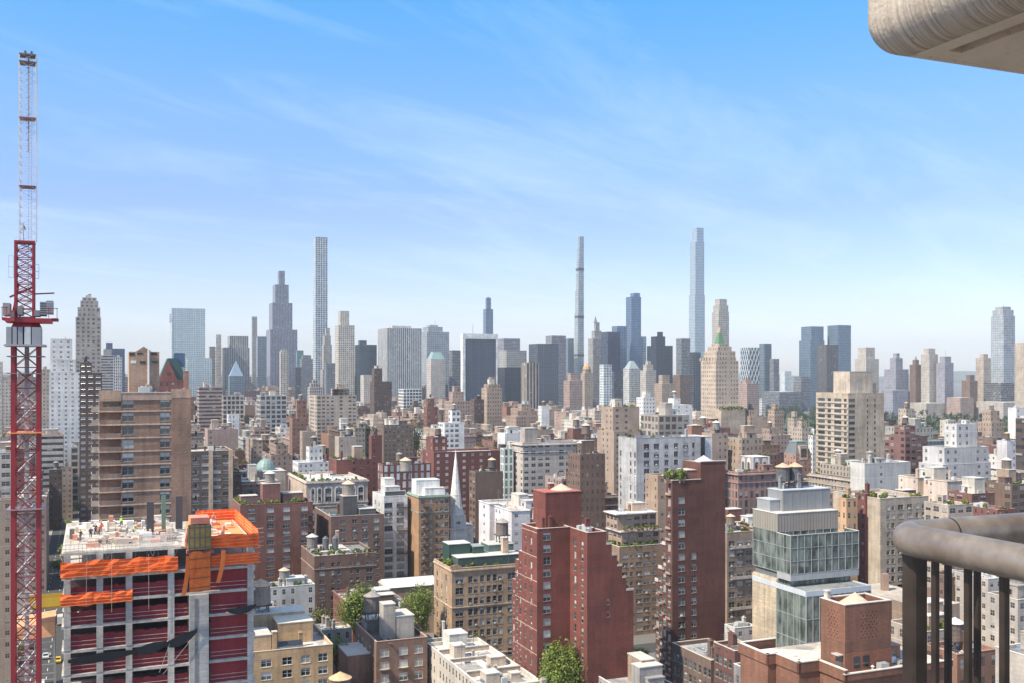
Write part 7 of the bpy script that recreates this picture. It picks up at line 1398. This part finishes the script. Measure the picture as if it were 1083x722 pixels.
    Yc = 2.287 * k; s, a = sa(K(905) * Yc, Yc); zb = H + (HY - 65) / F * Yc; r2 = thing('balcony_slab', 'rounded concrete edge of the balcony slab overhead', 'balcony', s, a, zb)
    rad = .095; hh = .45; W_, D_ = 3.4, 2.2; rc = .07           # slab runs +x (streets) and -y (towards the camera); outer corner at the origin
    prof = [(0, hh)] + [(rad - rad * math.cos(q), rad - rad * math.sin(q)) for q in [i * math.pi / 2 / 12 for i in range(13)]]      # inset, height
    m = MB()
    def ringpt(ins, z):
        rr_ = max(rc - ins, .001) if ins < rc else .001; c0 = (max(ins, rc), -max(ins, rc))
        arc = [(c0[0] - rr_ * math.cos(q), c0[1] + rr_ * math.sin(q)) for q in [i * math.pi / 2 / 8 for i in range(9)]]
        return [(ins, -D_, z)] + [(x, y, z) for x, y in arc] + [(W_, -ins, z)]
    rings = [ringpt(i, z) for i, z in prof]
    for A_, B_ in zip(rings, rings[1:]):
        for j in range(len(A_) - 1): m.face([A_[j], A_[j + 1], B_[j + 1], B_[j]])
    o = m.build('slab_edge', CON, r2, smooth=True, weld=True)
    m = MB(); g0, g1 = rad + .055, rad + .10
    m.face([(rad, -rad, 0), (W_, -rad, 0), (W_, -g0, 0), (g0, -g0, 0)]) ; m.face([(rad, -rad, 0), (g0, -g0, 0), (g0, -D_, 0), (rad, -D_, 0)])
    m.face([(g0, -g0, 0), (g0, -D_, 0), (g0, -D_, .03), (g0, -g0, .03)]); m.face([(g0, -g0, .03), (g0, -D_, .03), (g1, -D_, .03), (g1, -g0, .03)]); m.face([(g1, -g0, 0), (g1, -D_, 0), (g1, -D_, .03), (g1, -g0, .03)]); m.face([(g0, -g0, 0), (g1, -g0, 0), (g1, -g0, .03), (g0, -g0, .03)])
    m.face([(g1, -g0, 0), (W_, -g0, 0), (W_, -D_, 0), (g1, -D_, 0)]); m.face([(0, -D_, hh), (W_, -D_, hh), (W_, 0, hh), (0, 0, hh)]); m.build('soffit', CON, r2)
# ---------------------------------------------------------------- setting: ground, avenue, streets, park, river, hills
ROOFG = tinted('roofing_far', .85, .25, .15, kind='GEOMETRY')
def setting():
    m = MB(); q = 13000; m.face([(-q, -300, 0), (q, -300, 0), (q, 14000, 0), (-q, 14000, 0)]); structure(m.build('ground', GRND))
    def strip(nm, s0, s1, a0, a1, z, mat): m = MB(); p = [xy(s0, a0), xy(s1, a0), xy(s1, a1), xy(s0, a1)]; m.face([(*k, z) for k in p]); return structure(m.build(nm, mat))
    strip('avenue', -20, -4, 60, 900, .008, ASPH)
    m = MB()
    for s0, s1 in ((-23.5, -20), (-4, -.5)):
        p = [xy(s0, 60), xy(s1, 60), xy(s1, 900), xy(s0, 900)]; m.face([(*k, .14) for k in p])
        e = s1 if s0 < -20 else s0; p = [xy(e, 60), xy(e, 900)]; m.face([(*p[0], .14), (*p[1], .14), (*p[1], 0), (*p[0], 0)])
    structure(m.build('sidewalk', PAVE))
    m = MB()
    for sc in (-16, -12, -8):
        for k in range(60): p = [xy(sc - .08, 150 + k * 9), xy(sc + .08, 150 + k * 9), xy(sc + .08, 153 + k * 9), xy(sc - .08, 153 + k * 9)]; m.face([(*v, .013) for v in p])
    WL, t, b = newmat('road_paint'); b.inputs['Base Color'].default_value = (.7, .69, .66, 1); b.inputs['Roughness'].default_value = .8; structure(m.build('road_markings', WL))
    m = MB()
    for a_ in range(118, 2160, 80): p = [xy(-1, a_ - 6), xy(1600, a_ - 6), xy(1600, a_ + 4), xy(-1, a_ + 4)]; m.face([(*v, .004) for v in p])
    structure(m.build('side_street', ASPH))
    strip('park_lawn', 612, 1405, 300, 2150, .012, HILL)
    # low wooded ridges and the far shore at the horizon
    m = MB(); rg = random.Random(9)
    for (Y, hgt, x0, x1) in ((9500, 75, -9000, 9000), (11500, 130, -11000, 11000)):
        n_ = 120; top = [hgt * (.65 + .35 * math.sin(i * .31 + Y) * math.sin(i * .13)) + rg.uniform(0, 9) for i in range(n_ + 1)]
        for i in range(n_):
            xa, xb = x0 + (x1 - x0) * i / n_, x0 + (x1 - x0) * (i + 1) / n_; za, zb = top[i], top[i + 1]
            m.face([(xa, Y, 0), (xb, Y, 0), (xb, Y + 250, zb), (xa, Y + 250, za)]); m.face([(xa, Y + 250, za), (xb, Y + 250, zb), (xb, Y + 900, 0), (xa, Y + 900, 0)])
    structure(m.build('hills', HILL))
def park():
    rg = random.Random(12); m = MB()
    for i in range(1100):
        s, a = rg.uniform(615, 1400), rg.uniform(500, 2140); X, Y = xy(s, a); px = CX + F * X / Y
        if not 770 < px < 1110: continue
        h = rg.uniform(15, 24); r = rg.uniform(4.5, 8)
        leafcloud(m, X, Y, h * .62, r, r, h * .42, 90, 1.15, rg, 0, 6); m.cyl(X, Y, 0, h * .5, .35, .25, 5, 1, top=False)
    o = m.build('park_woods', [LEAFD, BARK]); o['kind'] = 'stuff'; o['label'] = 'dense dark green treetops of the park behind the city blocks'; o['category'] = 'woods'

# ---------------------------------------------------------------- fill the street grid between the hand-placed buildings
def overlaps(f, g, m=1.0): return f[0] < g[1] + m and f[1] > g[0] - m and f[2] < g[3] + m and f[3] > g[2] - m
def fill():
    rg = random.Random(77); lots = []
    strips = [(-420, -250), (-240, -130), (-120, -26), (1, 145), (165, 300), (340, 450), (470, 592)]
    for k in range(26):
        a_lo = 124 + 80 * k; a_hi = a_lo + 64
        for (b0, b1) in strips:
            for half in (0, 1):
                s = b0
                while s < b1 - 6:
                    ave = s < b0 + 4 or s > b1 - 34; far = a_lo > 900
                    w = rg.uniform(15, 27) if ave else rg.uniform(6.5, 16) * (1.25 if far else 1)
                    w = min(w, b1 - s); 
                    if b1 - s - w < 7: w = b1 - s
                    dd = 31.5 - rg.choice((0, 0, 3, 7)); al = a_lo + (31.8 if half else 0) + (31.5 - dd if not half else 0) * 0
                    hh = rg.choice((rg.uniform(34, 52), rg.uniform(38, 60), rg.uniform(16, 30))) if ave else rg.choice((rg.uniform(13, 20), rg.uniform(14, 24), rg.uniform(28, 48), rg.uniform(20, 40)))
                    lots.append([s + .1, s + w - .1, al, al + dd - .1, hh]); s += w
    for k in range(14):        # office district beyond the park's end
        a_lo = 2210 + 82 * k
        for b0 in range(-900, 1500, 62):
            if rg.random() < .8: lots.append([b0, b0 + rg.uniform(34, 52), a_lo, a_lo + rg.uniform(36, 60), rg.choice((rg.uniform(50, 85), rg.uniform(70, 120)))])
    for k in range(26):        # the row of buildings along the park's far side
        s0 = 1432; a_lo = 600 + 62 * k; lots.append([s0, s0 + 45, a_lo, a_lo + rg.uniform(40, 58), rg.uniform(45, 78)]); lots.append([s0 + 60, s0 + 105, a_lo, a_lo + 50, rg.uniform(25, 70)])
    good = []
    for f in lots:
        X, Y = xy((f[0] + f[1]) / 2, f[2])
        if Y < 245: continue
        cs = [xy(s, a) for s in f[:2] for a in f[2:4]]
        if min(c[1] for c in cs) < 240: continue
        xs = [CX + F * c[0] / c[1] for c in cs]; pl, pr = min(xs), max(xs)
        if pr < -60 or pl > 1150: continue
        if any(overlaps(f, g['fp']) for g in HAND): continue
        Yn = min(c[1] for c in cs); cap = H - (423 + 10 * rg.random() - HY) / F * Yn if f[2] < 2200 else H - (398 - HY) / F * Yn
        if f[0] > 1400: cap = H - (400 - HY) / F * Yn
        for g in HAND:
            if g['Y'] > Yn - 2 and g['x1'] > pl + 1 and g['x0'] < pr - 1 and g['yb'] < 760: cap = min(cap, H - (g['yb'] + rg.uniform(-3, 5) - HY) / F * Yn)
        # keep the trees and the avenue gap open
        for (tx0, tx1, ty, tY) in ((352, 402, 612, 300), (424, 462, 612, 320), (566, 618, 676, 222)):
            if Yn < tY and pr > tx0 and pl < tx1: cap = min(cap, H - (ty + 40 - HY) / F * Yn)
        pc_ = (pl + pr) / 2
        if f[0] > 330 and f[0] < 600 and (792 < pc_ < 872 or 925 < pc_ < 1012): cap = min(cap, H - (rg.uniform(456, 466) - HY) / F * Yn)
        if f[0] > 1400: cap = min(cap, H - (rg.uniform(405, 425) - HY) / F * Yn)
        z = min(f[4], cap)
        if z < 5: continue
        good.append(dict(fp=tuple(f[:4]), z=z, pl=pl, pr=pr, Y=Yn, yt=HY + (H - z) * F / max(c[1] for c in cs)))
    # how much of each shows: paint near to far
    cov = [bytearray(1083) for _ in range(722)]
    items = [(g['Y'], g['x0'], g['x1'], g['yt'], None) for g in HAND] + [(g['Y'], g['pl'], g['pr'], g['yt'], g) for g in good]
    items.sort(key=lambda q: q[0])
    for Y, x0, x1, yt, g in items:
        x0, x1, y0 = max(0, int(x0)), min(1083, int(x1) + 1), max(0, int(yt)); y1 = min(722, int(HY + H * F / Y))
        if x1 <= x0: 
            if g: g['vis'] = 0
            continue
        n = 0
        for y in range(y0, y1):
            row = cov[y]; seg = row[x0:x1]; z = seg.count(0)
            if z: n += z; row[x0:x1] = b'\x01' * (x1 - x0)
        if g: g['vis'] = n
    vis = sorted([g for g in good if g['vis'] > 12], key=lambda g: -g['vis'])
    print('fill lots', len(good), 'visible', len(vis))
    NIND = 190; ind = vis[:NIND]; rest = [g for g in good if g['vis'] <= 12] + vis[NIND:]
    lms = [(g['lm'], (g['x0'] + g['x1']) / 2, (g['yt'] + min(g['yb'], g['yt'] + 60)) / 2, g['Y']) for g in HAND if g['lm']]
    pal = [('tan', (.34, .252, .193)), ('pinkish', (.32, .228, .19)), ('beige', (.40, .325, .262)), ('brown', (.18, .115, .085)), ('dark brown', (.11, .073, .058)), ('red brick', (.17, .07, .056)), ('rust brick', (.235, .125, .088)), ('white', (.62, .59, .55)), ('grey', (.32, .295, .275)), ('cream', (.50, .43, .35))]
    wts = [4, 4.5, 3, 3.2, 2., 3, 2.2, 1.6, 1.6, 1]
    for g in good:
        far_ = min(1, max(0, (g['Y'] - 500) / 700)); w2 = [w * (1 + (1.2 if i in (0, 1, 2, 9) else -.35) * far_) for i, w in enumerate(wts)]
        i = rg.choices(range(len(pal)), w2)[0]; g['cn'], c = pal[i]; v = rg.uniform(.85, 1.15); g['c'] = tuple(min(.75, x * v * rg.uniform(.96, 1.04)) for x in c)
        g['sty'] = rg.choice(['apt', 'old', 'old', 'pair', 'apt', 'plain']) if g['fp'][2] < 2200 else rg.choice(['band', 'pier', 'glass', 'fine', 'grid'])
        g['rt'] = rg.choice(['pale', 'white', 'grey', 'tar', 'tan', 'pale', 'tan'])
    # descriptions: colour + roof + where it stands beside a landmark, counted outward
    groups = {}
    for g in ind:
        cx, cy = (g['pl'] + g['pr']) / 2, (g['yt'] + g['yt'] + 12) / 2
        lm = min(lms, key=lambda l: math.hypot(l[1] - cx, (l[2] - cy) * 1.6) + (60 if abs(math.log(l[3] / g['Y'])) > .8 else 0))
        rel = 'behind' if g['Y'] > lm[3] + 25 else ('before' if g['Y'] < lm[3] - 25 else 'beside'); w = g['fp'][1] - g['fp'][0]
        g['tanks'] = 1 if (w > 15 and rg.random() < .5 and g['Y'] < 1000) else 0; g['gard'] = rg.choice((0, 0, 0, 6, 10)) if g['Y'] < 700 else 0
        feat = 'carrying a water tank' if g['tanks'] else ('with roof plants' if g['gard'] else {'white': 'with white roof', 'tar': 'with black roof', 'pale': 'with pale roof', 'grey': 'with grey roof', 'tan': 'with tan roof'}[g['rt']])
        size = 'tall' if g['z'] > 44 else ('low' if g['z'] < 20 else 'mid-height')
        g['key'] = (size, g['cn'], feat, rel, lm[0]); g['dist'] = math.hypot(lm[1] - cx, lm[2] - cy); groups.setdefault(g['key'], []).append(g)
    ords = ['first', 'second', 'third', 'fourth', 'fifth', 'sixth', 'seventh', 'eighth', 'ninth', 'tenth']
    for k, l in groups.items():
        l.sort(key=lambda g: g['dist'])
        for i, g in enumerate(l): g['label'] = f"{ords[min(i, 9)] + ' ' if len(l) > 1 else ''}{k[0]} {k[1]} block {k[2]} {k[3]} {k[4]}"
    for i, g in enumerate(ind):
        w = g['fp'][1] - g['fp'][0]; nm = 'townhouse' if g['z'] < 20 and w < 18 else ('office_block' if g['fp'][2] > 2200 else 'apartment_block')
        tiers = ()
        if g['z'] > 30 and rg.random() < .4 and g['Y'] < 1500: u = rg.uniform(.12, .3); tiers = ((g['pl'] + (g['pr'] - g['pl']) * u, g['pr'] - (g['pr'] - g['pl']) * rg.uniform(.12, .3), g['yt'] - rg.uniform(3, 7) * 500 / g['Y'] * 1.4, .7),)
        near_ = g['Y'] < 520; wN = g['fp'][1] - g['fp'][0]; nt_ = '' if tiers or wN < 11 or g['Y'] > 1300 else rg.choice(('', 'n', 'e', 'ne', 'n'))
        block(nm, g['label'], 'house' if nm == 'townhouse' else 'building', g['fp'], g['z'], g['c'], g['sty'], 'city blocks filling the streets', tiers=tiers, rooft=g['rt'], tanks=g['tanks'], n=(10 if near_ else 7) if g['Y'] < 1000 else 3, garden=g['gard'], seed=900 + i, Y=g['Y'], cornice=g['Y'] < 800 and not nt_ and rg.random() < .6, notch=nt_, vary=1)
        if g['Y'] < 560 and not nt_ and rg.random() < .5: r_ = bpy.data.objects[-1] if False else [q for q in FIRST if q['label'] == g['label']][-1]; fire_escape(r_, rg.uniform(-wN * .3, wN * .3), -(g['fp'][3] - g['fp'][2]) / 2, g['z'] - 4, max(2, int(g['z'] / 3.4) - 2), 3.2, 2.6)
    # everything too small or hidden: one object
    mb = MB(); at = {'tint': [], 'win': [], 'glassc': [], 'opt': []}
    def addf(n0, g, tint, sty):
        w, gl, op, bay, fh = STY[sty]
        for _ in range(len(mb.f) - n0):
            for k, v in (('tint', tint), ('win', w), ('glassc', gl), ('opt', op)): at[k].append(v)
    for g in rest:
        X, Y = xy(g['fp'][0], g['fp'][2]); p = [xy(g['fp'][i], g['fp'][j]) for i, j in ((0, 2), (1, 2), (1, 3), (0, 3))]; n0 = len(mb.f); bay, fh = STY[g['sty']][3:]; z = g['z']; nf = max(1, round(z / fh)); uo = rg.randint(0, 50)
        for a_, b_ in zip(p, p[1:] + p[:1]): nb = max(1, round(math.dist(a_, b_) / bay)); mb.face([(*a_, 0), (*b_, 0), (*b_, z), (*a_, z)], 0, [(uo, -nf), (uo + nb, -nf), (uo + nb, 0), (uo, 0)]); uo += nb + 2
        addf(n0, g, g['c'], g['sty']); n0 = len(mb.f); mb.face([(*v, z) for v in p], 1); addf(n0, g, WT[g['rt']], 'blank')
        ctr = (sum(v[0] for v in p) / 4, sum(v[1] for v in p) / 4)
        for _ in range(8 if g['vis'] > 12 else 2):
            u, v = rg.uniform(-.25, .25), rg.uniform(-.25, .25); b0 = (ctr[0] + (p[1][0] - p[0][0]) * u + (p[3][0] - p[0][0]) * v, ctr[1] + (p[1][1] - p[0][1]) * u + (p[3][1] - p[0][1]) * v); q = rg.uniform(.6, 3.0); n0 = len(mb.f); mb.box(b0[0] - q, b0[0] + q, b0[1] - q, b0[1] + q, z, z + rg.uniform(1.5, 5.5), 1); addf(n0, g, rg.choice((g['c'], WT['white'], WT['grey'], (.3, .2, .15))), 'blank')
    me = mb.mesh('far_city_blocks', [FACG, ROOFG])
    for k, l in at.items():
        a_ = me.attributes.new(k, 'FLOAT_VECTOR', 'FACE'); a_.data.foreach_set('vector', [x for v in l for x in v])
    o = put('far_city_blocks', me); o['kind'] = 'stuff'; o['label'] = 'countless small blocks and roofs packed between the larger city buildings'; o['category'] = 'buildings'

# ---------------------------------------------------------------- trees and street traffic
def greenery():
    sp = lambda px, Y: sa_px(px, Y)
    tree('full leafy green street tree in front of the dark twin-vat block', *sp(378, 292), z_at(613, 292), 6.0, 1, 3200, .42)
    tree('brighter leafy tree beside the plain white church roof and tan house', *sp(442, 300), z_at(616, 300), 5.2, 2, 2600, .42)
    tree('big yellow-green tree before the stepped red block', *sp(591, 236), z_at(677, 236), 6.0, 3, 4200, .38)
    tree('small golden-green tree below the white townhouse', *sp(339, 300), z_at(638, 300), 4.2, 4, 1500, .36, mat=LEAFY)
    tree('shaded garden tree between yellow-tan block and brown tenement', *sp(356, 275), z_at(668, 275), 4.0, 5, 1500, .36)
    tree('slender courtyard tree beside the white-roofed tenement', *sp(500, 276), z_at(668, 276), 2.4, 6, 800, .3)
    tree('round street tree by the foot of the tan terraced house and crane', *sp(10, 300), z_at(676, 300), 5.5, 7, 1800, .42)
    for i, (px, Y, yt) in enumerate(((91, 560, 538), (76, 545, 552), (70, 470, 590), (62, 430, 606), (84, 620, 533))):
        tree(['avenue tree farthest along beside the brown tower', 'avenue tree halfway down between brown and tan slabs', 'avenue tree in front of the tan slab', 'avenue tree close to the yellow loading platform', 'avenue tree at the pale closing block'][i], *sp(px, Y), max(7, z_at(yt, Y)), 3.6, 20 + i, 700, .5, group='trees along the avenue')
    tree('dark roof-height tree against the bronze lattice block', *sp(674, 548), z_at(451, 548), 5, 31, 900, .6, mat=LEAFD)
    tree('dark courtyard tree next to the domed brick block', *sp(438, 700), z_at(436, 700), 6, 32, 900, .7, mat=LEAFD)
    tree('tree between the brown terraced block and slim red tower', *sp(676, 300), z_at(683, 300), 3.4, 33, 900, .4, mat=LEAFD)
def vehicles():
    GL, t, b = newmat('car_glass'); b.inputs['Base Color'].default_value = (.02, .022, .025, 1); b.inputs['Roughness'].default_value = .08
    TY, t, b = newmat('tyre'); b.inputs['Base Color'].default_value = (.02, .02, .02, 1); b.inputs['Roughness'].default_value = .8
    def shell(prof, w, tuck=0.):
        m = MB(); n_ = len(prof); L_ = [(-w / 2 + tuck * (z > 1.0), y, z) for y, z in prof]; R_ = [(w / 2 - tuck * (z > 1.0), y, z) for y, z in prof]
        for i in range(n_): j = (i + 1) % n_; m.face([L_[i], L_[j], R_[j], R_[i]])
        m.face(L_[::-1]); m.face(R_); return m
    car_b = shell([(-2.2, .35), (-2.25, .75), (-1.5, .95), (-.7, 1.42), (.8, 1.45), (1.6, 1.0), (2.25, .9), (2.25, .35)], 1.8, .18).mesh('body', [MET]); g = MB(); g.face([(-.7, -1.42, 1.02), (.7, -1.42, 1.02), (.62, -.76, 1.41), (-.62, -.76, 1.41)]); g.face([(-.6, .86, 1.44), (.6, .86, 1.44), (.68, 1.5, 1.06), (-.68, 1.5, 1.06)])
    for sx in (-1, 1): g.face([(sx * .86, -1.2, 1.0), (sx * .86, 1.3, 1.0), (sx * .74, .75, 1.40), (sx * .74, -.65, 1.38)])
    car_g = g.mesh('windows', [GL]); v = MB(); v.box(-1.1, 1.1, -3.2, 1.6, .6, 3.1); van_b = v.mesh('cargo_box', [MET]); v = MB(); v.box(-1.0, 1.0, 1.62, 3.3, .5, 2.2); van_c = v.mesh('cab', [MET]); v = MB(); v.face([(-.9, 3.305, 1.3), (.9, 3.305, 1.3), (.9, 3.305, 2.05), (-.9, 3.305, 2.05)]); v.face([(-1.005, 2.0, 1.3), (-1.005, 3.1, 1.3), (-1.005, 3.1, 2.0), (-1.005, 2.0, 2.0)]); van_g = v.mesh('windscreen', [GL])
    wm = MB(); pts = 12
    for i in range(pts):
        a0, a1 = 2 * math.pi * i / pts, 2 * math.pi * (i + 1) / pts; r_ = .34; wm.face([(-.11, math.cos(a0) * r_, math.sin(a0) * r_), (-.11, math.cos(a1) * r_, math.sin(a1) * r_), (.11, math.cos(a1) * r_, math.sin(a1) * r_), (.11, math.cos(a0) * r_, math.sin(a0) * r_)])
    for sx in (-.11, .11): wm.face([(sx, math.cos(2 * math.pi * i / pts) * .34, math.sin(2 * math.pi * i / pts) * .34) for i in range(pts)])
    wheel = wm.mesh('wheel', [TY])
    def car(kind, label, s, a, c):
        r = thing('parked_car' if kind == 'car' else 'box_truck', label, 'car' if kind == 'car' else 'truck', s, a, .012, 'vehicles on the avenue')
        if kind == 'car': put('body', car_b, r, tint=c); put('car_window', car_g, r); wy, wx = (-1.4, 1.4), .82
        else: put('cargo_box', van_b, r, tint=c); put('cab', van_c, r, tint=(.6, .6, .58)); put('windscreen', van_g, r); wy, wx = (-2.2, 2.4), .95
        for y in wy:
            for x in (-wx, wx): put('wheel', wheel, r, (x, y, .34))
    spec = [('truck', 'white box truck under the tarpaulin shelter', -9, 285, (.66, .65, .62)), ('truck', 'white box truck ahead of the tarpaulin shelter', -13, 300, (.7, .69, .66)), ('car', 'yellow taxi farther along the avenue past the tarpaulin', -9.5, 330, (.6, .38, .03)), ('car', 'silver car beside the yellow taxi', -13, 336, (.45, .46, .47)), ('car', 'black car behind the first avenue tree', -17.5, 350, (.03, .03, .035)), ('truck', 'cream box truck midway down the avenue', -10, 380, (.62, .58, .5)), ('car', 'white car trailing the cream box truck', -9, 398, (.68, .68, .67)), ('car', 'dark red car in the outer avenue lane', -15, 420, (.2, .03, .03)), ('car', 'grey car between avenue trees', -8.5, 440, (.2, .21, .22)), ('truck', 'pale truck far down the avenue gap', -12, 470, (.66, .64, .6)), ('car', 'small white car at the far avenue crossing', -8, 505, (.66, .66, .66)), ('car', 'yellow taxi at the far avenue crossing', -13, 520, (.6, .38, .03))]
    for k, l, s, a, c in spec: car(k, l, s, a, c)

def haze():
    m = MB(); q = 13500; m.box(-q, q, -400, 14500, -2, 520); mat = bpy.data.materials.new('air'); mat.use_nodes = True; t = mat.node_tree; t.nodes.clear(); o = N('ShaderNodeOutputMaterial', t); v = N('ShaderNodeVolumePrincipled', t); v.inputs['Color'].default_value = (.90, .95, 1, 1); v.inputs['Density'].default_value = HAZE; v.inputs['Anisotropy'].default_value = 0.
    t.links.new(v.outputs[0], o.inputs['Volume']); h = m.build('haze', mat); h['kind'] = 'stuff'
HAZE = .00007
def skyline_extras():
    f = lambda lab: [q for q in bpy.data.objects if q.get('label', '').startswith(lab)][0]
    h = [q for q in HAND if q['lm'] == 'the navy slab with white edges'][0]; s0, s1, a0, a1 = h['fp']; w, d = (s1 - s0) / 2, (a1 - a0) / 2; z = z_at(354, 2200); o = f('navy glass slab'); wt = (.66, .65, .63)
    boxpart(o, 'white_edge', -w - 2, -w - .05, -d, d, 0, z + 2, wt, cap=False); boxpart(o, 'white_edge', -w - 2, -w + 4, -d - 1.5, -d - .05, 0, z + 2, wt, cap=False); boxpart(o, 'white_edge', w - 3, w + .5, -d - 1.5, -d - .05, 0, z + 2, wt, cap=False); boxpart(o, 'white_band', -w + 4.02, w - 3.02, -d - 1.4, -d - .05, z - 9, z + 2, wt, cap=False)
    o = f('broad beige hospital'); s0, s1, a0, a1 = [q for q in HAND if q['lm'] == 'the beige hospital block'][0]['fp']; w, d = (s1 - s0) / 2, (a1 - a0) / 2; z = z_at(418, 800)
    boxpart(o, 'roof_band', -w * .1, w * .75, -d * .4, -d * .38, z, z + 5.2, (.05, .05, .055), cap=False)
    o = f('pale masonry tower with a green pyramid'); s0, s1, a0, a1 = footprint(451, 471, 1900, 1.); w, d = (s1 - s0) / 2, (a1 - a0) / 2; z = z_at(379, 1900); m = MB(); m.cyl(0, 0, z, z + 13, w * 1.3, w * .75, 4, ph=.5); m.build('pyramid_roof', MET, o, (.25, .36, .33))
    o = f('tan hotel tower with a copper-gold'); s0, s1, a0, a1 = footprint(614, 627, 1700, 1.); z = z_at(390, 1700); m = MB(); m.cyl(0, 0, z, z + 5, 7, 6, 8); m.cyl(0, 0, z + 5, z + 11, 5.5, .5, 8); m.build('gold_cap', MET, o, (.55, .33, .14))
    o = f('white ribbed hotel'); s0, s1, a0, a1 = footprint(659, 677, 1750, 1.); w = (s1 - s0) / 2; z = z_at(389, 1750); m = MB(); m.cyl(0, 0, z, z + 13, w * 1.25, w * .35, 4, ph=.5); m.build('sloped_roof', MET, o, (.33, .37, .36))
    o = f('blue glass tower with a pointed'); s0, s1, a0, a1 = footprint(241, 258, 2000, 1.); w = (s1 - s0) / 2; z = z_at(397, 2000); m = MB(); m.cyl(0, 0, z, z + 30, w * 1.3, .5, 4, ph=.5); m.build('pyramid_top', MET, o, (.22, .30, .38))
    for lab, xl, xr, yt, Y, hh in (('grey masonry tower ending', 622, 637.5, 341, 2500, 16), ('dark tower with a pointed gable', 962, 975, 380, 1980, 8), ('slender blue tower with a pointed', 511, 521.5, 315, 3300, 5)):
        o = f(lab); s0, s1, a0, a1 = footprint(xl, xr, Y, 1.); w = (s1 - s0) / 2; z = z_at(yt, Y); m = MB(); m.cyl(0, 0, z, z + hh, w * .4, .3, 4, ph=.5); m.build('pinnacle', MET, o, (.26, .27, .29))
    o = f('pale mirrored glass tower'); s0, s1, a0, a1 = footprint(179, 217, 2250, 1.); w, d = (s1 - s0) / 2, (a1 - a0) / 2
    boxpart(o, 'grey_belt', -w - .4, w + .4, -d - .4, d + .4, z_at(387, 2250), z_at(382, 2250), (.30, .31, .32), cap=False); boxpart(o, 'dark_crown_panel', -w - .6, -w - .05, -d, d, z_at(340, 2250), z_at(331, 2250), (.22, .25, .30), cap=False); boxpart(o, 'facet_edge', -w - .8, -w + .8, -d - .8, -d + .8, 0, z_at(326, 2250) + .4, (.62, .66, .68), cap=False)
    # roof masts
    for lab, px, yt, Y in (('navy glass slab', 500, 342, 2200), ('blue-grey notched tower', 460, 338, 2500), ('grey glass tower with a rounded', 1061, 321, 2000), ('broad brown-grey tower', 1000, 370, 1940)):
        o = f(lab); s_, a_ = sa_px(px, Y + 20); X, Yw = xy(s_, a_); m = MB(); v = Vector((X, Yw, 0)) - o.location; c_, s__ = math.cos(-TH), math.sin(-TH); x, y = v.x * c_ - v.y * s__, v.x * s__ + v.y * c_; m.cyl(x, y, z_at(yt + 14, Y), z_at(yt, Y), 1.0, .5, 6); m.build('roof_mast', MET, o, (.4, .4, .4))

setting(); skyline(); skyline_extras(); near_city(); brown_tower(); stepped_red(); slim_red(); glass_house(); brick_tank_house()
CON_ = construction(); fill(); park(); greenery(); vehicles(); crane(); workers(*CON_); balcony(); haze()
